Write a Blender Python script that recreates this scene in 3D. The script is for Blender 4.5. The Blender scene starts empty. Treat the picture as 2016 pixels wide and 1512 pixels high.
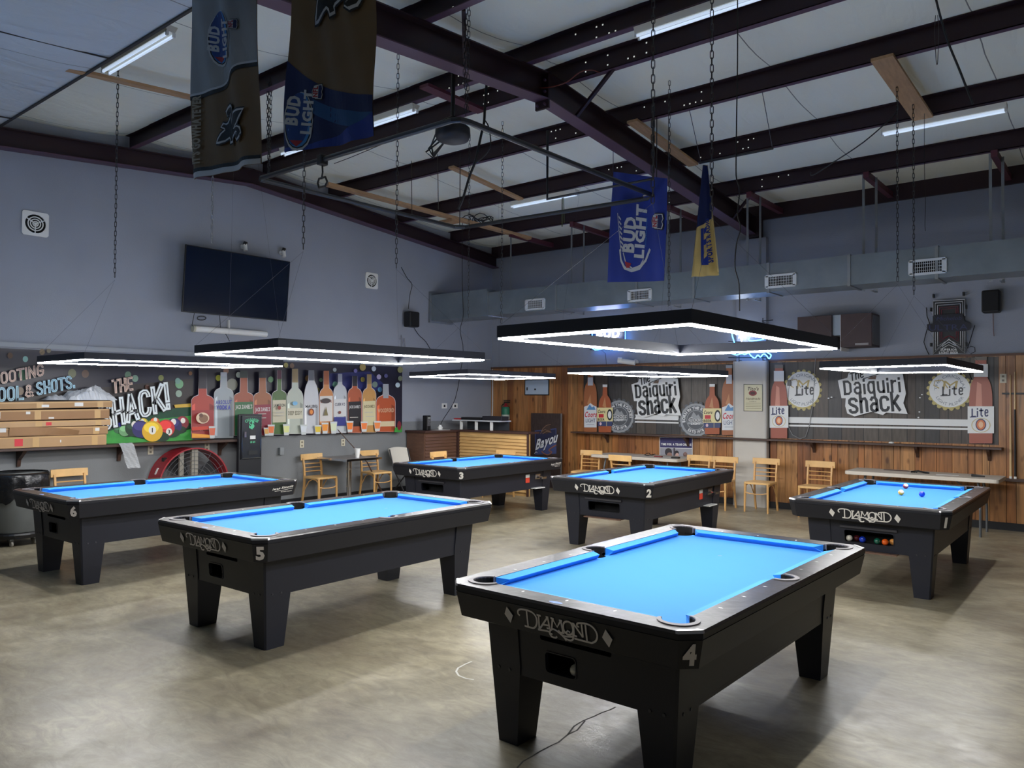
import bpy, bmesh, math, random
from mathutils import Vector, Matrix
from mathutils.geometry import tessellate_polygon
random.seed(7)
PI = math.pi
SC = bpy.context.scene
COL = SC.collection

# ------------------------------------------------------------------ camera
# room frame: x runs along the back wall, y into the room, z up; back wall y = 12.15, left wall x = -10.45
CO = Vector((0.0, 0.0, 1.7038))
FW = Vector((-0.63207789, 0.77467631, 0.01881919))
UP = Vector((0.00713663, -0.01846526, 0.99980403))
RT = FW.cross(UP).normalized()
FPX = 1522.13
cd = bpy.data.cameras.new('camera'); cam = bpy.data.objects.new('camera', cd); COL.objects.link(cam)
cd.sensor_width = 36.0; cd.sensor_fit = 'HORIZONTAL'; cd.lens = 36.0*FPX/2016.0
cd.clip_start = 0.05; cd.clip_end = 100
mw = Matrix((RT, RT.cross(FW)*1.0, -FW)).transposed().to_4x4(); mw.translation = CO
cam.matrix_world = mw
SC.camera = cam

# ------------------------------------------------------------------ world, exposure
w = bpy.data.worlds.new('world'); SC.world = w; w.use_nodes = True
w.node_tree.nodes['Background'].inputs[0].default_value = (0.5, 0.6, 0.8, 1)
w.node_tree.nodes['Background'].inputs[1].default_value = 0.02
SC.view_settings.view_transform = 'Standard'; SC.view_settings.look = 'None'
SC.view_settings.gamma = 1.0; SC.view_settings.use_curve_mapping = False
SC.view_settings.exposure = 0.85
LED = 90.0          # strength of the LED strips round the table lights

# added blue point light, out of view at left, to tint the roof sheets
ld = bpy.data.lights.new('added_blue_light', 'POINT'); ld.energy = 12; ld.color = (0.25, 0.55, 1.0); ld.shadow_soft_size = 0.35
lo = bpy.data.objects.new('added_blue_light', ld); COL.objects.link(lo); lo.location = (-7.4, 0.7, 4.0)

YB, XL = 12.15, -10.45

def hit(px, py, ax, val):
    """the point of the plane axis=val that the photograph shows at pixel px, py"""
    d = FW + RT*((px-1008)/FPX) - UP*((py-756)/FPX)
    t = (val-CO[ax])/d[ax]
    return CO + d*t
def back(px, py, off=0.0): return hit(px, py, 1, YB-off)
def left(px, py, off=0.0): return hit(px, py, 0, XL+off)

# ------------------------------------------------------------------ materials
def lin(c):
    return tuple(((v/255)/12.92 if v/255 <= 0.04045 else ((v/255+0.055)/1.055)**2.4) for v in c)
MATS = {}
def mat(name, rgb, rough=0.6, metal=0.0, var=0.0, vscale=8.0, bump=0.0, bscale=60.0, emit=0.0, spec=0.5, coat=0.0, alpha=1.0, stretch=(1,1,1), trans=0.0, sheen=0.0):
    if name in MATS: return MATS[name]
    m = bpy.data.materials.new(name); m.use_nodes = True
    nt = m.node_tree; b = nt.nodes['Principled BSDF']
    c = (*lin(rgb), 1)
    b.inputs['Base Color'].default_value = c
    b.inputs['Roughness'].default_value = rough
    b.inputs['Metallic'].default_value = metal
    b.inputs['Specular IOR Level'].default_value = spec
    b.inputs['Coat Weight'].default_value = coat
    b.inputs['Coat Roughness'].default_value = 0.1
    b.inputs['Alpha'].default_value = alpha
    b.inputs['Transmission Weight'].default_value = trans
    b.inputs['Sheen Weight'].default_value = sheen
    if emit:
        b.inputs['Emission Color'].default_value = c
        b.inputs['Emission Strength'].default_value = emit
    if var or bump:
        tc = nt.nodes.new('ShaderNodeTexCoord'); mp = nt.nodes.new('ShaderNodeMapping')
        mp.inputs['Scale'].default_value = stretch
        nt.links.new(tc.outputs['Object'], mp.inputs[0])
    if var:
        n = nt.nodes.new('ShaderNodeTexNoise'); n.inputs['Scale'].default_value = vscale; n.inputs['Detail'].default_value = 5
        nt.links.new(mp.outputs[0], n.inputs['Vector'])
        r = nt.nodes.new('ShaderNodeMapRange'); r.inputs[1].default_value = 0.3; r.inputs[2].default_value = 0.7
        r.inputs[3].default_value = 1-var; r.inputs[4].default_value = 1+var
        nt.links.new(n.outputs[0], r.inputs[0])
        x = nt.nodes.new('ShaderNodeVectorMath'); x.operation = 'SCALE'; x.inputs[0].default_value = c[:3]
        nt.links.new(r.outputs[0], x.inputs['Scale']); nt.links.new(x.outputs[0], b.inputs['Base Color'])
    if bump:
        n2 = nt.nodes.new('ShaderNodeTexNoise'); n2.inputs['Scale'].default_value = bscale; n2.inputs['Detail'].default_value = 3
        nt.links.new(mp.outputs[0], n2.inputs['Vector'])
        bp = nt.nodes.new('ShaderNodeBump'); bp.inputs['Strength'].default_value = bump; bp.inputs['Distance'].default_value = 0.01
        nt.links.new(n2.outputs[0], bp.inputs['Height']); nt.links.new(bp.outputs[0], b.inputs['Normal'])
    MATS[name] = m
    return m

# ------------------------------------------------------------------ mesh builder
class MB:
    def __init__(s): s.v = []; s.f = []; s.m = []
    def add(s, vs, fs, m=0):
        k = len(s.v); s.v += [Vector(v) for v in vs]
        for f in fs: s.f.append(tuple(i+k for i in f)); s.m.append(m)
        return s
    def box(s, c, d, m=0, R=None):
        x, y, z = (q/2 for q in d); c = Vector(c)
        vs = [Vector((a*x, b*y, e*z)) for a in (-1,1) for b in (-1,1) for e in (-1,1)]
        if R is not None: vs = [R @ v for v in vs]
        return s.add([c+v for v in vs], [(0,1,3,2),(4,6,7,5),(0,4,5,1),(2,3,7,6),(0,2,6,4),(1,5,7,3)], m)
    def span(s, a, b, m=0):
        return s.box([(a[i]+b[i])/2 for i in range(3)], [abs(b[i]-a[i]) for i in range(3)], m)
    def bar(s, a, b, w, h, m=0, up=(0,0,1)):
        a = Vector(a); b = Vector(b); d = b-a; L = d.length; d.normalize(); u = Vector(up)
        if abs(d.dot(u)) > 0.98: u = Vector((0,1,0))
        x = d.cross(u).normalized(); z = x.cross(d)
        R = Matrix((x, d, z)).transposed()
        return s.box((a+b)/2, (w, L, h), m, R)
    def tube(s, pts, r, n=8, m=0, cap=True):
        pts = [Vector(p) for p in pts]; k0 = len(s.v); N = len(pts)
        rs = r if isinstance(r, (list, tuple)) else [r]*N
        prev = None
        for i, p in enumerate(pts):
            t = (pts[min(i+1, N-1)]-pts[max(i-1, 0)]).normalized()
            if prev is None:
                u = Vector((0,0,1)) if abs(t.z) < 0.9 else Vector((1,0,0))
                x = t.cross(u).normalized()
            else:
                x = (prev-t*prev.dot(t)).normalized()
            prev = x; y = t.cross(x)
            for j in range(n):
                a = 2*PI*j/n; s.v.append(p+(x*math.cos(a)+y*math.sin(a))*rs[i])
        for i in range(N-1):
            for j in range(n):
                a = k0+i*n+j; b = k0+i*n+(j+1)%n
                s.f.append((a, b, b+n, a+n)); s.m.append(m)
        if cap:
            s.f.append(tuple(k0+j for j in range(n))[::-1]); s.m.append(m)
            s.f.append(tuple(k0+(N-1)*n+j for j in range(n))); s.m.append(m)
        return s
    def lathe(s, prof, n=24, m=0, c=(0,0,0), axis='z', cap=True):
        k0 = len(s.v); c = Vector(c)
        for r, z in prof:
            for j in range(n):
                a = 2*PI*j/n; p = (r*math.cos(a), r*math.sin(a), z)
                if axis == 'x': p = (p[2], p[0], p[1])
                if axis == 'y': p = (p[0], p[2], p[1])
                s.v.append(c+Vector(p))
        for i in range(len(prof)-1):
            for j in range(n):
                a = k0+i*n+j; b = k0+i*n+(j+1)%n
                s.f.append((a, b, b+n, a+n)); s.m.append(m)
        if cap:
            s.f.append(tuple(k0+j for j in range(n))[::-1]); s.m.append(m)
            s.f.append(tuple(k0+(len(prof)-1)*n+j for j in range(n))); s.m.append(m)
        return s
    def prism(s, poly, z0, z1, m=0, holes=(), sides=True, bottom=True, T=None):
        """poly (x, y) loops extruded z0..z1; T maps local (x,y,z) to the target frame"""
        loops = [[Vector((p[0], p[1], 0)) for p in poly]]+[[Vector((p[0], p[1], 0)) for p in h] for h in holes]
        tri = tessellate_polygon(loops); flat = [p for l in loops for p in l]
        T = T or (lambda v: v)
        n = len(flat); k = len(s.v)
        s.v += [Vector(T(Vector((p.x, p.y, z1)))) for p in flat]
        for t in tri: s.f.append(tuple(k+i for i in t)); s.m.append(m)
        if bottom or sides: s.v += [Vector(T(Vector((p.x, p.y, z0)))) for p in flat]
        if bottom:
            for t in tri: s.f.append(tuple(k+n+i for i in reversed(t))); s.m.append(m)
        if sides:
            o = 0
            for l in loops:
                q = len(l)
                for i in range(q):
                    a = k+o+i; b = k+o+(i+1) % q
                    s.f.append((a, b, b+n, a+n)); s.m.append(m)
                o += q
        return s
    def build(s, name, mats, parent=None, world=False, smooth=False, bevel=0.0, segs=2, kind=None, label=None, cat=None, group=None, fix=False, origin=None):
        me = bpy.data.meshes.new(name); o = bpy.data.objects.new(name, me); COL.objects.link(o)
        vs = s.v; loc = Vector((0,0,0))
        if parent is None:
            if origin is not None: loc = Vector(origin)
            else:
                xs = [v.x for v in vs]; ys = [v.y for v in vs]; zs = [v.z for v in vs]
                loc = Vector(((min(xs)+max(xs))/2, (min(ys)+max(ys))/2, min(zs)))
            vs = [v-loc for v in vs]; o.location = loc
        elif world:
            inv = parent.matrix_basis.inverted()
            if parent.parent: inv = inv @ parent.parent.matrix_basis.inverted()
            vs = [inv @ v for v in vs]
        me.from_pydata([tuple(v) for v in vs], [], s.f)
        if not isinstance(mats, (list, tuple)): mats = [mats]
        for q in mats: me.materials.append(q)
        me.polygons.foreach_set('material_index', s.m)
        if smooth: me.polygons.foreach_set('use_smooth', [True]*len(s.f))
        me.validate(); me.update()
        if fix or smooth or bevel:
            bm = bmesh.new(); bm.from_mesh(me); bmesh.ops.recalc_face_normals(bm, faces=bm.faces); bm.to_mesh(me); bm.free()
        if parent: o.parent = parent
        if bevel:
            b = o.modifiers.new('bevel', 'BEVEL'); b.width = bevel; b.segments = segs; b.limit_method = 'ANGLE'; b.angle_limit = math.radians(40)
        tag(o, label, cat, group, kind)
        return o

def tag(o, label=None, cat=None, group=None, kind=None):
    if label: o['label'] = label
    if cat: o['category'] = cat
    if group: o['group'] = group
    if kind: o['kind'] = kind
    return o
def thing(name, label, cat, loc=(0,0,0), rz=0.0, group=None, R=None):
    o = bpy.data.objects.new(name, None); COL.objects.link(o); o.empty_display_size = 0.1
    if R is not None: o.matrix_basis = Matrix.Translation(Vector(loc)) @ R.to_4x4()
    else: o.matrix_basis = Matrix.Translation(Vector(loc)) @ Matrix.Rotation(rz, 4, 'Z')
    return tag(o, label, cat, group)
def dup(root, loc=None, rz=None, label=None, group=None):
    def cp(o, par):
        c = o.copy(); COL.objects.link(c); c.parent = par
        for ch in [k for k in bpy.data.objects if k.parent == o]: cp(ch, c)
        return c
    r = cp(root, None)
    if loc is not None: r.location = loc
    if rz is not None: r.rotation_euler = (0, 0, rz)
    if label: r['label'] = label
    if group: r['group'] = group
    return r

# ------------------------------------------------------------------ lettering
GL = {}
def glyph(ch, off):
    k = (ch, off)
    if k not in GL:
        cu = bpy.data.curves.new('g', 'FONT'); cu.body = ch; cu.size = 1.0; cu.offset = off; cu.resolution_u = 2
        o = bpy.data.objects.new('g', cu); SC.collection.objects.link(o)
        bpy.context.view_layer.update()
        me = bpy.data.meshes.new_from_object(o.evaluated_get(bpy.context.evaluated_depsgraph_get()))
        vs = [(v.co.x, v.co.y) for v in me.vertices]; fs = [tuple(p.vertices) for p in me.polygons]
        bpy.data.objects.remove(o); bpy.data.curves.remove(cu); bpy.data.meshes.remove(me)
        xs = [v[0] for v in vs] or [0, 0.25]
        GL[k] = (vs, fs, min(xs), max(xs))
    return GL[k]
for _o in (0.0, 0.03, 0.05):
    for _c in 'ABCDEFGHIJKLMNOPQRSTUVWXYZ0123456789&!$?.':
        glyph(_c, _o)
for _c in "abcdefghijklmnopqrstuvwxyz'": glyph(_c, 0.0); glyph(_c, 0.03); glyph(_c, 0.05)
def text2d(s, off=0.0, gap=0.09):
    """unit-height lettering: returns verts, faces, width"""
    V, F, x = [], [], 0.0
    for ch in s:
        if ch == ' ': x += 0.3; continue
        vs, fs, a, b = glyph(ch, off)
        k = len(V); V += [(v[0]-a+x, v[1]) for v in vs]; F += [tuple(i+k for i in f) for f in fs]
        x += (b-a)+gap
    return V, F, x-gap
CAP = 0.70

def split_tris(P, F, lim):
    """cut triangles until no side is longer than lim"""
    st = []
    for f in F:
        for i in range(1, len(f)-1): st.append((P[f[0]], P[f[i]], P[f[i+1]]))
    V, T, ix = [], [], {}
    def vi(p):
        k = (round(p[0], 5), round(p[1], 5))
        if k not in ix: ix[k] = len(V); V.append(p)
        return ix[k]
    while st:
        a, b, c = st.pop(); e = [math.dist(a, b), math.dist(b, c), math.dist(c, a)]; m = max(e)
        if m <= lim: T.append((vi(a), vi(b), vi(c))); continue
        i = e.index(m)
        if i == 1: a, b, c = b, c, a
        elif i == 2: a, b, c = c, a, b
        q = ((a[0]+b[0])/2, (a[1]+b[1])/2); st.append((a, q, c)); st.append((q, b, c))
    return V, T
O_ = [(.05,.2),(.05,.8),(.15,.97),(.3,1),(.45,.97),(.55,.8),(.55,.2),(.45,.03),(.3,0),(.15,.03),(.05,.2)]
C_O = [(.55,.74),(.54,.84),(.45,.97),(.3,1),(.15,.97),(.05,.8),(.05,.2),(.15,.03),(.3,0),(.45,.03),(.54,.16),(.55,.26)]
S_O = [(.55,.78),(.53,.88),(.42,.99),(.2,1),(.07,.9),(.05,.7),(.15,.58),(.45,.42),(.55,.28),(.53,.1),(.42,.01),(.2,0),(.07,.1),(.05,.22)]
lo_ = lambda p, k=0.86: [(x, y*k) for x, y in p]
STK = {'S': (.6, [S_O]), 'H': (.6, [[(.05,0),(.05,1)],[(.55,0),(.55,1)],[(.05,.5),(.55,.5)]]), 'O': (.6, [O_]), 'T': (.6, [[(0,1),(.6,1)],[(.3,1),(.3,0)]]), 'I': (.1, [[(.05,0),(.05,1)]]),
 'N': (.6, [[(.05,0),(.05,1)],[(.05,1),(.55,0)],[(.55,0),(.55,1)]]), 'G': (.6, [C_O[:10]+[(.55,.2),(.55,.45)],[(.57,.45),(.32,.45)]]), 'P': (.58, [[(.05,0),(.05,1)],[(.05,1),(.4,1),(.55,.9),(.55,.6),(.4,.48),(.05,.48)]]),
 'L': (.5, [[(.05,1),(.05,0)],[(.0,.0),(.5,0)]]), 'A': (.62, [[(0.02,0),(.28,1)],[(.32,1),(.6,0)],[(.1,.3),(.5,.3)]]), 'C': (.6, [C_O]), 'K': (.6, [[(.05,0),(.05,1)],[(.57,1),(.1,.42)],[(.22,.58),(.6,0)]]),
 'E': (.5, [[(.05,0),(.05,1)],[(.0,1),(.5,1)],[(.05,.5),(.44,.5)],[(.0,0),(.5,0)]]), '&': (.6, [[(.6,0),(.15,.7),(.15,.92),(.3,1),(.42,.9),(.4,.72),(.1,.35),(.05,.15),(.2,0),(.4,.03),(.56,.35)]]), '!': (.1, [[(.05,1),(.05,.32)],[(.05,.1),(.05,0)]]), '.': (.1, [[(.05,.1),(.05,0)]]),
 'D': (.56, [[(.07,0),(.07,1)],[(.0,1),(.35,1),(.5,.82),(.5,.18),(.35,0),(.0,0)]]), 'a': (.54, [[(.08,.7),(.18,.86),(.38,.86),(.47,.7),(.47,0)],[(.47,.47),(.2,.47),(.07,.32),(.07,.14),(.2,0),(.34,0),(.47,.14)]]),
 'i': (.12, [[(.06,0),(.06,.66)],[(.06,1.0),(.06,1.03)]]), 'q': (.54, [[(.47,.7),(.35,.86),(.18,.86),(.07,.66),(.07,.2),(.18,0),(.35,0),(.47,.16)],[(.47,.86),(.47,-.25)]]), 'u': (.54, [[(.07,.86),(.07,.2),(.18,0),(.35,0),(.47,.14)],[(.47,.86),(.47,0)]]),
 'r': (.38, [[(.07,0),(.07,.86)],[(.07,.6),(.2,.82),(.38,.84)]]), 's': (.6, [lo_(S_O)]), 'h': (.54, [[(.07,0),(.07,1.08)],[(.07,.6),(.2,.82),(.38,.84),(.47,.66),(.47,0)]]), 'c': (.6, [lo_(C_O)]), 'k': (.56, [[(.07,0),(.07,1.08)],[(.5,.86),(.12,.4)],[(.22,.5),(.54,0)]]),
 't': (.44, [[(.2,1.05),(.2,.16),(.3,0),(.44,.02)],[(.0,.78),(.44,.78)]]), 'e': (.54, [[(.07,.45),(.47,.45),(.47,.66),(.35,.86),(.18,.86),(.07,.66),(.07,.2),(.18,0),(.35,0),(.49,.14)]])}
class Print:
    """flat printed artwork: layers of thin polygons on a surface; map(u, v, h) gives the 3-D point h in front of it"""
    def __init__(s, fmap, step=0.0005, base=0.0, fine=0.0):
        s.fine = fine; s.map = fmap; s.mb = MB(); s.mats = []; s.h = base; s.step = step
    def mi(s, m):
        if m not in s.mats: s.mats.append(m)
        return s.mats.index(m)
    def poly(s, pts, m, holes=(), same=False):
        if not same: s.h += s.step
        q = MB(); q.prism(pts, 0, 0, 0, holes=holes, sides=False, bottom=False)
        return s.emit([(v.x, v.y) for v in q.v], q.f, m)
    def emit(s, pts, fs, m):
        if s.fine: pts, fs = split_tris(pts, fs, s.fine)
        s.mb.add([s.map(p[0], p[1], s.h) for p in pts], fs, s.mi(m)); return s
    def quads(s, pts, fs, m, same=False):
        if not same: s.h += s.step
        return s.emit(pts, fs, m)
    def ell(s, cx, cy, rx, ry, m, n=20, rot=0.0, hole=None, a0=0, a1=2*PI):
        c, q = math.cos(rot), math.sin(rot)
        def ring(f, rev=False):
            P = [(cx+f*rx*math.cos(t)*c-f*ry*math.sin(t)*q, cy+f*rx*math.cos(t)*q+f*ry*math.sin(t)*c) for t in [a0+(a1-a0)*i/n for i in range(n)]]
            return P
        if hole: return s.poly(ring(1), m, holes=[ring(hole)])
        return s.poly(ring(1), m)
    def line(s, pts, w, m, same=False, closed=False):
        """a stroke of width w (in u, v units) along pts"""
        if not same: s.h += s.step
        P = [Vector((p[0], p[1])) for p in pts]; n = len(P); L, R = [], []
        for i in range(n):
            a = P[(i-1) % n] if (closed or i > 0) else P[i]; b = P[(i+1) % n] if (closed or i < n-1) else P[i]
            t = (b-a).normalized(); nn = Vector((-t.y, t.x))*w/2
            L.append(P[i]+nn); R.append(P[i]-nn)
        fs = [(i, i+1, n+i+1, n+i) for i in range(n-1)]
        if closed: fs.append((n-1, 0, n, 2*n-1))
        return s.emit([(p.x, p.y) for p in L+R], fs, m)
    def text(s, t, x, y, h, m, w=None, off=0.03, ux=(1,0), uy=(0,1), shear=0.0, align='l', arc=0.0, same=False, gap=0.09):
        """capitals h high with their baseline start at x, y; ux, uy = reading and up directions in u, v; w = total width"""
        if not same: s.h += s.step
        V, F, W = text2d(t, off, gap)
        sy = h/CAP; sx = (w/W) if w else sy
        o = {'l': 0, 'c': -W/2, 'r': -W}[align]
        pts = []
        for a, b in V:
            q = (a+o)*sx; r = b*sy; q += shear*r
            if arc:
                th = q/arc; q, r = (arc+r)*math.sin(th), (arc+r)*math.cos(th)-arc
            pts.append((x+q*ux[0]+r*uy[0], y+q*ux[1]+r*uy[1]))
        return s.emit(pts, F, m)
    def stext(s, t, x, y, h, w, m, sw=0.2, ux=(1,0), uy=(0,1), gap=0.2, inner=None, edge=None, align='l'):
        """condensed stroke lettering h high and w wide; inner = colour of an inline stroke, edge = colour of an outline"""
        W = sum((STK[c][0] if c != ' ' else 0.4)+gap for c in t)-gap; k = w/W; o = {'l': 0, 'r': -w, 'c': -w/2}[align]
        for col, ww in ((edge, sw*1.35), (m, sw), (inner, sw*0.2)):
            if col is None: continue
            q = o; s.h += s.step
            for c in t:
                if c == ' ': q += (0.4+gap)*k; continue
                for p in STK[c][1]:
                    P = [Vector((q+a*k, b*h)) for a, b in p]
                    if len(P) > 1 and ww != sw*0.2:      # square ends reach half a stroke beyond
                        e = ww*h*0.5*(1.0 if len(P) == 2 else 0.3)
                        if (P[0]-P[-1]).length > 0.01*h: P[0] = P[0]+(P[0]-P[1]).normalized()*e; P[-1] = P[-1]+(P[-1]-P[-2]).normalized()*e
                    s.line([(x+v.x*ux[0]+v.y*uy[0], y+v.x*ux[1]+v.y*uy[1]) for v in P], ww*h, col, same=True)
                q += (STK[c][0]+gap)*k
        return s
    def build(s, name, **k): return s.mb.build(name, s.mats, **k)

# ------------------------------------------------------------------ common materials
WHITE = mat('white_plastic', (225,225,222), 0.45)
BLACK = mat('black_plastic', (18,18,20), 0.45)
STEEL = mat('galvanised_steel', (150,155,158), 0.4, 0.7, var=0.1, vscale=6)
CHROME = mat('chrome', (220,220,225), 0.12, 1.0)
CHAIN = mat('dull_chain', (70,70,72), 0.5, 0.7)
CABLE = mat('black_cable', (16,16,18), 0.5)
WIRE = mat('thin_wire', (84,84,88), 0.4, 0.6)
def P_(name, rgb, rough=0.5, **k): return mat('print_'+name, rgb, rough, **k)
pW = P_('white', (235,235,232)); pK = P_('black', (15,15,17)); pG = P_('grey', (130,130,132))
# ================================================================== the room
def zp(y): return 5.107-0.085*abs(y-6.42)        # underside of the roof purlins

def floor_mat():
    m = bpy.data.materials.new('polished_concrete'); m.use_nodes = True; nt = m.node_tree; L = nt.links.new
    b = nt.nodes['Principled BSDF']; tc = nt.nodes.new('ShaderNodeTexCoord')
    def noise(sc, det, st=(1,1,1), dist=0.0):
        mp = nt.nodes.new('ShaderNodeMapping'); mp.inputs['Scale'].default_value = st; L(tc.outputs['Object'], mp.inputs[0])
        n = nt.nodes.new('ShaderNodeTexNoise'); n.inputs['Scale'].default_value = sc; n.inputs['Detail'].default_value = det
        n.inputs['Distortion'].default_value = dist; n.inputs['Roughness'].default_value = 0.70
        L(mp.outputs[0], n.inputs['Vector']); return n.outputs[0]
    r = nt.nodes.new('ShaderNodeValToRGB'); e = r.color_ramp.elements
    e[0].position = 0.3; e[0].color = (*lin((106,95,80)), 1); e[1].position = 0.72; e[1].color = (*lin((164,155,134)), 1)
    k = e.new(0.5); k.color = (*lin((135,127,107)), 1)
    L(noise(0.9, 8, (1,1.3,1), 0.6), r.inputs[0])
    r2 = nt.nodes.new('ShaderNodeValToRGB'); e = r2.color_ramp.elements
    e[0].position = 0.33; e[0].color = (0.72,0.71,0.70,1); e[1].position = 0.67; e[1].color = (1.22,1.22,1.18,1)
    L(noise(5.5, 15, (0.7,1.7,1), 1.6), r2.inputs[0])
    mx = nt.nodes.new('ShaderNodeMix'); mx.data_type = 'RGBA'; mx.blend_type = 'MULTIPLY'; mx.inputs[0].default_value = 1
    L(r.outputs[0], mx.inputs[6]); L(r2.outputs[0], mx.inputs[7]); L(mx.outputs[2], b.inputs['Base Color'])
    rr = nt.nodes.new('ShaderNodeMapRange'); rr.inputs[1].default_value = 0.3; rr.inputs[2].default_value = 0.7
    rr.inputs[3].default_value = 0.28; rr.inputs[4].default_value = 0.46
    L(noise(5, 6), rr.inputs[0]); L(rr.outputs[0], b.inputs['Roughness'])
    b.inputs['Specular IOR Level'].default_value = 0.55
    bp = nt.nodes.new('ShaderNodeBump'); bp.inputs['Strength'].default_value = 0.22; bp.inputs['Distance'].default_value = 0.004
    L(noise(14, 6, (0.7,1.5,1), 1.0), bp.inputs['Height']); L(bp.outputs[0], b.inputs['Normal'])
    return m
XR, YF = 4.5, -4.5
CRK = mat('crack', (60,56,50), 0.8); RING = mat('worn_ring', (190,188,178), 0.5)
fl = MB().span((XL-0.1, YF, -0.1), (XR, YB+0.1, 0.0))
def floor_line(px, w, m):
    P = Print(lambda u, v, h: hit(u, v, 2, h), 0.0004)
    pts = [hit(x, y, 2, 0) for x, y in px]
    Q = Print(lambda u, v, h: Vector((u, v, h)), 0.0006); Q.line([(p.x, p.y) for p in pts], w, m)
    return Q.mb
def merge(a, b, m):
    k = len(a.v); a.v += b.v; a.f += [tuple(i+k for i in f) for f in b.f]; a.m += [m]*len(b.f)
for seg in ([(1018,1512),(1030,1499),(1048,1489),(1062,1480),(1085,1468),(1100,1461),(1118,1446),(1130,1430),(1150,1418),(1168,1411),(1185,1403),(1200,1398),(1212,1392)],
            [(1118,1446),(1136,1438),(1152,1419)]):
    merge(fl, floor_line(seg, 0.009, CRK), 1)
merge(fl, floor_line([(929,1302),(915,1308),(902,1315),(898,1322),(903,1330),(918,1336),(933,1338)], 0.012, RING), 2)
fl.build('floor', [floor_mat(), CRK, RING], kind='structure', label='polished mottled concrete floor')

PAINT = mat('grey_wall_paint', (146,151,162), 0.75, bump=0.25, bscale=90, var=0.04, vscale=1.5)
PAINT2 = mat('darker_grey_wall_paint', (122,125,128), 0.7, bump=0.2, bscale=90, var=0.04, vscale=2)
zt = 5.4
wl = MB(); wl.span((XL-0.15, YF, 1.27), (XL, YB, zt), 0); wl.span((XL-0.15, YF, 0), (XL, YB, 1.27), 1)
wl.build('wall_left', [PAINT, PAINT2], kind='structure', label='grey painted left wall')
wb = MB(); wb.span((XL-0.15, YB, 0), (XR, YB+0.15, zt), 0)
wb.span((-5.12, YB-0.10, 2.33), (-4.63, YB, 4.30), 0)
wb.build('wall_back', PAINT, kind='structure', label='grey painted back wall')
MB().span((XR, YF, 0), (XR+0.15, YB, zt)).build('wall_right', PAINT, kind='structure', label='grey wall on the right')
MB().span((XL, YF-0.15, 0), (XR, YF, zt)).build('wall_front', PAINT, kind='structure', label='grey wall behind the viewer')
VINYL = mat('black_vinyl_base', (30,32,36), 0.35)
MB().span((XL, YF, 0), (XL+0.012, YB, 0.10)).build('baseboard_left', VINYL, kind='structure')
MB().span((XL+0.013, YB-0.045, 0), (XR, YB-0.031, 0.10)).build('baseboard_back', VINYL, kind='structure')

# knotty pine panelling on the back wall
def pine(i, c):
    m = bpy.data.materials.new('knotty_pine_%d' % i); m.use_nodes = True; nt = m.node_tree; L = nt.links.new; b = nt.nodes['Principled BSDF']
    tc = nt.nodes.new('ShaderNodeTexCoord'); mp = nt.nodes.new('ShaderNodeMapping'); mp.inputs['Scale'].default_value = (14, 14, 1.1); L(tc.outputs['Object'], mp.inputs[0])
    n = nt.nodes.new('ShaderNodeTexNoise'); n.inputs['Scale'].default_value = 1.6; n.inputs['Detail'].default_value = 6; n.inputs['Distortion'].default_value = 0.8; L(mp.outputs[0], n.inputs['Vector'])
    r = nt.nodes.new('ShaderNodeValToRGB'); e = r.color_ramp.elements
    e[0].position = 0.3; e[0].color = (*lin([v*0.72 for v in c]), 1); e[1].position = 0.65; e[1].color = (*lin(c), 1); L(n.outputs[0], r.inputs[0])
    mp2 = nt.nodes.new('ShaderNodeMapping'); mp2.inputs['Scale'].default_value = (7, 7, 3.2); mp2.inputs['Location'].default_value = (i*3.3, 0, i*1.7); L(tc.outputs['Object'], mp2.inputs[0])
    v = nt.nodes.new('ShaderNodeTexVoronoi'); v.inputs['Scale'].default_value = 1.0; L(mp2.outputs[0], v.inputs['Vector'])
    k = nt.nodes.new('ShaderNodeMapRange'); k.inputs[1].default_value = 0.09; k.inputs[2].default_value = 0.2; k.inputs[3].default_value = 0.75; k.inputs[4].default_value = 0.0; L(v.outputs['Distance'], k.inputs[0])
    mx = nt.nodes.new('ShaderNodeMix'); mx.data_type = 'RGBA'; L(k.outputs[0], mx.inputs[0]); L(r.outputs[0], mx.inputs[6]); mx.inputs[7].default_value = (*lin((70,36,18)), 1)
    L(mx.outputs[2], b.inputs['Base Color']); b.inputs['Roughness'].default_value = 0.38
    return m
PINE = [pine(i, c) for i, c in enumerate(((180,124,74),(168,110,62),(188,136,84),(146,92,54),(162,114,68)))]
GROOVE = mat('panel_groove', (40,20,10), 0.8)
pn = MB(); pn.span((XL+0.002, YB-0.012, 0.002), (XR-0.01, YB-0.001, 2.32), 5)
x = XL+0.004; rp = random.Random(3)
while x < 0.8:
    wd = rp.choice((0.085, 0.11, 0.13, 0.16, 0.19)); x1 = x+wd
    if not (-5.13 < (x+x1)/2 < -4.63): pn.span((x+0.003, YB-0.030, 0.0), (x1-0.003, YB-0.010, 2.32), rp.choice((0,0,1,1,2,3,4)))
    x = x1
pn.build('wall_back_panelling', PINE+[GROOVE], kind='structure', label='knotty pine panelling on the back wall')
TRIMW = mat('brown_wood_trim', (92,60,42), 0.5, var=0.15, vscale=12)
MB().span((XL+0.01, YB-0.05, 2.315), (-5.16, YB-0.001, 2.345)).span((-4.61, YB-0.05, 2.315), (XR-0.02, YB-0.001, 2.345)).build('trim_1', TRIMW, kind='structure', label='brown cap rail over the pine panelling')
CRAIL = mat('white_conduit', (200,202,205), 0.5)
a = left(0, 672); b_ = left(375, 697)
MB().span((XL, 2.2, 2.28), (XL+0.05, b_.y+3.9, 2.335)).build('trim_2', mat('grey_trim', (160,165,172), 0.6), kind='structure', label='painted trim rail over the left mural')
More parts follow.
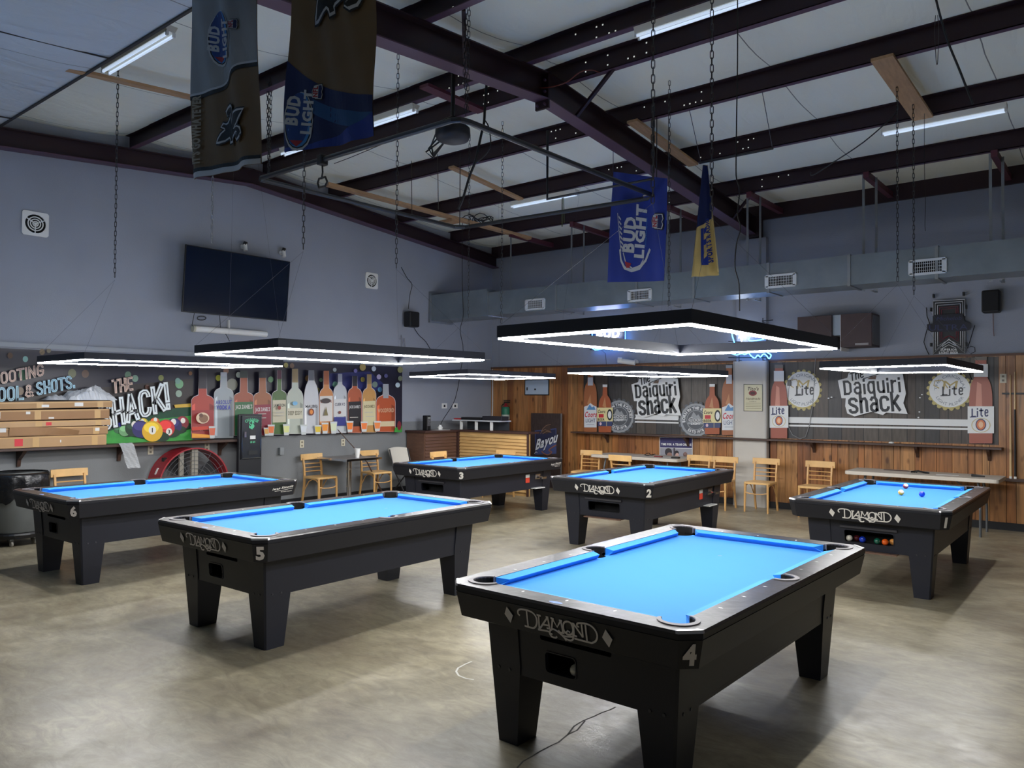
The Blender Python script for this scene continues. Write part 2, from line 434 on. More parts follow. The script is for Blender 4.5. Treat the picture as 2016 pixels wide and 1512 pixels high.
# panel boards boxed round the wall column
bx = MB(); bx.span((-5.16, YB-0.13, 0.0), (-4.61, YB-0.03, 2.33), 0); bx.span((-5.16, YB-0.137, 0.0), (-5.135, YB-0.131, 2.33), 1); bx.span((-4.635, YB-0.137, 0.0), (-4.61, YB-0.131, 2.33), 1)
bx.build('trim_3', [mat('pale_board', (196,192,184), 0.6, var=0.05, vscale=3), mat('pale_strip', (170,168,164), 0.5)], kind='structure', label='pale boxed column on the back wall')

# roof underside: vinyl faced insulation sagging between the purlins
PY = [12.06, 10.86, 9.43, 7.94, 6.71, 6.13, 4.70, 3.14, 1.7, 0.3, -1.1, -2.5, -3.9]
def insul(name, rgb, rough=0.55):
    m = bpy.data.materials.new(name); m.use_nodes = True; nt = m.node_tree; L = nt.links.new; b = nt.nodes['Principled BSDF']
    tc = nt.nodes.new('ShaderNodeTexCoord'); sp = nt.nodes.new('ShaderNodeSeparateXYZ'); L(tc.outputs['Object'], sp.inputs[0])
    def mth(op, a, b_=None):
        n = nt.nodes.new('ShaderNodeMath'); n.operation = op
        for i, q in enumerate((a, b_)):
            if q is None: continue
            if isinstance(q, (int, float)): n.inputs[i].default_value = q
            else: L(q, n.inputs[i])
        return n.outputs[0]
    nz = nt.nodes.new('ShaderNodeTexNoise'); nz.inputs['Scale'].default_value = 1.3; nz.inputs['Detail'].default_value = 6; L(tc.outputs['Object'], nz.inputs['Vector'])
    fr = mth('FRACT', mth('DIVIDE', mth('ADD', sp.outputs[0], mth('MULTIPLY', nz.outputs[0], 0.04)), 1.83))
    seam = mth('LESS_THAN', fr, 0.006)
    mx = nt.nodes.new('ShaderNodeMix'); mx.data_type = 'RGBA'; L(seam, mx.inputs[0]); mx.inputs[6].default_value = (*lin(rgb), 1); mx.inputs[7].default_value = (*lin([v*0.55 for v in rgb]), 1)
    L(mx.outputs[2], b.inputs['Base Color']); b.inputs['Roughness'].default_value = rough
    mp = nt.nodes.new('ShaderNodeMapping'); mp.inputs['Scale'].default_value = (2.2, 0.5, 1); L(tc.outputs['Object'], mp.inputs[0])
    n2 = nt.nodes.new('ShaderNodeTexNoise'); n2.inputs['Scale'].default_value = 2.2; n2.inputs['Detail'].default_value = 4; n2.inputs['Distortion'].default_value = 1.0; L(mp.outputs[0], n2.inputs['Vector'])
    bp = nt.nodes.new('ShaderNodeBump'); bp.inputs['Strength'].default_value = 0.35; bp.inputs['Distance'].default_value = 0.06; L(n2.outputs[0], bp.inputs['Height']); L(bp.outputs[0], b.inputs['Normal'])
    return m
INS = insul('white_vinyl_insulation', (244,246,230))
cl = MB(); ys = []
for i in range(len(PY)-1):
    for j in range(6): ys.append((PY[i]+(PY[i+1]-PY[i])*j/6, math.sin(PI*j/6)))
ys.append((PY[-1], 0)); ys.append((YF, 0)); ys.insert(0, (YB+0.1, 0))
nx = 60; vs = []
for y, s_ in ys:
    for i in range(nx+1):
        xx = XL-0.1+(XR-XL+0.2)*i/nx
        vs.append((xx, y, zp(y)+0.205-0.05*s_*(1+0.35*math.sin(xx*3.43+y))))
cl.add(vs, [(r*(nx+1)+i, r*(nx+1)+i+1, (r+1)*(nx+1)+i+1, (r+1)*(nx+1)+i) for r in range(len(ys)-1) for i in range(nx)])
cl.build('ceiling', INS, kind='structure', smooth=True, label='white vinyl roof insulation')

IRON = mat('dark_red_primer_steel', (50,34,40), 0.42, 0.25, spec=0.45)
IRON2 = mat('purple_brown_flange', (88,64,84), 0.45, 0.2)
MARO = mat('maroon_primer_steel', (92,44,58), 0.5, 0.15)
HOLE_GLOW = mat('painted_bolt_hole_light', (230,232,225), 0.5, emit=0.3)  # small glowing squares stand in for light seen through bolt holes
def purlin(y, flip=1):
    m = MB(); z = zp(y); x0, x1 = XL+0.02, XR-0.02
    m.span((x0, y-0.004, z), (x1, y+0.004, z+0.20), 0)
    m.span((x0, y-0.004 if flip > 0 else y-0.07, z), (x1, y+0.07 if flip > 0 else y+0.004, z+0.008), 1)
    m.span((x0, y-0.07, z+0.192), (x1, y+0.004, z+0.2), 0)
    rh = random.Random(int(y*10))
    for sx in (-1, 1):
        for gx in (0.35, 0.62, 0.86, 0.93, 1.0, 1.07):
            for dz in (0.05, 0.15):
                if rh.random() < 0.62:
                    xx = -4.85+sx*gx
                    m.box((xx, y-0.0055, z+dz), (0.014, 0.003, 0.014), 2)
    m.build('roof_purlin', [IRON, IRON2, HOLE_GLOW], kind='structure', label='dark steel roof purlin', group='steel roof purlins')
for y in PY[1:11]: purlin(y, -1 if y < 6.4 else 1)
m = MB(); m.span((XL+0.02, YB-0.06, 4.595), (XR-0.02, YB-0.001, 4.86)); m.build('eave_strut', IRON, kind='structure', label='dark steel eave strut on the back wall')
def rafter(x, depth, label, plates=True):
    m = MB(); w_ = 0.085
    for (ya, yb) in ((6.42, YB-0.02), (6.42, YF+0.3)):
        za, zb_ = zp(ya), zp(yb); n = Vector((0,0,1))
        for (zo0, zo1, hw, mi) in ((-depth, -depth+0.012, w_, 1), (-0.012, 0.0, w_, 0), (-depth+0.012, -0.012, 0.005, 0)):
            y0, y1 = sorted((ya, yb)); a0, a1 = zp(y0), zp(y1)
            vs = [(x-hw, y0, a0+zo0), (x+hw, y0, a0+zo0), (x+hw, y0, a0+zo1), (x-hw, y0, a0+zo1), (x-hw, y1, a1+zo0), (x+hw, y1, a1+zo0), (x+hw, y1, a1+zo1), (x-hw, y1, a1+zo1)]
            m.add(vs, [(0,1,2,3),(4,7,6,5),(0,4,5,1),(1,5,6,2),(2,6,7,3),(3,7,4,0)], mi)
    if plates:
        z = zp(6.42)
        for dy in (-0.014, 0.002): m.span((x-w_, 6.42+dy, z-depth-0.09), (x+w_, 6.42+dy+0.012, z+0.02), 0)
        for sx in (-0.05, 0.05):
            for dz in (-0.05, 0.08, 0.2): m.lathe([(0.014, -0.03), (0.014, 0.0)], 6, 1, (x+sx, 6.41, z-depth+dz), 'y')
        m.span((x-w_, YB-0.035, zp(YB)-depth-0.12), (x+w_, YB-0.02, zp(YB)), 0)
        m.span((x-0.02, YB-0.2, zp(YB)-depth-0.02), (x+w_+0.06, YB-0.03, zp(YB)), 0)
    m.build('roof_rafter', [IRON, IRON2], kind='structure', label=label)
rafter(-4.85, 0.285, 'main dark steel rafter crossing the roof, bolted at the ridge')
rafter(XL+0.11, 0.235, 'end rafter along the top of the left wall', False)
# diagonal flange braces
for (a, b_, lb) in (((-4.78, 5.15, zp(5.15)-0.26), (-4.42, 4.74, zp(4.74)+0.02), 'short diagonal brace from main rafter to the nearer purlin'),
                ((-4.78, 6.95, zp(6.95)-0.26), (-4.15, 6.73, zp(6.73)+0.03), 'short diagonal brace beside the ridge bolts'),
                ((-4.78, 11.1, zp(11.1)-0.26), (-4.35, 10.88, zp(10.88)+0.02), 'short diagonal brace near the back wall')):
    MB().bar(a, b_, 0.035, 0.035).build('rafter_brace', IRON, kind='structure', label=lb)
MB().span((-6.03, 5.78, zp(5.9)-0.02), (-5.90, 6.72, zp(6.72)-0.004)).build('ridge_channel', MARO, kind='structure', label='maroon channel between the ridge purlins')
# suspended sheet on the nearer slope
SHEET = insul('pale_roof_sheet', (206,216,224), 0.28)
sh = MB(); nx2 = 24; yy = [3.10, 2.8, 2.4, 1.8, 1.2, 0.6, 0, -0.8]; vs = []
for y in yy:
    for i in range(nx2+1):
        xx = XL+0.02+(-4.96-XL)*i/nx2
        vs.append((xx, y, zp(y)-0.02-0.02*math.sin(xx*2.1+y*1.7)*(0 if y > 3.05 else 1)))
nv = len(vs)
sh.add(vs+[(v[0], v[1], v[2]+0.012) for v in vs], [(r*(nx2+1)+i, r*(nx2+1)+i+1, (r+1)*(nx2+1)+i+1, (r+1)*(nx2+1)+i) for r in range(len(yy)-1) for i in range(nx2)]+[(nv+r*(nx2+1)+i, nv+(r+1)*(nx2+1)+i, nv+(r+1)*(nx2+1)+i+1, nv+r*(nx2+1)+i+1) for r in range(len(yy)-1) for i in range(nx2)])
sh.build('ceiling_sheet', SHEET, kind='structure', smooth=True, label='pale sheets fixed under the nearer roof slope')
MB().span((XL+0.02, 3.10, zp(3.1)-0.035), (-4.96, 3.125, zp(3.1)-0.0)).build('ceiling_sheet_edge', mat('dark_edge_trim', (42,40,42), 0.5), kind='structure', label='dark edge trim of the roof sheets')
sb = MB()
for q in range(3):
    xx = (-9.75, -7.3, -5.1)[q]; sb.bar((xx, 3.10, zp(3.1)-0.035), (xx, -0.7, zp(-0.7)-0.045), 0.012, 0.012)
sb.build('ceiling_sheet_seam', mat('dark_edge_trim', (42,40,42)), kind='structure', label='dark seams between the roof sheets')
DSTR = [[(-0.2249, 0.7042), (-0.2348, 0.7094), (-0.234, 0.7235), (-0.2206, 0.7338), (-0.1939, 0.7375), (-0.163, 0.736), (-0.1411, 0.7279), (-0.1288, 0.7096), (-0.13, 0.6855), (-0.1407, 0.6663), (-0.1581, 0.6569), (-0.2044, 0.6584)], [(-0.1819, 0.7327), (-0.1836, 0.6582)], [(-0.1246, 0.7264), (-0.1014, 0.7255)], [(-0.113, 0.7261), (-0.119, 0.6568)], [(-0.1267, 0.6567), (-0.0677, 0.6593), (-0.0612, 0.6494), (-0.0506, 0.638), (-0.0296, 0.6378), (-0.0222, 0.6453)], [(-0.1138, 0.664), (-0.063, 0.7257)], [(-0.0723, 0.7267), (-0.0575, 0.7267)], [(-0.0617, 0.7252), (-0.0572, 0.6772)], [(-0.0934, 0.6872), (-0.0594, 0.6879)], [(-0.0741, 0.6739), (-0.053, 0.6753)], [(-0.0449, 0.7266), (-0.0269, 0.7259)], [(-0.0344, 0.7252), (-0.0458, 0.6743)], [(-0.0335, 0.7247), (-0.0133, 0.6906), (0.0113, 0.7259)], [(0.0113, 0.7259), (0.017, 0.6697)], [(0.0022, 0.7252), (0.0187, 0.7259)], [(0.0013, 0.669), (0.024, 0.6694)], [(-0.0444, 0.6527), (-0.0549, 0.6523), (-0.0571, 0.662), (-0.0466, 0.6734), (-0.0299, 0.6767), (-0.009, 0.6686), (0.0158, 0.6528), (0.0303, 0.6374)], [(-0.007, 0.6784), (0.0076, 0.6612), (0.0261, 0.6565), (0.0687, 0.6633)], [(0.0481, 0.7293), (0.0643, 0.7267), (0.0724, 0.7118), (0.0734, 0.6906), (0.0646, 0.6757), (0.0484, 0.6685), (0.0321, 0.6726), (0.023, 0.6875), (0.0237, 0.7076), (0.0318, 0.7224), (0.0481, 0.7293)], [(0.0341, 0.6747), (0.0443, 0.6856), (0.0565, 0.6807)], [(0.0261, 0.6466), (0.0526, 0.6429), (0.0687, 0.6534), (0.0726, 0.6772)], [(0.0703, 0.7252), (0.0864, 0.7253)], [(0.0804, 0.7248), (0.0767, 0.6698)], [(0.0678, 0.672), (0.0927, 0.6697)], [(0.0824, 0.7245), (0.1237, 0.6726)], [(0.1242, 0.7313), (0.1245, 0.6727)], [(0.1104, 0.7173), (0.1004, 0.7187), (0.1012, 0.7287), (0.1142, 0.7351), (0.1516, 0.7391), (0.1789, 0.7319), (0.1963, 0.7143), (0.2002, 0.6925), (0.1907, 0.6714), (0.1715, 0.6584), (0.1559, 0.6563), (0.0768, 0.6577)], [(0.1446, 0.7336), (0.1442, 0.662)]]
DDIA = [[(-0.2955, 0.7344), (-0.2641, 0.6971), (-0.2843, 0.6573), (-0.3146, 0.6958)], [(0.2472, 0.7337), (0.2762, 0.6942), (0.2554, 0.6551), (0.225, 0.6942)]]
# ================================================================== pool tables
CAB = mat('black_cabinet_laminate', (36,38,48), 0.42, spec=0.4)
APR = mat('black_apron_laminate', (30,31,38), 0.45, spec=0.4)
def rail_mat():
    m = mat('black_rail_laminate', (46,42,42), 0.3, spec=0.6, coat=0.25, var=0.35, vscale=7, bump=0.25, bscale=14)
    return m
RAIL = rail_mat()
TRIM = mat('brushed_corner_metal', (190,188,190), 0.28, 0.9)
CLOTH = mat('electric_blue_cloth', (27,124,208), 0.85, sheen=0.1)
CUSH = mat('blue_cushion_cloth', (34,138,222), 0.8, sheen=0.1)
RUB = mat('grey_pocket_rubber', (112,108,110), 0.5)
HOLEK = mat('pocket_black', (8,8,9), 0.9)
SIGHT = mat('pearl_sight', (235,235,232), 0.3)
LOGOW = mat('logo_cream', (232,228,220), 0.5); LOGOG = mat('logo_silver', (214,208,204), 0.5)
WH, LH, TOP = 0.675, 1.20, 0.79
def octo(i, c=0.072):
    w_, l_ = WH-i, LH-i; k = c-i*0.41
    return [(-w_+k,-l_),(w_-k,-l_),(w_,-l_+k),(w_,l_-k),(w_-k,l_),(-w_+k,l_),(-w_,l_-k),(-w_,-l_+k)]
def rings(mb, data, m=0, c=0.072):
    k0 = len(mb.v)
    for ins, z in data: mb.v += [Vector((x, y, z)) for x, y in octo(ins, c)]
    for i in range(len(data)-1):
        for j in range(8):
            a = k0+i*8+j; b = k0+i*8+(j+1) % 8; mb.f.append((a, b, b+8, a+8)); mb.m.append(m)
CX, CY, CR = 0.528, 1.053, 0.070
SX, SR = 0.572, 0.062
RX, RY = 0.545, 1.07
def arc(cx, cy, r, a0, a1, n): return [(cx+r*math.cos(a0+(a1-a0)*i/n), cy+r*math.sin(a0+(a1-a0)*i/n)) for i in range(n+1)]
def quad_path(outer):
    """boundary of the cloth opening going counter-clockwise; pocket arcs bulge out (rails) or in (slate)"""
    P = []
    def corner(sx, sy):
        ay = math.asin((RY-CY)/CR); ax = math.acos((RX-CX)/CR)
        a_start = -ax; a_end = PI-ay                     # for the +x +y corner, going ccw from the x=RX line to the y=RY line
        pts = arc(0, 0, CR, a_start, a_end, 14) if outer else arc(0, 0, CR, a_start, a_end-2*PI, 12)
        q = [(sx*(CX+p[0]), sy*(CY+p[1])) for p in pts]
        return q if sx*sy > 0 else q[::-1]
    def side(sx):
        a = math.acos((RX-SX)/SR)
        pts = arc(0, 0, SR, -a, a, 10) if outer else arc(0, 0, SR, -a, -(2*PI-a), 10)
        q = [(sx*(SX+p[0]), p[1]) for p in pts]
        return q if sx > 0 else q[::-1]
    return corner(1,-1)+side(1)+corner(1,1)+corner(-1,1)+side(-1)+corner(-1,-1)
def cushion(a, b, out, cut_a, cut_b):
    """a, b = rail-line ends (2-D); out = unit vector from nose to rail; cut = shortening at the nose"""
    a = Vector(a); b = Vector(b); o = Vector(out); d = (b-a).normalized()
    na = a-o*0.052+d*cut_a; nb = b-o*0.052-d*cut_b
    def P3(p, z): return (p.x, p.y, z)
    mb = MB()
    vs = [P3(a, TOP-0.002), P3(b, TOP-0.002), P3(nb, TOP-0.013), P3(na, TOP-0.013), P3(na+o*0.004, TOP-0.020), P3(nb+o*0.004, TOP-0.020), P3(b-o*0.024, TOP-0.045), P3(a-o*0.024, TOP-0.045), P3(a, TOP-0.045), P3(b, TOP-0.045)]
    mb.add(vs, [(0,3,2,1),(3,4,5,2),(4,7,6,5),(7,8,9,6),(8,0,1,9),(0,8,7,4,3),(1,2,5,6,9)]); return mb

def taper(m):
    """cabinet and legs lean in towards the floor"""
    for v in m.v:
        if v.z < 0.6275:
            k = 0.044*(0.6275-v.z)/0.6275; v.x -= k*v.x/(WH-0.15); v.y -= k*v.y/(LH-0.15)
    return m
MESH = {}
def part(key, fn, name, par, label=None):
    """the six tables share the mesh data of equal parts"""
    if key in MESH:
        o = bpy.data.objects.new(name, MESH[key][0]); COL.objects.link(o); o.parent = par
        if MESH[key][1]:
            b = o.modifiers.new('bevel', 'BEVEL'); b.width = MESH[key][1]; b.segments = 2; b.limit_method = 'ANGLE'; b.angle_limit = math.radians(40)
    else:
        o = fn(par); bv = o.modifiers[0].width if len(o.modifiers) else 0
        MESH[key] = (o.data, bv)
    if label: o['label'] = label
    return o

def f_apron(p):
    m = MB()
    rings(m, [(0.010, 0.7855), (0.0, 0.778), (0.0, 0.757), (0.004, 0.756), (0.004, 0.753), (0.001, 0.752), (0.026, 0.632), (0.034, 0.628), (0.13, 0.628), (0.13, 0.70)])
    return m.build('apron', APR, p, fix=True)
def f_rail(p):
    m = MB(); hole = quad_path(True)[::-1]
    m.prism(octo(0.004), TOP-0.03, TOP, 0, holes=[hole])
    mb = MB(); rings(mb, [(0.0, 0.7785), (0.0045, TOP-0.001)]); merge(m, mb, 0)
    # pearl sights let into the rail
    S = []
    for sx in (-1, 1):
        for k in (1, 2, 3):
            for sg in (-1, 1): S.append((sx*(WH-0.093), sg*k*0.2545, 1))
    for sy in (-1, 1):
        for k in (-1, 0, 1): S.append((k*0.2545, sy*(LH-0.093), 0))
    for x, y, v in S:
        a, b = (0.006, 0.013) if v else (0.013, 0.006)
        k = len(m.v); m.v += [Vector((x-b, y, TOP+0.0006)), Vector((x, y-a, TOP+0.0006)), Vector((x+b, y, TOP+0.0006)), Vector((x, y+a, TOP+0.0006))]
        m.f.append((k,k+1,k+2,k+3)); m.m.append(1)
    return m.build('rail', [RAIL, SIGHT], p, bevel=0.0)
def f_trim(sx, sy):
    def g(p):
        m = MB(); c = 0.072
        e = 0.0015; w_, l_ = WH+e, LH+e
        a = (w_-c-0.012, l_); b = (w_-c, l_); d = (w_, l_-c); f = (w_, l_-c-0.012)
        ins = [(w_-c-0.010, l_-0.030), (w_-c+0.004, l_-0.038), (w_-0.038, l_-c+0.004), (w_-0.030, l_-c-0.010)]
        top = [(q[0]-0.004, q[1]-0.004) for q in (a, b, d, f)]
        V = [(q[0], q[1], 0.7795) for q in (a, b, d, f)]+[(q[0], q[1], TOP+0.0016) for q in top]+[(q[0], q[1], TOP+0.0022) for q in ins]
        V = [(sx*v[0], sy*v[1], v[2]) for v in V]
        m.add(V, [(0,1,5,4),(1,2,6,5),(2,3,7,6),(4,5,9,8),(5,6,10,9),(6,7,11,10)])
        return m.build('corner_trim', TRIM, p)
    return g
def f_bed(p):
    m = MB(); m.prism(quad_path(False), TOP-0.085, TOP-0.043, 0)
    # foot spot
    return m.build('bed_cloth', CLOTH, p)
def f_cab(wide):
    def g(p):
        m = MB(); x, y = WH-0.150, LH-0.150; z0, z1 = 0.36, 0.70; t = 0.02
        ys = -y
        # rounded opening in the end panel
        if wide: oc, ow, oh, zc = 0.0, 0.42, 0.105, 0.478
        else: oc, ow, oh, zc = -0.085, 0.175, 0.095, 0.462
        def rr(cx, cz, w_, h_, r):
            P = []
            for qx, qz, a in ((1,1,0),(-1,1,1),(-1,-1,2),(1,-1,3)):
                P += [(cx+qx*(w_/2-r)+r*math.cos(PI/2*a+PI/2*i/4), cz+qz*(h_/2-r)+r*math.sin(PI/2*a+PI/2*i/4)) for i in range(5)]
            return P
        slot = rr(0.0, 0.573, 0.40, 0.024, 0.011)
        if wide: hl = [rr(oc, zc, ow, oh, 0.018)[::-1]]
        else: hl = [rr(oc, zc, ow, oh, 0.018)[::-1], slot[::-1]]
        m.prism([(-x, z0), (x, z0), (x, z1), (-x, z1)], 0, t, 0, holes=hl, T=lambda v: Vector((v.x, ys+v.z, v.y)))
        # raised lip round the opening
        o1 = rr(oc, zc, ow+0.012, oh+0.012, 0.022); m.prism(o1, 0, 0.004, 0, holes=[rr(oc, zc, ow, oh, 0.018)[::-1]], T=lambda v: Vector((v.x, ys-v.z, v.y)))
        if wide: m.span((-0.24, ys-0.02, 0.553), (0.24, ys, 0.573), 2)
        # dark box behind
        m.span((oc-ow/2-0.01, ys+0.02, zc-oh/2-0.012), (oc+ow/2+0.01, ys+0.16, zc-oh/2-0.004), 1)
        m.span((oc-ow/2-0.01, ys+0.16, zc-oh/2-0.01), (oc+ow/2+0.01, ys+0.17, zc+oh/2+0.03), 1)
        m.span((-0.22, ys+0.05, 0.555), (0.22, ys+0.055, 0.60), 1)
        m.span((-x, y-t, z0), (x, y, z1)); m.span((-x, -y, z0), (-x+t, y, z1)); m.span((x-t, -y+t, z0), (x, y, z1))
        m.span((-x, -y+t, z0), (x, y, z0+0.02)); m.span((-x+t, -y+t, 0.69), (x-t, y-t, 0.70), 1)
        taper(m); return m.build('cabinet', [CAB, HOLEK, mat('dark_grey_ledge', (62,62,68), 0.4)], p)
    return g
def f_leg(sx, sy):
    def g(p):
        m = MB(); X, Y = WH-0.143, LH-0.143; ch = 0.012
        def sec(w_, l_, z):
            return [(sx*(X-ch), sy*Y, z), (sx*X, sy*(Y-ch), z), (sx*X, sy*(Y-l_), z), (sx*(X-w_), sy*(Y-l_), z), (sx*(X-w_), sy*Y, z)]
        S = [sec(0.20, 0.215, 0.6275), sec(0.20, 0.215, 0.40), sec(0.199, 0.213, 0.397), sec(0.14, 0.155, 0.0)]
        vs = [v for s_ in S for v in s_]; fs = [tuple(range(5)), tuple(range(15, 20))]
        for i in range(3):
            for j in range(5): fs.append((i*5+j, i*5+(j+1) % 5, (i+1)*5+(j+1) % 5, (i+1)*5+j))
        m.add(vs, fs)
        for d in (0.06, 0.13):
            m.lathe([(0.008, 0), (0.008, 0.003), (0.004, 0.004)], 8, 1, (sx*X, sy*(Y-d), 0.375), 'x') if sx > 0 else m.lathe([(0.008, -0.004), (0.008, 0)], 8, 1, (sx*X, sy*(Y-d), 0.375), 'x')
            m.lathe([(0.008, -0.004), (0.008, 0)] if sy < 0 else [(0.008, 0), (0.008, 0.004)], 8, 1, (sx*(X-d), sy*Y, 0.375), 'y')
        taper(m); return m.build('leg', [CAB, mat('dark_bolt', (70,70,76), 0.4, 0.5)], p, fix=True)
    return g
def f_logo(silver):
    def g(p):
        # the apron leans back: map x, z onto its front
        def mp(u, v, h): 
            ins = 0.001+(0.752-v)/0.12*0.025
            return Vector((u, -LH+ins-0.0015-h, v))
        P = Print(mp, 0.0002); c = LOGOG if silver else LOGOW
        for s_ in DSTR: P.line([(a+0.02, b) for a, b in smooth2(s_)], 0.0085 if silver else 0.0095, c)
        for s_ in DDIA: P.poly([(a+0.02, b) for a, b in s_], c, same=True)
        return P.build('maker_logo', parent=p)
    return g
def smooth2(pts):
    if len(pts) < 4: return pts
    out = [pts[0]]
    for i in range(len(pts)-1):
        p0 = pts[max(i-1,0)]; p1 = pts[i]; p2 = pts[i+1]; p3 = pts[min(i+2, len(pts)-1)]
        for k in (1, 2, 3):
            t = k/3
            out.append(tuple(0.5*((2*p1[j])+(-p0[j]+p2[j])*t+(2*p0[j]-5*p1[j]+4*p2[j]-p3[j])*t*t+(-p0[j]+3*p1[j]-3*p2[j]+p3[j])*t**3) for j in (0,1)))
    return out
def f_pocket(kind, sx, sy):
    def g(p):
        m = MB(); 
        if kind == 'c': cx, cy, r = sx*CX, sy*CY, CR
        else: cx, cy, r = sx*SX, 0, SR
        # sleeve
        n = 24
        m.lathe([(r-0.003, TOP-0.046), (r-0.003, TOP-0.16)], n, 1, (cx, cy, 0), cap=False)
        md = math.atan2(sy, sx) if kind == 'c' else (0 if sx > 0 else PI); hf = math.radians(120 if kind == 'c' else 98); q0 = len(m.v)
        for i in range(17):
            a = md-hf+2*hf*i/16
            for z in (TOP-0.003, TOP-0.05): m.v.append(Vector((cx+(r-0.003)*math.cos(a), cy+(r-0.003)*math.sin(a), z)))
        for i in range(16): m.f.append((q0+2*i, q0+2*i+2, q0+2*i+3, q0+2*i+1)); m.m.append(1)
        m.lathe([(r-0.003, TOP-0.16), (0.001, TOP-0.16)], n, 1, (cx, cy, 0), cap=False)
        # rubber collar on the rail, open towards the bed
        if kind == 'c': mid = math.atan2(sy, sx); half = math.radians(122)
        else: mid = 0 if sx > 0 else PI; half = math.radians(100)
        K = 18; P = []
        for i in range(K+1):
            a = mid-half+2*half*i/K; t = abs(i-K/2)/(K/2); ww = 0.026*(1-0.35*t)
            P.append((a, r, r+ww))
        vs = []
        for a, r0, r1 in P:
            ca, sa = math.cos(a), math.sin(a)
            vs += [(cx+ca*r0, cy+sa*r0, TOP-0.035), (cx+ca*r0, cy+sa*r0, TOP+0.004), (cx+ca*(r0+0.003), cy+sa*(r0+0.003), TOP+0.0065), (cx+ca*r1, cy+sa*r1, TOP+0.0045), (cx+ca*r1, cy+sa*r1, TOP+0.0005)]
        fs = [(i*5+j, (i+1)*5+j, (i+1)*5+j+1, i*5+j+1) for i in range(K) for j in range(4)]
        fs += [(0,1,2,3,4), tuple(K*5+j for j in (4,3,2,1,0))]
        m.add(vs, fs, 0)
        return m.build('pocket_collar', [RUB, HOLEK], p, smooth=False, fix=True)
    return g

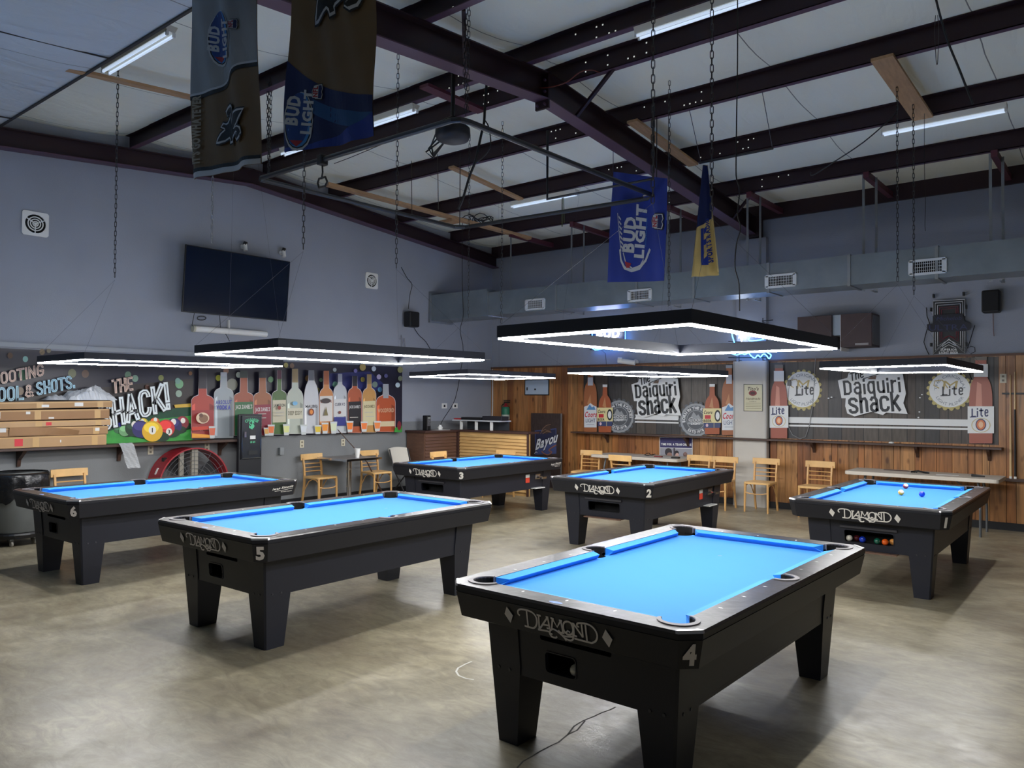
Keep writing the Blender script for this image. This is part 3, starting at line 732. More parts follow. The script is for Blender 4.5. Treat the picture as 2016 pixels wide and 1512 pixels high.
TABLES = {4: (-2.022, 3.995, -0.30), 5: (-5.080, 4.010, 0.9157), 6: (-7.901, 3.976, 1.066), 3: (-7.564, 8.566, 1.453), 2: (-4.792, 8.539, 1.713), 1: (-1.920, 8.434, 0.603)}
TLAB = {4: 'black pool table numbered 4, nearest, empty blue cloth', 5: 'black pool table numbered 5 in the front row, left of table 4', 6: 'black pool table numbered 6 by the trash can',
        3: 'black coin pool table numbered 3 in the back row, before the slatted desk', 2: 'black coin pool table numbered 2, middle of the back row', 1: 'black pool table numbered 1 with three balls on its cloth'}
def pool_table(no):
    x, y, deg = TABLES[no]; coin = no in (1, 2, 3)
    t = thing('pool_table', TLAB[no], 'pool table', (x, y, 0), math.radians(deg), 'blue cloth pool tables')
    part('apron', f_apron, 'apron', t); part('rail', f_rail, 'rail', t); part('bed', f_bed, 'bed_cloth', t, 'electric blue cloth')
    part(('cab', coin), f_cab(coin), 'cabinet', t)
    for sx in (-1, 1):
        for sy in (-1, 1):
            part(('leg', sx, sy), f_leg(sx, sy), 'leg', t)
            part(('trim', sx, sy), f_trim(sx, sy), 'corner_trim', t, 'silver corner trim')
            part(('pc', sx, sy), f_pocket('c', sx, sy), 'pocket_collar', t)
            e = 0.066
            part(('cl', sx, sy), lambda p: cushion((sx*RX, sy*e), (sx*RX, sy*(CY-0.088)), (sx, 0), 0.012, 0.046).build('cushion', CUSH, p, fix=True), 'cushion', t)
        part(('ps', sx), f_pocket('s', sx, 0), 'pocket_collar', t)
        part(('ce', sx), lambda p: cushion((-(CX-0.088), sx*RY), (CX-0.088, sx*RY), (0, sx), 0.046, 0.046).build('cushion', CUSH, p, fix=True), 'cushion', t)
    part(('logo', not coin), f_logo(not coin), 'maker_logo', t, 'DIAMOND lettering between two diamonds')
    # number on the chamfered corner
    cx, cy = WH-0.036, -LH+0.036
    n = Vector((1, -1, 0)).normalized(); u = Vector((1, 1, 0)).normalized()
    def mp(a, b, h): return Vector((cx, cy, 0))+u*a+n*(0.003+h-(0.752-b)/0.12*0.0281)+Vector((0, 0, b))
    P = Print(mp, 0.0004); P.text(str(no), 0, 0.652, 0.082, LOGOG if not coin else LOGOW, w=0.056 if no != 1 else None, off=0.05, align='c')
    P.build('number_decal', parent=t, label='number %d' % no)
    # oval sticker on the head rail
    if not coin:
        P = Print(lambda a, b, h: Vector((a, b, TOP+0.0005+h)), 0.0004)
        P.ell(-0.02, -LH+0.035, 0.037, 0.014, P_('pale_blue', (150,175,225))); P.ell(-0.02, -LH+0.035, 0.033, 0.011, P_('blue_oval', (110,140,215)))
        P.build('oval_sticker', parent=t, label='blue oval sticker')
    # spot on the cloth
    P = Print(lambda a, b, h: Vector((a, b, TOP-0.043+h)), 0.0005); P.ell(0, 0.51, 0.014, 0.014, P_('spot', (70,120,150)), n=12); P.build('foot_spot', parent=t)
    if coin:
        lm = mat('worn_brown_ledge', (120,92,76), 0.6, var=0.15, vscale=20)
        m = MB(); m.span((-0.25, -LH+0.095, 0.352), (0.25, -LH+0.20, 0.358)); m.span((-0.25, -LH+0.093, 0.346), (0.25, -LH+0.10, 0.358))
        for k in range(4): m.lathe([(0.006, 0), (0.006, 0.003)], 8, 1, (-0.2+0.13*k, -LH+0.12, 0.358))
        taper(m); m.build('cue_ledge', [lm, CHROME], t, label='worn brown ledge')
    if no in (2, 3):
        X = WH-0.150-0.008
        m = MB(); m.span((X, -0.62, 0.495), (X+0.004, 0.12, 0.545), 0); m.span((X+0.004, -0.58, 0.502), (X+0.005, 0.08, 0.515), 1)
        taper(m); m.build('ball_window', [mat('window_black', (10,10,12), 0.2), mat('balls_in_window', (150,120,95), 0.4, var=0.8, vscale=22)], t, label='long window showing balls')
        P = Print(lambda a, b, h: Vector((X+0.001+h, a, b)), 0.0005)
        P.poly([(0.40,0.535),(0.50,0.535),(0.50,0.58),(0.40,0.58)], pW); P.poly([(0.40,0.46),(0.50,0.46),(0.50,0.535),(0.40,0.535)], P_('sticker_red', (215,70,50)), same=True)
        P.build('price_sticker', parent=t, label='white and red sticker')
        m = MB(); m.span((X, 0.62, 0.50), (X+0.03, 0.74, 0.575), 0); m.span((X+0.03, 0.64, 0.53), (X+0.09, 0.72, 0.545), 0); m.span((X+0.075, 0.72, 0.50), (X+0.09, 0.83, 0.53), 0)
        
        taper(m); m.build('coin_slide', CHROME, t, label='chrome coin slide')
        MB().span((X-0.02, 0.55, 0.362), (X+0.07, 0.80, 0.374)).build('score_tray', WHITE, t, label='white tray')
    if no in (3, 6):
        def mp2(a, b, h): return Vector((WH+0.0015+h-(0.001+(0.752-b)/0.12*0.025), a, b))
        P = Print(mp2, 0.0004)
        P.text('Iwan Simonis', 0.84, 0.70, 0.024, LOGOW, w=0.26, off=0.03, shear=0.45, ux=(0.995, 0.07), uy=(-0.07, 0.995))
        P.line([(0.87,0.688),(0.95,0.69),(1.05,0.70),(1.10,0.706)], 0.004, LOGOW); P.text('BILLIARD CLOTH', 0.95, 0.672, 0.009, LOGOW, w=0.14, off=0.03)
        P.build('cloth_maker_logo', parent=t, label='white script lettering')
    return t
TB = {n: pool_table(n) for n in (4, 5, 6, 3, 2, 1)}

# ================================================================== LED lights hanging over the tables
LAMPS = {4: (-2.028, 4.026, -0.012, 2.018, 2.028, 2.031, 2.031, 1.10, 1.97), 5: (-4.955, 3.996, -0.018, 2.028, 2.030, 2.037, 2.032, 1.11, 2.03), 6: (-7.821, 3.931, -0.013, 2.029, 2.052, 2.045, 2.031, 1.13, 2.03),
         3: (-7.528, 8.592, -0.012, 2.009, 2.016, 2.026, 2.032, 1.14, 1.96), 2: (-4.759, 8.574, -0.071, 2.017, 2.020, 2.019, 2.015, 1.07, 1.98), 1: (-1.834, 8.477, 0.0, 2.009, 2.025, 2.022, 2.021, 1.066, 1.974)}
LEDM = mat('led_strip_light', (250,250,250), 0.5, emit=LED)
FRAME = mat('black_anodised_frame', (44,48,60), 0.6)
LCORN = {}
def table_light(no):
    x, y, yaw, z1, z2, z3, z4, W_, L_ = LAMPS[no]
    zc = (z1+z2+z3+z4)/4
    t = thing('table_light', 'rectangular black LED light frame glowing over pool table %d' % no, 'pool table light', (x, y, zc), yaw, 'LED frames over the pool tables')
    C = [Vector((sx*W_/2, sy*L_/2, z-zc)) for (sx, sy), z in zip(((-1,-1),(-1,1),(1,1),(1,-1)), (z1, z2, z3, z4))]
    m = MB(); s_ = MB(); th = 0.032; hh = 0.062
    ins = [Vector((c.x-math.copysign(th, c.x), c.y-math.copysign(th, c.y), c.z)) for c in C]
    i2 = [Vector((c.x-math.copysign(0.006, c.x), c.y-math.copysign(0.006, c.y), c.z)) for c in C]
    i3 = [Vector((c.x-math.copysign(th-0.006, c.x), c.y-math.copysign(th-0.006, c.y), c.z)) for c in C]
    U = Vector((0,0,hh)); D = Vector((0,0,0.004))
    for k in range(4):
        a, b = k, (k+1) % 4
        m.add([C[a], C[b], C[b]+U, C[a]+U, ins[a], ins[b], ins[b]+U, ins[a]+U], [(0,1,2,3),(4,7,6,5),(3,2,6,7),(0,4,5,1)])
        B0 = Vector((0,0,-0.010)); B1 = Vector((0,0,0.0))
        sh2 = [Vector((q.x-math.copysign(0.005, q.x), q.y-math.copysign(0.005, q.y), q.z)) for q in (C[a], C[b])]
        sh3 = [Vector((q.x+math.copysign(0.005, q.x), q.y+math.copysign(0.005, q.y), q.z)) for q in (ins[a], ins[b])]
        s_.add([sh2[0]+B1, sh2[1]+B1, sh2[1]+B0, sh2[0]+B0, sh3[0]+B1, sh3[1]+B1, sh3[1]+B0, sh3[0]+B0], [(0,1,2,3),(4,7,6,5),(3,2,6,7)])
    m.build('frame', FRAME, t); s_.build('led_strip', LEDM, t, label='glowing white LED strip')
    R = Matrix.Rotation(yaw, 3, 'Z'); o = Vector((x, y, zc))
    LCORN[no] = [o+R @ (c+U) for c in C]
    return t
LIGHTS = {n: table_light(n) for n in (4, 5, 6, 3, 2, 1)}
# ================================================================== things under the roof
def roofhit(px, py, off=0.0):
    d = FW + RT*((px-1008)/FPX) - UP*((py-756)/FPX); P = None
    for s_ in (1, -1):
        # zp: z = 5.107 - .085*s*(y-6.42)
        t = (5.107+0.085*s_*6.42-off-CO.z)/(d.z+0.085*s_*d.y); Q = CO+d*t
        if s_*(Q.y-6.42) >= 0: P = Q
    return P
def drop(P, px, py):
    """height at which the plumb line through P crosses the image row py"""
    d = FW + RT*((px-1008)/FPX) - UP*((py-756)/FPX)
    t = math.hypot(P.x, P.y)/math.hypot(d.x, d.y); return CO.z+d.z*t
def chain_mesh(m, a, b, pitch=0.046, w=0.019, r=0.0034, mi=0):
    a = Vector(a); b = Vector(b); d = b-a; L = d.length; d.normalize(); n = max(1, int(L/pitch))
    u = Vector((0.6,-0.75,0)).normalized(); u = (u-d*u.dot(d)).normalized(); v = d.cross(u)
    for i in range(n):
        c = a+d*(pitch*(i+0.5)); s_ = u if i % 2 else v; q = v if i % 2 else u; hl = pitch*0.62; k0 = len(m.v)
        path = [(0.5*w*math.cos(t)*1.0, (hl-0.5*w)*(1 if 0 < t < PI else -1)+0.5*w*math.sin(t)) for t in (0.001, 0.8, PI/2, 2.34, 3.14, 3.15, 3.94, 3*PI/2, 5.48, 6.28)]
        N = len(path)
        for j, (x, y) in enumerate(path):
            p = c+s_*x+d*y; o = (s_*x+d*(y-math.copysign(hl-0.5*w, y)))
            o = o.normalized() if o.length > 1e-6 else s_
            for e in (0, 1, 2):
                an = 2*PI*e/3; m.v.append(p+(o*math.cos(an)+q*math.sin(an))*r)
        for j in range(N):
            for e in range(3):
                A = k0+j*3+e; B = k0+j*3+(e+1) % 3; C_ = k0+((j+1) % N)*3+(e+1) % 3; D = k0+((j+1) % N)*3+e
                m.f.append((A, B, C_, D)); m.m.append(mi)
def chain(P, z1, label, double=False, material=CHAIN, top=None):
    m = MB(); zt_ = top if top is not None else zp(P[1])+0.15
    chain_mesh(m, (P[0], P[1], zt_), (P[0], P[1], z1))
    if double:
        chain_mesh(m, (P[0]+0.025, P[1]+0.01, zt_-0.02), (P[0]+0.02, P[1], z1+0.05)); chain_mesh(m, (P[0]-0.018, P[1]-0.012, zt_-0.06), (P[0]-0.015, P[1], z1+0.3))
    m.build('hanging_chain', material, label=label, cat='chain', group='chains hanging from the roof', origin=(P[0], P[1], z1))
E_ = {}
def ch(key, px, py0, py1, label, **k):
    P = roofhit(px, py0); z = drop(P, px, py1); E_[key] = Vector((P.x, P.y, z)); chain((P.x, P.y), z, label, **k)
def chz(key, px, py1, z, label, **k):
    P = hit(px, py1, 2, z); E_[key] = P; chain((P.x, P.y), z, label, **k)
ch('c1', 232, 160, 552, 'long dull chain at far left, ending free over the boxes mural')
ch('c2', 530, 180, 352, 'bunched triple chain between the two nearest banners, holding the pipe frame corner', double=True)
chz('c3', 597, 495, 2.9, 'chain hanging just right of the television')
chz('c4', 417, 480, 3.2, 'bright short chain hanging over the television top', material=mat('bright_chain', (170,172,176), 0.3, 0.8))
ch('c5', 784, 100, 530, 'long chain ending above the wall speaker near the corner')
ch('c6', 918, 30, 238, 'bunched chain from the main rafter to the pipe frame corner', double=True)
chz('c7', 1285, 400, 2.9, 'long chain crossing in front of the blue banner top')
chz('c8', 1401, 430, 2.9, 'long chain crossing in front of the gold banner top')
ch('c9', 1766, 165, 560, 'left chain of the pair hanging from the wooden board at right')
ch('c10', 1798, 200, 583, 'right chain of the pair hanging from the wooden board at right')
chz('c11', 922, 628, 2.75, 'far thin chain in front of the duct end near the corner')
chz('c12', 987, 640, 2.62, 'far thin chain dropping to the left tip of the light over table 4')
chz('c13', 1317, 605, 2.7, 'far chain hanging just right of the blue banner')

# wires that hold the lights: from the roof chains to the frame corners
def wires(no, ends):
    for c, e in ends:
        P = LCORN[no][c]; Q = Vector(e)
        m = MB(); m.tube([P+Vector((0,0,-0.01)), Q], 0.0009, 5)
        m.build('hanging_wire', WIRE, LIGHTS[no], world=True)
def up(no, c, dx=0, dy=0, z=None):
    P = LCORN[no][c]; return (P.x+dx, P.y+dy, z or zp(P.y+dy)+0.02)
wires(6, [(0, E_['c1']), (3, E_['c1']), (1, (-7.9, 4.72, zp(4.72))), (2, (-7.6, 4.72, zp(4.72)))])
wires(5, [(0, E_['c3']), (3, E_['c3']), (1, E_['c5']), (2, E_['c5'])])
wires(4, [(3, E_['c8']), (0, E_['c7']), (1, E_['c7']), (2, E_['c8'])])
wires(1, [(0, E_['c9']), (3, E_['c9']), (1, E_['c10']), (2, E_['c10'])])
wires(3, [(0, E_['c11']), (3, E_['c11']), (1, (-8.0, 9.44, zp(9.43))), (2, (-6.42, 9.44, zp(9.43)))])
wires(2, [(0, E_['c12']), (3, E_['c13']), (1, (-4.95, 9.46, zp(9.43))), (2, E_['c13'])])

# wooden boards fixed across the purlins
WOOD = mat('raw_pine_board', (176,140,104), 0.7, var=0.15, vscale=5, stretch=(6,1,6))
WOODD = mat('weathered_board_side', (96,66,54), 0.7)
def board(a, b, w_, h, label, up_=0.0, mats=WOOD):
    z0, z1 = zp(a[1])-h/2-up_, zp(b[1])-h/2-up_
    MB().bar((a[0], a[1], z0), (b[0], b[1], z1), w_, h).build('roof_board', mats, label=label, cat='wooden board', group='wooden boards across the purlins')
board((-9.75, 7.40), (-8.78, 11.25), 0.12, 0.05, 'long weathered board with cables on it, under the far purlins')
board((-7.86, 2.95), (-7.86, 4.75), 0.09, 0.03, 'thin board by the fluorescent fixture at far left', 0.0)
board((-7.55, 7.86), (-7.55, 9.46), 0.10, 0.03, 'pale board beside the middle fluorescent fixture')
board((-4.62, 7.86), (-4.62, 9.46), 0.14, 0.03, 'board end lying along the main rafter, above the blue banner')
board((-1.90, 7.86), (-1.86, 9.46), 0.20, 0.03, 'wide board at right carrying the pair of chains')
MB().span((-9.45, 9.55, zp(9.6)-0.10), (-9.15, 9.75, zp(9.6)-0.052)).build('board_block', WOOD, label='short board offcut screwed under the long weathered board', cat='wooden board')

# fluorescent strip fixtures
FIXW = mat('fixture_white', (214,210,196), 0.5); TUBE = mat('fluorescent_tube', (214,230,250), 0.25, emit=0.35)
def fixture(x0, x1, y, z, label):
    t = thing('strip_light', label, 'ceiling light', ((x0+x1)/2, y, z), 0, 'fluorescent strip lights under the roof'); L = (x1-x0)/2
    MB().add([(s_*L, a, b) for s_ in (-1, 1) for a, b in ((-0.035, 0.0), (-0.06, 0.055), (0.06, 0.055), (0.035, 0.0))], [(0,1,2,3),(7,6,5,4),(0,4,5,1),(1,5,6,2),(2,6,7,3),(3,7,4,0)]).build('housing', FIXW, t)
    for s_ in (-1, 1):
        tb_ = MB().tube([(-L+0.02, s_*0.03, -0.02), (L-0.02, s_*0.03, -0.02)], 0.013, 10).build('tube', TUBE, t, smooth=False, label='pale fluorescent tube')
        m = MB()
        for e in (-1, 1): m.box((e*(L-0.01), s_*0.03, -0.018), (0.02, 0.022, 0.036))
        m.build('lamp_holder', WHITE, tb_)
    return t
fixture(-7.66, -6.40, 3.215, zp(3.2)-0.02, 'strip light beside the roof sheets at upper left')
fixture(-6.95-0.95, -6.42, 6.10, zp(6.1)-0.07, 'strip light below the ridge, partly behind the second banner')
fixture(-9.02, -8.05, 6.10, zp(6.1)-0.07, 'strip light below the ridge, seen between the two nearest banners')
fixture(-7.78, -6.52, 9.50, zp(9.5)-0.07, 'strip light behind the pipe frame')
fixture(-3.54, -1.1, 6.10, zp(6.1)-0.07, 'long strip light at the top of the picture, left of the chain pair')
fixture(-2.30, -1.08, 9.50, zp(9.5)-0.07, 'strip light at right, beside the wide board')

# hanging pipe frame
PIPE = mat('dark_pipe', (58,60,64), 0.4, 0.6); ZF = 4.05
A, B, C_, D = (-7.36, 4.68), (-4.42, 4.70), (-4.35, 7.96), (-7.28, 7.76)
def rc(p, q, r_):   # corner helper: points near p towards q
    v = Vector((q[0]-p[0], q[1]-p[1])).normalized()*r_; return (p[0]+v.x, p[1]+v.y, ZF)
path = [rc(A,B,0.06), rc(B,A,0.25), rc(B,A,0.08), (B[0]-0.02, B[1]+0.03, ZF), rc(B,C_,0.12), rc(B,C_,0.3), rc(C_,B,0.06)]
path2 = [rc(C_,D,0.04), rc(D,C_,0.25), rc(D,C_,0.1), rc(D,A,0.1), rc(D,A,0.25), rc(A,D,0.02)]
t = thing('hanging_pipe_rack', 'square frame of dark pipe hanging on chains under the roof', 'pipe frame', (-5.85, 6.3, ZF))
MB().tube(path, 0.026, 10).build('pipe', PIPE, t, world=True); MB().tube(path2, 0.026, 10).build('pipe', PIPE, t, world=True)
m = MB(); m.tube([(C_[0]-0.12, C_[1]-0.10, ZF), (C_[0]+0.02, C_[1]+0.05, ZF+0.05), (C_[0]+0.10, C_[1]-0.09, ZF)], 0.018, 6); m.build('corner_joint', CHROME, t, world=True, label='shiny corner joint')
MB().tube([(C_[0]+0.0, C_[1], ZF), (C_[0]+0.0, C_[1], zp(7.96))], 0.006, 6).build('frame_hanger', CHAIN, t, world=True)
MB().tube([(D[0], D[1], ZF), (D[0], D[1], zp(7.8)+0.1)], 0.006, 6).build('frame_hanger', CHAIN, t, world=True)
P1 = roofhit(1078, 262); z1 = drop(P1, 1070, 392); P2 = roofhit(1275, 200); z2 = drop(P2, 1278, 345)
m = MB(); m.tube([(P1.x, P1.y, zp(P1.y)+0.03), (P1.x, P1.y, z1), (P2.x, P1.y+0.02, z1), (P2.x, P1.y+0.02, zp(P1.y)+0.03)], 0.017, 8)
m.build('pipe_bracket', PIPE, label='dark pipe trapeze bracket hanging behind the pipe frame', cat='pipe bracket')
# clamp light on the frame
Pq = hit(660, 322, 2, ZF)
t = thing('clamp_light', 'small black clamp light on the left run of the pipe frame', 'clamp light', (Pq.x, 4.69, ZF-0.02))
MB().box((0,0,0.015), (0.07,0.09,0.10)).build('clamp', BLACK, t, bevel=0.008)
MB().tube([(0,0,-0.04),(0.02,-0.01,-0.11),(-0.01,0.0,-0.17)], 0.009, 6).build('arm', BLACK, t)
MB().tube([(-0.07,0,-0.20),(-0.05,0,-0.16),(0.05,0,-0.16),(0.08,0,-0.21),(0.05,0,-0.25),(-0.05,0,-0.25),(-0.07,0,-0.20)], 0.011, 6).build('lamp_bracket', BLACK, t)
# projector
Pp = hit(892, 268, 2, 4.16)
t = thing('projector', 'black ceiling projector hanging at the ridge', 'projector', (Pp.x-0.10, Pp.y+0.10, 4.16), -0.3)
MB().lathe([(0.001,-0.02),(0.08,-0.015),(0.15,0.01),(0.17,0.05),(0.165,0.12),(0.13,0.15)], 24).build('body', mat('projector_shell', (16,20,30), 0.5), t, smooth=True)
MB().tube([(0,0,0.16), (0,0,zp(5.5)-4.16+0.1)], 0.02, 10).build('mount_pole', BLACK, t)
m = MB()
for a in range(4): m.bar((0,0,0.24), (0.14*math.cos(a*PI/2+0.5), 0.14*math.sin(a*PI/2+0.5), 0.165), 0.02, 0.012)
m.build('mount_bracket', BLACK, t)
m = MB()
for k in range(3): m.tube([(-0.1,0,0.12),(-0.3,-0.02+0.03*k,0.16-0.03*k),(-0.44,-0.03*k,0.08-0.04*k),(-0.40,0,-0.02-0.02*k),(-0.18,0,0.03)], 0.009, 6)
m.build('cable_bundle', CABLE, t)

# roof cables
def cable(pts, r, label, m_=CABLE, name='cable', cat='cable', group=None, par=None):
    if par: return MB().tube(pts, r, 6).build(name, m_, par, world=True)
    return MB().tube(pts, r, 6).build(name, m_, label=label, cat=cat, group=group)
def sm(pts):
    P = [Vector(p) for p in pts]; out = [P[0]]
    for i in range(len(P)-1):
        p0 = P[max(i-1,0)]; p1 = P[i]; p2 = P[i+1]; p3 = P[min(i+2, len(P)-1)]
        for k in range(1, 5):
            t_ = k/4; out.append(0.5*((2*p1)+(-p0+p2)*t_+(2*p0-5*p1+4*p2-p3)*t_*t_+(-p0+3*p1-3*p2+p3)*t_**3))
    return out
def pxc(pts, ax, val): return sm([hit(x, y, ax, val) for x, y in pts])
cable(pxc([(958,165),(955,200),(953,240),(948,262),(942,290),(935,320),(925,345),(917,372),(910,395),(902,412)], 1, 6.2), 0.014, 'thick black cable bundle hanging under the ridge beside the projector')
cable(pxc([(953,235),(962,250),(966,285),(955,305),(935,322)], 1, 6.25), 0.007, 'thin cable loop right of the black cable bundle')
cable(pxc([(1036,118),(1038,140),(1030,165),(1045,172),(1080,172),(1115,162),(1142,142),(1165,138),(1180,143)], 1, 6.36), 0.006, 'red cable looping across the ridge joint', mat('red_cable', (110,44,36), 0.5))
cable(sm([(-4.94, 6.3, zp(6.3)+0.02), (-4.94, 5.0, zp(5.0)+0.02), (-4.94, 3.8, zp(3.8)+0.03), (-4.94, 2.0, zp(2)+0.03)]), 0.011, 'grey conduit running along the top of the main rafter', mat('grey_conduit', (150,150,150), 0.4, 0.4), 'conduit', 'conduit')
MB().box((-4.97, 6.27, zp(6.3)-0.02), (0.10, 0.14, 0.10)).build('junction_box', STEEL, label='steel junction box at the ridge joint', cat='junction box')
cable(pxc([(1452,0),(1452,120),(1450,240),(1449,330),(1450,352),(1456,375),(1452,420),(1458,450),(1450,480),(1447,525),(1455,560),(1456,612)], 1, 4.9), 0.004, 'long black power cord dropping to the light over table 4')
cable(pxc([(787,520),(800,545),(811,560),(807,580),(804,608)], 1, 9.6), 0.006, 'black speaker cable above the left wall speaker')
cable(sm([left(x, y, 0.04) for x, y in ((815,645),(825,660),(838,672),(850,690),(872,704))]), 0.006, 'black cable from the left wall speaker towards the lights')
cable(pxc([(910,400),(910,445),(910,560),(912,620),(906,650),(912,690),(905,742),(900,770),(892,795),(870,830),(866,845)], 1, 10.3), 0.006, 'long cord falling past the corner light to the desk')
cable(pxc([(1822,455),(1821,440),(1822,400),(1820,330),(1820,215)], 1, 9.3), 0.003, 'thin cord from the wide board to above the duct')
cable(pxc([(1766,215),(1755,232),(1700,280),(1640,320),(1600,345),(1596,338)], 1, 9.4), 0.007, 'diagonal rod under the purlins at right', PIPE, 'diagonal_rod', 'rod')
cable(pxc([(1838,-20),(1862,70),(1890,140),(1915,205)], 1, 7.4), 0.010, 'pole leaning up through the top right corner', PIPE, 'leaning_pole', 'pole')
cable(pxc([(1842,30),(1840,60),(1843,118),(1846,122),(1848,60),(1846,30)], 1, 7.4), 0.003, 'pull cord loop hanging from the leaning pole', WIRE, 'pull_cord', 'cord')
cable(pxc([(920,30),(960,22),(1010,5),(1040,-6)], 1, 5.2), 0.004, 'thin wire running right from the bunched chain')
cable(pxc([(658,322),(690,310),(750,285)], 1, 5.6), 0.004, 'thin cord along the pipe frame')
for (x_, y0, y1, n) in ((861, 265, 412, 'left'), (809, 215, 425, 'tall')):
    cable(pxc([(x_, y0), (x_+1, (y0+y1)/2), (x_+2, y1)], 1, 7.8), 0.005, '%s cord hanging down to the long weathered board' % n, mat('brown_cord', (64,58,46), 0.6), 'cord', 'cord')
P = hit(1107, 375, 1, 9.5); m = MB(); m.tube([P, P+Vector((0,0,-0.55))], 0.008, 6); m.tube([P+Vector((0.02,0,0)), P+Vector((0.04,0,-0.5))], 0.006, 6); m.build('cord', mat('green_cord', (74,84,52), 0.6), label='green cord hanging at the strip light behind the pipe frame', cat='cord')
m = MB(); rr_ = random.Random(5)
for k in range(5):
    cx_ = -9.05+rr_.uniform(-0.15,0.15); cy_ = 10.0+rr_.uniform(-0.2,0.2); zz = zp(cy_)+0.02
    m.tube([(cx_+0.16*math.cos(a_*PI/6), cy_+0.16*math.sin(a_*PI/6), zz+0.05*math.sin(a_+k)+0.03) for a_ in range(13)], 0.008, 6)
m.build('cable_coil', CABLE, label='tangled black cable coil lying on the long weathered board', cat='cable')
# rod with the gold banner
RODY = 8.28
rod_ = cable([hit(1377,321,1,RODY), hit(1522,292,1,RODY)], 0.014, 'black banner rod under the purlins', BLACK, 'banner_rod', 'rod')
for x_, y_ in ((1380, 320), (1521, 292)):
    P = hit(x_, y_, 1, RODY); cable([P, (P.x, 7.98, zp(7.94)+0.01)], 0.004, 'short hook holding the %s end of the banner rod' % ('left' if x_ < 1400 else 'right'), WIRE, 'rod_hook', 'hook', par=rod_)

# ================================================================== air duct along the back wall
DUCT = mat('galvanised_duct', (132,142,148), 0.38, 0.55, var=0.12, vscale=3)
DY0, DY1, DZ0, DZ1 = 10.36, 10.86, 3.18, 3.59
t = thing('air_duct', 'long galvanised steel air duct running along the back wall', 'air duct', (-4, 10.6, DZ0))
m = MB(); m.span((XL+0.02, DY0-0.03, DZ0-0.01), (-9.02, DY1+0.03, DZ1+0.06)); m.build('duct_section', DUCT, t, world=True)
xs = [-9.02, -7.52, -6.0, -5.05, -3.95, -2.9, -1.9, 4.4]
for i in range(len(xs)-1):
    e = 0.012*i; m = MB(); m.span((xs[i]+0.003, DY0, DZ0), (xs[i+1]-0.003, DY1, DZ1-e*0.5)); m.build('duct_section', DUCT, t, world=True)
    m = MB(); m.span((xs[i]-0.018, DY0-0.014, DZ0-0.014), (xs[i]+0.018, DY1+0.014, DZ1+0.014-e*0.5)); m.build('duct_flange', STEEL, t, world=True)
MB().span((XL+0.012, DY0-0.07, DZ0-0.05), (XL+0.05, DY1+0.06, DZ1+0.12)).build('duct_end_flange', STEEL, t, world=True)
VW = mat('vent_frame', (206,210,212), 0.45)
for (x0, y0, x1, y1) in ((1037,588,1071,611), (1239,569,1281,594), (1510,539,1565,567), (1793,509,1860,542)):
    a = hit(x0, y0, 1, DY0); b = hit(x1, y1, 1, DY0); zc = (a.z+b.z)/2; hh = abs(hit((x0+x1)/2, y0, 1, DY0).z-hit((x0+x1)/2, y1, 1, DY0).z)/2*0.8
    v = MB(); xm = (a.x+b.x)/2; hw = abs(b.x-a.x)/2
    for (dx, dz, w_, h_) in ((0, hh, hw*2, 0.028), (0, -hh, hw*2, 0.028), (-hw, 0, 0.028, hh*2), (hw, 0, 0.028, hh*2)): v.box((xm+dx, DY0-0.01, zc+dz), (w_+0.02, 0.022, h_))
    o = v.build('vent_frame', VW, t, world=True)
    g = MB(); g.span((xm-hw, DY0-0.004, zc-hh), (xm+hw, DY0-0.001, zc+hh), 1)
    k = -hw+0.03
    while k < hw: g.box((xm+k, DY0-0.008, zc), (0.004, 0.008, hh*2), 0); k += 0.022
    for q in range(1, 4): g.box((xm, DY0-0.008, zc-hh+q*hh/2), (hw*2, 0.006, 0.004), 0)
    g.build('vent_grille', [VW, HOLEK], o, world=True)
m = MB(); a = hit(1093, 613, 2, DZ0-0.012); b = hit(1124, 620, 2, DZ0-0.02); m.bar(a, b, 0.02, 0.004); m.build('loose_seam_strip', CHROME, t, world=True)
# maroon outriggers with straps that carry the duct
for (x_, s1, s2) in ((1150, 1142, 1176), (1015, 1052, None), (1345, 1323, 1310), (1490, 1477, 1506), (1712, 1692, 1712), (1960, 1953, 1965)):
    y_ = {1150: 447, 1015: 460, 1345: 420, 1490: 388, 1712: 345, 1960: 300}[x_]
    P = roofhit(x_, y_); x0 = P.x
    m = MB(); m.span((x0-0.035, 10.80, zp(10.86)-0.085), (x0+0.035, YB-0.06, zp(10.86)-0.005)); o = m.build('duct_outrigger', MARO, label='maroon channel between the last purlin and the wall, over the duct', cat='steel channel', group='maroon channels holding the duct')
    for yy_ in (DY0+0.52, DY1+0.25):
        if yy_ > DY1+0.2 and s2 is None: continue
        m = MB(); q = x0+(-0.05 if yy_ < 11 else 0.05); m.span((q-0.016, yy_-0.002, DZ0-0.02), (q+0.016, yy_+0.002, zp(10.86)-0.02))
        m.span((q-0.016, DY1+0.0, DZ0-0.025), (q+0.016, yy_, DZ0-0.017)); m.build('duct_strap', STEEL, label='steel strap from a maroon channel down behind the duct', cat='metal strap', group='steel straps holding the duct')

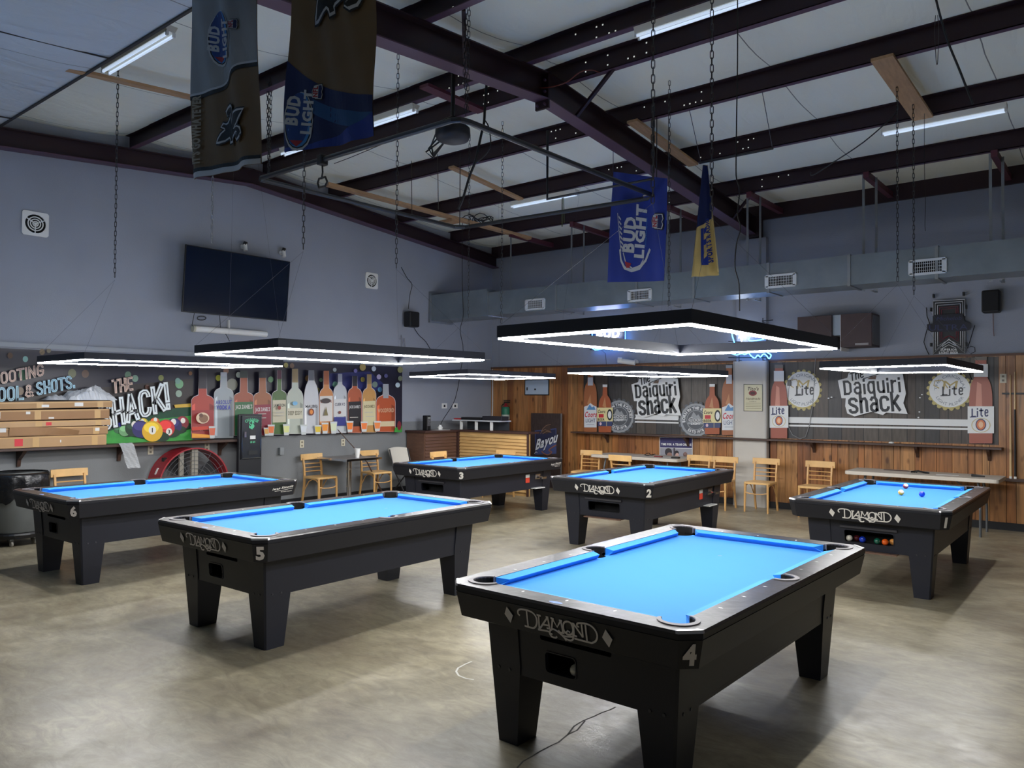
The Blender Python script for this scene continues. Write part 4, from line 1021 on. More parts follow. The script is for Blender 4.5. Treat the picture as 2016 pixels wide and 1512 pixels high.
# ================================================================== banners
def sstep(nt, x, a, b):
    r = nt.nodes.new('ShaderNodeMapRange'); r.inputs[1].default_value = a; r.inputs[2].default_value = b; nt.links.new(x, r.inputs[0]); return r.outputs[0]
def banner(name, label, corners, ripple, base, art, cols=28, rows=36, seed=0):
    """corners: bottom-left, bottom-right, top-right, top-left in space; ripple(u, v) depth; art draws in u, v (0..1) on it"""
    bl, br, tr, tl = [Vector(c) for c in corners]
    n = (br-bl).cross(tl-bl).normalized()
    if n.dot(CO-bl) < 0: n = -n
    def mp(u, v, h=0): return (bl*(1-u)+br*u)*(1-v)+(tl*(1-u)+tr*u)*v+n*(ripple(u, v)+h)
    m = MB(); vs = [mp(i/cols, j/rows) for j in range(rows+1) for i in range(cols+1)]; N = len(vs)
    vs += [v-n*0.002 for v in vs]
    fs = [(j*(cols+1)+i, j*(cols+1)+i+1, (j+1)*(cols+1)+i+1, (j+1)*(cols+1)+i) for j in range(rows) for i in range(cols)]
    m.add(vs, fs+[tuple(N+q for q in reversed(f)) for f in fs])
    t = thing(name, label, 'banner', (bl+br)/2)
    o = m.build('cloth', base, t, world=True, smooth=True)
    A_ = Print(lambda u, v, h: mp(u, v, h+0.003), 0.0008, fine=0.05); art(A_)
    # cut large shapes finer so that they follow the folds
    A_.build('printed_design', parent=t, world=True)
    return t
fB = mat('banner_cloth_blue', (24,50,140), 0.75, var=0.15, vscale=3); fN = mat('banner_cloth_navy', (16,32,84), 0.75)
fT = mat('banner_cloth_tan', (112,92,66), 0.8, var=0.08, vscale=3); fG = mat('banner_cloth_grey', (150,154,156), 0.75, var=0.1, vscale=3)
fS = mat('banner_silver', (186,190,194), 0.6); fK = mat('banner_black', (14,14,16), 0.7); fR = mat('banner_red', (150,34,44), 0.7); fC = mat('banner_mid_blue', (28,76,130), 0.75); fL = mat('banner_light_blue', (60,130,200), 0.7)
fY = mat('banner_gold', (202,178,112), 0.7, var=0.1, vscale=5)
def densify(pts, k=4):
    out = []
    for i in range(len(pts)):
        a, b = pts[i], pts[(i+1) % len(pts)]
        for j in range(k): out.append((a[0]+(b[0]-a[0])*j/k, a[1]+(b[1]-a[1])*j/k))
    return out
def strips(P, lo, hi, m, u0=0.0, u1=1.0, n=24, nv=10):
    """fill between two curves v=lo(u), v=hi(u) with a grid so that it follows the folds"""
    pts = []; 
    for i in range(n+1):
        u = u0+(u1-u0)*i/n
        for j in range(nv+1): pts.append((u, lo(u)+(hi(u)-lo(u))*j/nv))
    P.quads(pts, [(i*(nv+1)+j, (i+1)*(nv+1)+j, (i+1)*(nv+1)+j+1, i*(nv+1)+j+1) for i in range(n) for j in range(nv)], m)
FLEUR = [(0,1),(0.10,0.80),(0.19,0.60),(0.17,0.40),(0.08,0.22),(0.20,0.34),(0.30,0.52),(0.42,0.60),(0.56,0.55),(0.62,0.40),(0.58,0.26),(0.46,0.24),(0.42,0.33),(0.49,0.35),(0.47,0.45),(0.38,0.43),(0.30,0.30),(0.24,0.12),(0.26,0.04),(0.34,-0.02),(0.30,-0.12),(0.22,-0.06),(0.14,-0.06),(0.12,-0.25),(0.05,-0.42),(0,-0.5)]
def fleur(P, cx, cy, s_, rot, asp, mk=None, mo=None):
    def T(p, k):
        x, y = p[0]*k, (p[1]-0.2)*k
        c, q = math.cos(rot), math.sin(rot); return (cx+(x*c-y*q)*s_*asp, cy+(x*q+y*c)*s_)
    full = FLEUR+[(-x, y) for x, y in reversed(FLEUR[1:-1])]
    P.line([T(p, 1.0) for p in full], s_*0.17, fK, closed=True); P.line([T(p, 1.0) for p in full], s_*0.075, mo or fS, closed=True)
    P.poly([T(p, 0.93) for p in full], mk or fK)
def oval_logo(P, cx, cy, rx, ry, asp, tail=True):
    """blue upright oval with slanted lettering reading upwards"""
    P.ell(cx, cy, rx, ry, fS); P.ell(cx, cy+ry*0.03, rx*0.93, ry*0.95, fK); P.ell(cx, cy+ry*0.05, rx*0.84, ry*0.93, fL); P.ell(cx-rx*0.1, cy+ry*0.08, rx*0.74, ry*0.9, mat('banner_logo_blue', (22,60,130), 0.7))
    P.poly([(cx-rx*0.5, cy-ry*0.62), (cx+rx*0.3, cy-ry*0.66), (cx-rx*0.05, cy-ry*0.86)], fR)
def bud(P, x1, x2, y0, h, wd, lean=0.3):
    up_ = (0.0, 1.0)
    P.text('BUD', x1, y0+h*0.18, wd, fS, w=h*0.52, off=0.05, ux=(lean*0.3, 1), uy=(-1, lean*0.25))
    P.text('LIGHT', x2, y0, wd, fS, w=h*0.78, off=0.05, ux=(lean*0.3, 1), uy=(-1, lean*0.25))
def shield(P, cx, cy, w_, h):
    o = [(-0.5,0.42),(-0.2,0.5),(0,0.42),(0.2,0.5),(0.5,0.42),(0.46,-0.15),(0.25,-0.4),(0,-0.5),(-0.25,-0.4),(-0.46,-0.15)]
    f = lambda k: [(cx+y*w_*k, cy+x*h*k) for x, y in o]
    P.poly(f(1.12), fK); P.poly(f(1.0), fS); P.poly(f(0.9), fN)
    P.poly([(cx-0.42*w_, cy-0.40*h), (cx+0.12*w_, cy-0.42*h), (cx+0.12*w_, cy+0.42*h), (cx-0.3*w_, cy+0.40*h)], fS)
    P.text('NFL', cx+0.07*w_, cy-0.36*h, w_*0.42, fR, w=h*0.72, off=0.05, ux=(0, 1), uy=(-1, 0))

# nearest left banner (y = 3.63, under the edge of the roof sheets)
def H(x, y, Y): return hit(x, y, 1, Y)
def art1(P):
    b = lambda u: 0.44+0.02*math.sin(u*3)+0.13*(1/(1+math.exp(-(u-0.6)*12)))
    strips(P, b, lambda u: 0.995, fG); strips(P, lambda u: b(u)-0.022, lambda u: b(u)+0.006, fK, nv=1); strips(P, b, lambda u: b(u)+0.012, fS, nv=1)
    strips(P, lambda u: 0.0, lambda u: 0.030, fS, nv=1); strips(P, lambda u: 0.03, lambda u: 0.05, fK, nv=1)
    oval_logo(P, 0.45, 0.74, 0.19, 0.155, 1); bud(P, 0.40, 0.60, 0.62, 0.27, 0.13, 0.35); shield(P, 0.69, 0.80, 0.12, 0.055)
    fleur(P, 0.60, 0.235, 0.185, -1.0, 1.9)
    P.text("IT'S GOWHATEVER", 0.16, 0.07, 0.10, mat('banner_faded_text', (150,140,120), 0.7), w=0.37, off=0.05, ux=(0, 1), uy=(-1, 0), gap=0.05)
Y1 = 2.98
c = [H(383,354,Y1), H(514,322,Y1), H(503,-25,Y1), H(379,-25,Y1)]
for q_ in (2, 3): c[q_].z = min(c[q_].z, zp(Y1)-0.04)
rp1 = lambda u, v: 0.02*math.sin(u*9+v*2)*(1-v*0.4)+0.012*math.sin(u*17+v*5)
bt = banner('team_banner', 'tan and grey fabric banner with a blue oval logo over a fleur-de-lis, nearest at left', c, rp1, fT, art1)
cable([c[3]+Vector((0,0,-0.01)), (c[3].x, Y1, zp(Y1)+0.16)], 0.004, 'cord holding the left corner of the tan and grey banner', WIRE, 'banner_cord', 'cord', par=bt)
cable([c[2]+Vector((0,0,-0.01)), (c[2].x, Y1, zp(Y1)+0.16)], 0.004, 'cord holding the right corner of the tan and grey banner', WIRE, 'banner_cord', 'cord', par=bt)
def art2(P):
    b = lambda u: 0.50-0.34*(1-math.exp(-u*1.6))*0.95
    strips(P, lambda u: 0.0, b, fN); strips(P, lambda u: b(u)-0.17-0.03*u, lambda u: b(u)-0.10-0.0*u, fC, u0=0.30, nv=3)
    strips(P, lambda u: 0.0+0.0*u, lambda u: 0.02+0.12*u*u, fB, nv=3)
    oval_logo(P, 0.16, 0.16, 0.15, 0.165, 1); bud(P, 0.14, 0.29, 0.08, 0.31, 0.11, 0.4); shield(P, 0.35, 0.315, 0.10, 0.085)
    fleur(P, 0.55, 0.86, 0.30, -0.72, 1.7)
Y2 = 3.05
c = [H(566,302,Y2), H(743,270,Y2), H(732,-60,Y2), H(572,-60,Y2)]
rp2 = lambda u, v: 0.022*math.sin(u*7+1+v*3)+0.01*math.sin(u*19+v*7)
bt = banner('team_banner', 'tan and dark blue fabric banner with a big fleur-de-lis, second from left', c, rp2, fT, art2)
for k_, q in ((3, 'left'), (2, 'right')): cable([c[k_]+Vector((0,0,-0.01)), (c[k_].x, Y2, zp(Y2)+0.2)], 0.004, 'cord holding the %s corner of the tan and dark blue banner' % q, WIRE, 'banner_cord', 'cord', par=bt)
def art3(P):
    P.line([(0.23,0.30),(0.26,0.20),(0.33,0.13),(0.43,0.105),(0.55,0.13),(0.66,0.20),(0.72,0.31)], 0.03, fS); P.line([(0.30,0.27),(0.35,0.17),(0.44,0.125),(0.56,0.155),(0.62,0.21)], 0.014, fS)
    P.poly([(0.33,0.19),(0.42,0.17),(0.40,0.13),(0.36,0.13)], fR)
    P.text('BUD', 0.44, 0.27, 0.15, fS, w=0.33, off=0.05, ux=(0.06,1), uy=(-1,0.05)); P.text('LIGHT', 0.62, 0.22, 0.16, fS, w=0.50, off=0.05, ux=(0.03,1), uy=(-1,0.05))
    for k in range(7): P.line([(0.19+0.012*k, 0.60-0.045*k), (0.24+0.012*k, 0.57-0.045*k)], 0.016, fS)
    P.line([(0.17,0.63),(0.22,0.45),(0.27,0.28)], 0.012, fS)
    P.text('official beer sponsor', 0.665, 0.33, 0.02, fL, w=0.28, off=0.0, ux=(0,1), uy=(-1,0)); shield(P, 0.86, 0.575, 0.22, 0.15)
Y3a, Y3b = 8.25, 7.75
c = [H(1196,556,Y3a), H(1311,553,Y3b), H(1316,352,Y3b), H(1207,338,Y3a)]
rp3 = lambda u, v: 0.02*math.sin(u*8)+0.008*math.sin(u*21+v*4)
bt = banner('beer_banner', 'royal blue fabric banner with white BUD LIGHT lettering hanging before the duct', c, rp3, fB, art3)
for k_, q in ((3, 'left'), (2, 'right')): cable([c[k_]+Vector((0,0,-0.01)), (c[k_].x, c[k_].y, zp(c[k_].y)+0.15)], 0.004, 'cord holding the %s corner of the royal blue banner' % q, WIRE, 'banner_cord', 'cord', par=bt)
# gathered gold and navy banner on the rod: a cone of folds
def art4(P):
    strips(P, lambda u: 0.42+0.14*u, lambda u: 0.995, fN, nv=8)
    strips(P, lambda u: 0.18, lambda u: 0.995, mat('banner_deep_gold', (150,130,70), 0.7), u0=0.0, u1=0.05, nv=4, n=2)
    P.text('SPORTS RADIO', 0.63, 0.12, 0.13, fB, w=0.40, off=0.05, ux=(-0.16,1), uy=(-1,-0.1))
    P.line([(0.30,0.43),(0.33,0.13),(0.52,0.14)], 0.09, fB); P.line([(0.33,0.30),(0.46,0.31)], 0.05, fB); P.line([(0.36,0.40),(0.47,0.42)], 0.05, fB)
    P.text('KRVM NETWORK', 0.84, 0.14, 0.045, fN, w=0.42, off=0.03, ux=(-0.12,1), uy=(-1,-0.1))
bl, br = H(1366,548,RODY), H(1421,537,RODY-0.05); tl, tr = H(1385,325,RODY), H(1394,324,RODY)
rp4 = lambda u, v: 0.07*math.sin(u*6.3+0.6)*(1-v*0.75)+0.03*math.sin(u*15)*(1-v)
banner('radio_banner', 'gathered gold and navy fabric banner hanging from the black rod', [bl, br, tr, tl], rp4, fY, art4)
# ================================================================== printed wall murals
def pxprint(side, off):
    f = left if side == 'l' else back
    return Print(lambda u, v, h: f(u, v, off+h), 0.0006)
pc = {}
def pm(rgb, rough=0.42):
    k = tuple(int(v) for v in rgb)
    if k not in pc: pc[k] = mat('print_%d_%d_%d' % k, k, rough)
    return pc[k]
U_ = dict(uy=(0, -1))
def rect(P, x0, y0, x1, y1, m, dy=0.0): P.poly([(x0, y0), (x1, y0+dy), (x1, y1+dy), (x0, y1)], m)
def bottle(P, x0, x1, yb, ytop, ysh, nw, glass, cap=None, ycap=None, taper=1.0, ynb=None):
    """outline of a bottle between x0..x1; ysh = height where it reaches full width, ynb = foot of the neck"""
    cx = (x0+x1)/2; hw = (x1-x0)/2; n2 = nw/2
    if ynb is None: ynb = ysh-(ysh-ytop)*0.55
    d = ysh-ynb
    sh_ = [(hw, ysh)]+[(n2+(hw-n2)*math.cos(k*PI/10)**1.0, ysh-d*(0.92*math.sin(k*PI/10))) for k in (1, 2, 3, 4)]+[(n2*1.08, ynb), (n2, ynb-(ynb-ytop)*0.35), (n2*0.95, ytop)]
    R = [(hw*taper*0.96, yb), (hw*taper, yb-2)]+sh_
    P.poly([(cx+a, b) for a, b in R]+[(cx-a, b) for a, b in reversed(R)], glass)
    if cap is not None: rect(P, cx-n2*1.05, ytop-1, cx+n2*1.05, ycap, cap)

P = pxprint('l', 0.006)
def bline(x): return 883-0.0375*x-(0 if x < 500 else 0)
top_ = lambda x: 685.5+0.0467*x
P.poly([(-60, top_(-60)), (792, top_(792)), (791.5, 851), (465, 860.5), (-60, 885)], mat('mural_night_blue', (34,32,48), 0.4, var=0.35, vscale=1.6))
P.poly([(-60, 790), (230, 760), (380, 745), (380, 802), (205, 842), (-60, 870)], mat('mural_dark_brown', (44,36,36), 0.4, var=0.3, vscale=2))
P.poly([(650, 735), (728, 731), (760, 760), (690, 790), (640, 770)], mat('mural_blue_glow', (50,54,110), 0.4, var=0.3, vscale=3))
rb = random.Random(11)
BK = [(50,707,6,(150,200,190)),(83,693,6,(130,110,80)),(46,738,11,(70,120,90)),(142,735,9,(110,112,84)),(168,736,8,(96,72,60)),(252,738,7,(100,130,110)),(266,745,7,(120,150,130)),(317,744,6,(130,136,80)),(353,756,9,(120,170,130)),(352,775,7,(150,170,150)),(430,744,6,(170,170,70)),(445,730,6,(150,110,90)),(470,738,6,(190,200,190)),(457,757,12,(130,130,120)),(350,750,6,(120,160,150)),(563,719,5,(160,150,80)),(575,720,5,(120,90,70)),(533,747,6,(110,150,110)),(606,745,6,(130,100,60)),(632,748,4,(110,140,110)),(625,768,5,(130,120,70)),(659,728,4,(190,200,200)),(660,757,6,(110,160,140)),(714,723,7,(170,150,90)),(736,726,5,(200,210,220)),(746,742,5,(200,190,220)),(714,747,5,(150,140,70)),(788,728,6,(150,150,100)),(783,758,5,(190,210,220)),(788,745,5,(140,150,120)),(748,767,5,(90,140,180)),(738,757,6,(120,140,130)),(375,735,4,(130,90,60)),(290,762,5,(90,60,50)),(20,700,6,(90,60,40)),(200,720,5,(80,70,60)),(760,740,4,(110,110,160)),(96,690,5,(120,110,90)),(40,770,8,(120,100,80)),(700,730,4,(130,120,180))]
for x, y, r, c in BK: P.ell(x, y, r*0.9, r, pm(c), n=14)
FELT = mat('mural_felt_green', (58,150,62), 0.5, var=0.2, vscale=6); FELTD = mat('mural_felt_dark', (24,72,48), 0.5, var=0.2, vscale=6)
P.poly([(205, 874), (205, 842), (330, 806), (380, 800), (380, 866)], FELTD); P.poly([(205, 874), (210, 850), (300, 826), (380, 818), (380, 866)], FELT)
P.poly([(343, 797), (380, 794), (380, 801), (345, 803)], pm((210,170,60)))
def rball(x, y, r, c, st=None, num=None):
    P.ell(x+r*0.5, y+r*0.55, r*1.15, r*0.55, pm((18,50,30)), n=14)
    P.ell(x, y, r, r, pm(c), n=24); P.ell(x-r*0.1, y-r*0.35, r*0.72, r*0.5, pm([min(255, v*1.18+12) for v in c]), n=16)
    if st: P.ell(x+st[0]*r, y+st[1]*r, r*0.36, r*0.42, pm((236,232,222)), n=14)
    if num: P.text(num, x+st[0]*r, y+st[1]*r+r*0.2, r*0.42, pK, off=0.03, align='c', **U_)
rball(359,832,13,(130,34,44),(0.1,-0.3)); rball(238,840,9,(30,30,110)); rball(231,846,7,(60,110,70)); rball(282,833,10,(200,180,60),(-0.2,-0.4)); rball(305,832,10,(200,90,40),(0.1,-0.6)); rball(343,838,15,(34,34,90),(-0.1,-0.5))
rball(245,848,11,(110,160,110)); rball(262,843,16,(26,56,36),(0.15,-0.45)); rball(277,845,17,(48,44,100)); rball(327,843,17,(200,44,40),(0.35,0.4),'3'); rball(300,849,20.5,(226,176,44),(0,-0.1),'1')
WT = pm((226,234,236)); PKT = pm((206,176,160)); BLT = pm((150,196,216)); GRT = pm((120,130,138))
def mtext(s, x, y, h, m, w, sl, align='l', inner=True, off=0.03):
    ux = (math.cos(sl), -math.sin(sl)); uy = (-math.sin(sl)*0.4, -1)
    P.text(s, x+1.2, y+1.4, h, pK, w=w, off=0.05, ux=ux, uy=uy, align=align, gap=0.12); P.text(s, x, y, h, m, w=w, off=off, ux=ux, uy=uy, align=align, gap=0.12)
def inl(s, x, y, h, w, m, sl, align='l', sw=0.2): P.stext(s, x, y, h, w, m, sw=sw, ux=(math.cos(sl), -math.sin(sl)), uy=(-math.sin(sl)*0.35, -1), inner=pm((60,60,70)), edge=pm((20,20,26)), align=align)
inl('SHOOTING', 86, 738, 20, 118, PKT, 0.20, 'r'); inl('POOL', 45, 785, 24, 66, BLT, 0.09, 'r'); inl('&', 50, 781, 21, 15, PKT, 0.12); inl('SHOTS.', 147, 762, 22, 75, BLT, 0.2, 'r')
inl('THE', 223, 773, 23, 38, PKT, 0.17)
inl('SHACK!', 200, 846, 46, 140, WT, 0.318, sw=0.19)
# bottles: x0, x1, base, top, shoulder, neck, glass colour, cap colour, cap bottom, label box, label colour, lettering, lettering colour
BT = [(377,421,863,727,790,15,(196,70,52),(40,36,44),765,(808,862),(176,60,54),'BUFFALO TRACE',(240,225,205)),
      (422,459,862,734,772,12,(176,186,188),(196,200,206),741,None,None,'ABSOLUT',(60,70,170)),
      (461,499,858,731,780,14,(176,84,50),(36,50,44),744,(792,858),(44,110,56),'JACK DANIEL\'S',(235,232,220)),
      (500,534,857,733,780,13,(172,96,50),(40,40,44),744,(797,857),(150,36,52),'JACK DANIEL\'S',(235,225,220)),
      (536,564,855,730,776,8,(74,110,44),(90,30,50),746,(788,832),(220,212,180),'JAMESON',(40,50,40)),
      (565,597,854,727,778,11,(200,208,190),(176,150,100),753,(804,825),(232,226,196),'DEEP EDDY',(100,96,60)),
      (599,627,853,730,776,10,(222,224,226),(120,124,130),749,None,None,'MALIBU',(50,50,54)),
      (629,656,853,731,774,10,(220,140,70),(190,100,50),757,(780,830),(236,232,222),'SAILOR',(150,60,40)),
      (657,682,852,737,768,7,(206,212,214),(170,176,190),752,(786,820),(232,232,228),'CUERVO',(50,56,80)),
      (685,712,852,741,775,9,(190,90,50),(40,36,40),760,(791,840),(28,26,28),'JACK DANIEL\'S',(225,225,220)),
      (714,740,851,738,774,8,(214,156,80),(180,150,90),756,(790,838),(232,222,170),'JACK DANIEL\'S',(70,56,30)),
      (741,778,850,757,790,10,(196,84,40),(170,176,180),784,(830,840),(232,214,170),'WOODFORD',(235,190,150))]
YN = [778,764,773,773,769,765,750,764,758,764,764,778]; YS = [790,776,782,782,779,788,792,782,774,777,779,792]
hz = lambda c: [v*0.84+b*0.16 for v, b in zip(c, (84,84,104))]  # mixes a bluish haze into the printed bottle colours
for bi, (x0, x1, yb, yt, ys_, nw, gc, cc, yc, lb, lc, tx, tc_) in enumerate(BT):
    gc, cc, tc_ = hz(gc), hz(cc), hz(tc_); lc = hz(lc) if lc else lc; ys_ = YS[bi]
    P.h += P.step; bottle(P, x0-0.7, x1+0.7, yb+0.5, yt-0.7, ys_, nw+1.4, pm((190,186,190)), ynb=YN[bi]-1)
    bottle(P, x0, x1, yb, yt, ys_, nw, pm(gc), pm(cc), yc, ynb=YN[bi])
    w_ = x1-x0
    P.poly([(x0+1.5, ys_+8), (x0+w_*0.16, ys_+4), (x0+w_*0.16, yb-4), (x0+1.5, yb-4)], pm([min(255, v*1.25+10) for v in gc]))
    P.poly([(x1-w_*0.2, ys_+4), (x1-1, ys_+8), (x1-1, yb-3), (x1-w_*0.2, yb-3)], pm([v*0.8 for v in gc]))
    if lb: rect(P, x0+1, lb[0], x1-1, lb[1], pm(lc), -1.0)
    ty = {'BUFFALO TRACE': 848, 'ABSOLUT': 796, 'MALIBU': 803, 'WOODFORD': 812}.get(tx, (lb[0]+13 if lb else 800))
    P.text(tx, x0+2.5, ty, 7.5 if w_ > 30 else 5.5, pm(tc_), w=w_-5, off=0.03, ux=(1, -0.03), **U_)
P.text('VODKA', 426, 806, 8, pm((60,70,170)), w=28, off=0.05, **U_)
P.ell(399, 823, 13, 11, pm((226,200,170))); P.ell(401, 824, 9, 8, pm((140,104,80))); P.ell(396, 818, 4, 4, pm((110,80,66)))
P.poly([(378,841),(420,838),(420,845),(378,848)], pm((205,70,50))); P.poly([(378,853),(420,857),(420,862),(378,862)], pm((236,160,60)))
P.ell(613, 811, 5.5, 7, pm((130,60,36))); P.ell(613, 811, 3, 4.5, pm((226,140,60))); rect(P, 658, 821, 681, 838, pm((50,56,130))); P.ell(669, 812, 2.6, 3, pm((130,70,60)))
P.ell(550, 803, 3, 4, pm((150,60,50))); P.ell(581, 794, 5, 4, pm((120,180,220))); P.ell(642, 789, 9, 5, pm((60,50,50))); P.poly([(642,800),(646,818),(638,818)], pm((120,110,70)))
for x0, yy in ((686, 822), (715, 812), (717, 820), (540, 812), (541, 818), (505, 815), (505, 823)): P.line([(x0+3, yy), (x0+19, yy-0.5)], 1.4, pm((190,186,176)))
for x, y, h, c in ((412,863,24,(220,110,80)),(520,858,16,(226,170,90)),(528,858,22,(230,120,60)),(558,857,22,(220,224,150)),(592,856,20,(214,220,226)),(620,855,18,(220,190,60)),(634,854,22,(236,150,60)),(651,854,24,(214,222,190)),(683,851,22,(236,130,60)),(711,850,20,(236,130,70)),(737,849,20,(236,140,80))):
    P.poly([(x+1.5, y), (x+10.5, y-0.3), (x+13, y-h), (x-1, y-h)], pm((200,206,206))); P.poly([(x+1.5, y-h*0.25), (x+10.5, y-h*0.26), (x+12, y-h*0.85), (x, y-h*0.84)], pm(c))
P.poly([(778,842),(791,838),(791.5,851),(776,851)], FELT); P.ell(786, 838, 4, 9, pm((120,40,50)))
t = P.build('wall_mural', label='wide printed mural of liquor bottles and pool balls on the left wall', cat='mural')

# back wall murals: dark plank background
PLK = [mat('mural_plank_%d' % i, c, 0.4, var=0.25, vscale=5, stretch=(6,6,0.8)) for i, c in enumerate(((66,62,58),(82,74,66),(56,54,54),(74,64,56)))]
SLV = pm((150,154,158)); SLVD = pm((84,88,94)); CRM = pm((226,214,160)); NAVY = pm((40,46,96)); AMB = pm((160,98,62)); AMBL = pm((190,134,92)); RED = pm((196,50,60)); WTE = pm((226,228,228)); DKT = pm((28,32,36)); CAPC = pm((120,124,128))
BLOB = [(240,915),(330,890),(345,842),(430,836),(520,838),(600,850),(700,838),(860,855),(890,1040),(865,1130),(905,1235),(700,1222),(670,1245),(560,1215),(400,1258),(330,1230),(310,1160),(315,1085),(275,1085)]
def planks(P, x0, x1, tl, tr, bl, br):
    rr = random.Random(int(x0)); x = x0
    yt = lambda x: tl+(tr-tl)*(x-x0)/(x1-x0); yb_ = lambda x: bl+(br-bl)*(x-x0)/(x1-x0)
    P.poly([(x0, yt(x0)), (x1, yt(x1)), (x1, yb_(x1)), (x0, yb_(x0))], mat('mural_plank_gap', (24,22,22), 0.5)); P.h += P.step
    while x < x1:
        e = min(x1, x+rr.choice((17, 22, 26, 30)))
        P.poly([(x+0.6, yt(x+0.6)), (e-0.6, yt(e-0.6)), (e-0.6, yb_(e-0.6)), (x+0.6, yb_(x+0.6))], rr.choice(PLK), same=True); x = e
def sign(P, x, y, kx, ky):
    T = lambda q: (x+(q[0]-240)/4.846*kx, y+(q[1]-915)/4.846*ky)
    P.poly([T(q) for q in BLOB], WTE)
    for s_, q, h, w_, sl in (('The', (362,918), 66, 130, 0.28), ('Daiquiri', (300,1046), 118, 540, 0.055), ('shack', (352,1222), 150, 480, 0.06)):
        a = T(q); P.stext(s_, a[0], a[1], h/4.846*ky, w_/4.846*kx, DKT, sw=0.19, ux=(math.cos(sl), -math.sin(sl)*ky/kx), uy=(-0.09, -1), gap=0.17)
    P.poly([T(q) for q in ((520,902),(555,880),(610,868),(600,905))], pm((110,84,66))); P.line([T((480,900)), T((640,850))], 1.6, DKT)
def coors(P, x0, x1, yb, yt, k=1.0):
    w_ = x1-x0; cx = (x0+x1)/2; H_ = yb-yt
    bottle(P, x0, x1, yb, yt, yb-H_*0.56, w_*0.42, AMB, SLV, yt+H_*0.035); P.poly([(x0+w_*0.25, yb-H_*0.45), (x0+w_*0.5, yb-H_*0.6), (x0+w_*0.6, yb-H_*0.4)], AMBL)
    rect(P, cx-w_*0.2, yt+H_*0.13, cx+w_*0.2, yt+H_*0.26, pm((200,204,214)))
    P.poly([(x0+0.5, yb-H_*0.07), (x0+0.5, yb-H_*0.40), (cx-w_*0.2, yb-H_*0.42), (cx, yb-H_*0.46), (cx+w_*0.25, yb-H_*0.42), (x1-0.5, yb-H_*0.40), (x1-0.5, yb-H_*0.07)], pm((214,218,222)))
    P.poly([(x0+w_*0.2, yb-H_*0.35), (cx-w_*0.05, yb-H_*0.44), (cx+w_*0.12, yb-H_*0.39), (cx+w_*0.3, yb-H_*0.41), (x1-w_*0.1, yb-H_*0.35)], pm((90,140,190)))
    P.text('Coors', x0+1, yb-H_*0.235, H_*0.085, RED, w=w_*0.92, off=0.03, shear=0.2, **U_); P.text('LIGHT', x0+w_*0.14, yb-H_*0.15, H_*0.062, NAVY, w=w_*0.76, off=0.0, **U_)
    P.line([(x0+w_*0.2, yb-H_*0.115), (x1-w_*0.2, yb-H_*0.115)], 0.8, pm((130,136,150)))
def banquet(P, x0, x1, yb, yt):
    w_ = x1-x0; cx = (x0+x1)/2; H_ = yb-yt
    bottle(P, x0+w_*0.1, x1-w_*0.1, yb, yt, yb-H_*0.52, w_*0.28, pm((166,88,54)), WTE, yt+H_*0.045)
    P.poly([(cx-w_*0.16, yb-H_*0.55), (cx, yb-H_*0.75), (cx+w_*0.08, yb-H_*0.52)], AMBL)
    rect(P, x0, yb-H_*0.52, x1, yb-H_*0.23, CRM); rect(P, x0+w_*0.04, yb-H_*0.23, x1-w_*0.04, yb-H_*0.13, pm((60,70,110)))
    P.text('Coors', x0+1.2, yb-H_*0.41, H_*0.065, DKT, w=w_*0.46, off=0.03, shear=0.2, **U_); rect(P, x0+w_*0.1, yb-H_*0.385, x0+w_*0.42, yb-H_*0.31, RED); P.text('BEER', x0+1.2, yb-H_*0.245, H_*0.05, DKT, w=w_*0.44, off=0.03, **U_)
    P.ell(x1-w_*0.2, yb-H_*0.37, w_*0.17, H_*0.12, DKT, n=14); P.ell(x1-w_*0.2, yb-H_*0.37, w_*0.11, H_*0.08, WTE, n=12); P.line([(x0+w_*0.6, yb-H_*0.52), (x0+w_*0.6, yb-H_*0.13)], 0.7, CRM)
    P.ell(x0+w_*0.22, yb-H_*0.18, w_*0.07, H_*0.035, pm((220,190,200)), n=10)
def capdisc(P, cx, cy, rx, ry):
    for k in range(20): P.ell(cx+rx*1.0*math.cos(k*PI/10), cy+ry*1.0*math.sin(k*PI/10), rx*0.13, ry*0.13, SLVD, n=8)
    P.ell(cx, cy, rx, ry, SLV); P.ell(cx, cy, rx*0.86, ry*0.86, SLVD); P.ell(cx, cy, rx*0.6, ry*0.6, SLV); P.ell(cx, cy, rx*0.56, ry*0.56, SLVD)
    P.poly([(cx-rx*0.55, cy+ry*0.25), (cx-rx*0.15, cy-ry*0.5), (cx+rx*0.05, cy-ry*0.25), (cx+rx*0.15, cy-ry*0.35), (cx+rx*0.55, cy+ry*0.25)], SLV)
    P.text('Coors', cx, cy+ry*0.1, ry*0.26, pK, w=rx*0.98, off=0.05, shear=0.2, align='c', **U_); P.text('Coors', cx, cy+ry*0.09, ry*0.26, WTE, w=rx*0.98, off=0.0, shear=0.2, align='c', **U_)
    P.text('LIGHT', cx, cy+ry*0.28, ry*0.13, WTE, w=rx*0.62, off=0.03, align='c', **U_)
    P.text('BORN IN THE ROCKIES', cx, cy-ry*0.64, ry*0.17, WTE, w=rx*2.4, off=0.03, align='c', arc=ry*0.64, **U_)
    P.text('ESTD 1978', cx, cy+ry*0.80, ry*0.17, WTE, w=rx*1.15, off=0.03, align='c', arc=-ry*0.80, **U_)
P = pxprint('b', 0.034)
planks(P, 1149, 1450, 727, 716, 852, 858)
P.poly([(1249.5,816),(1336,817.5),(1336,827.5),(1249.5,825.5)], WTE); P.poly([(1249.5,829),(1336,831),(1336,834),(1249.5,832)], WTE, same=True)
capdisc(P, 1219, 820, 29, 32); capdisc(P, 1370, 827, 31, 33)
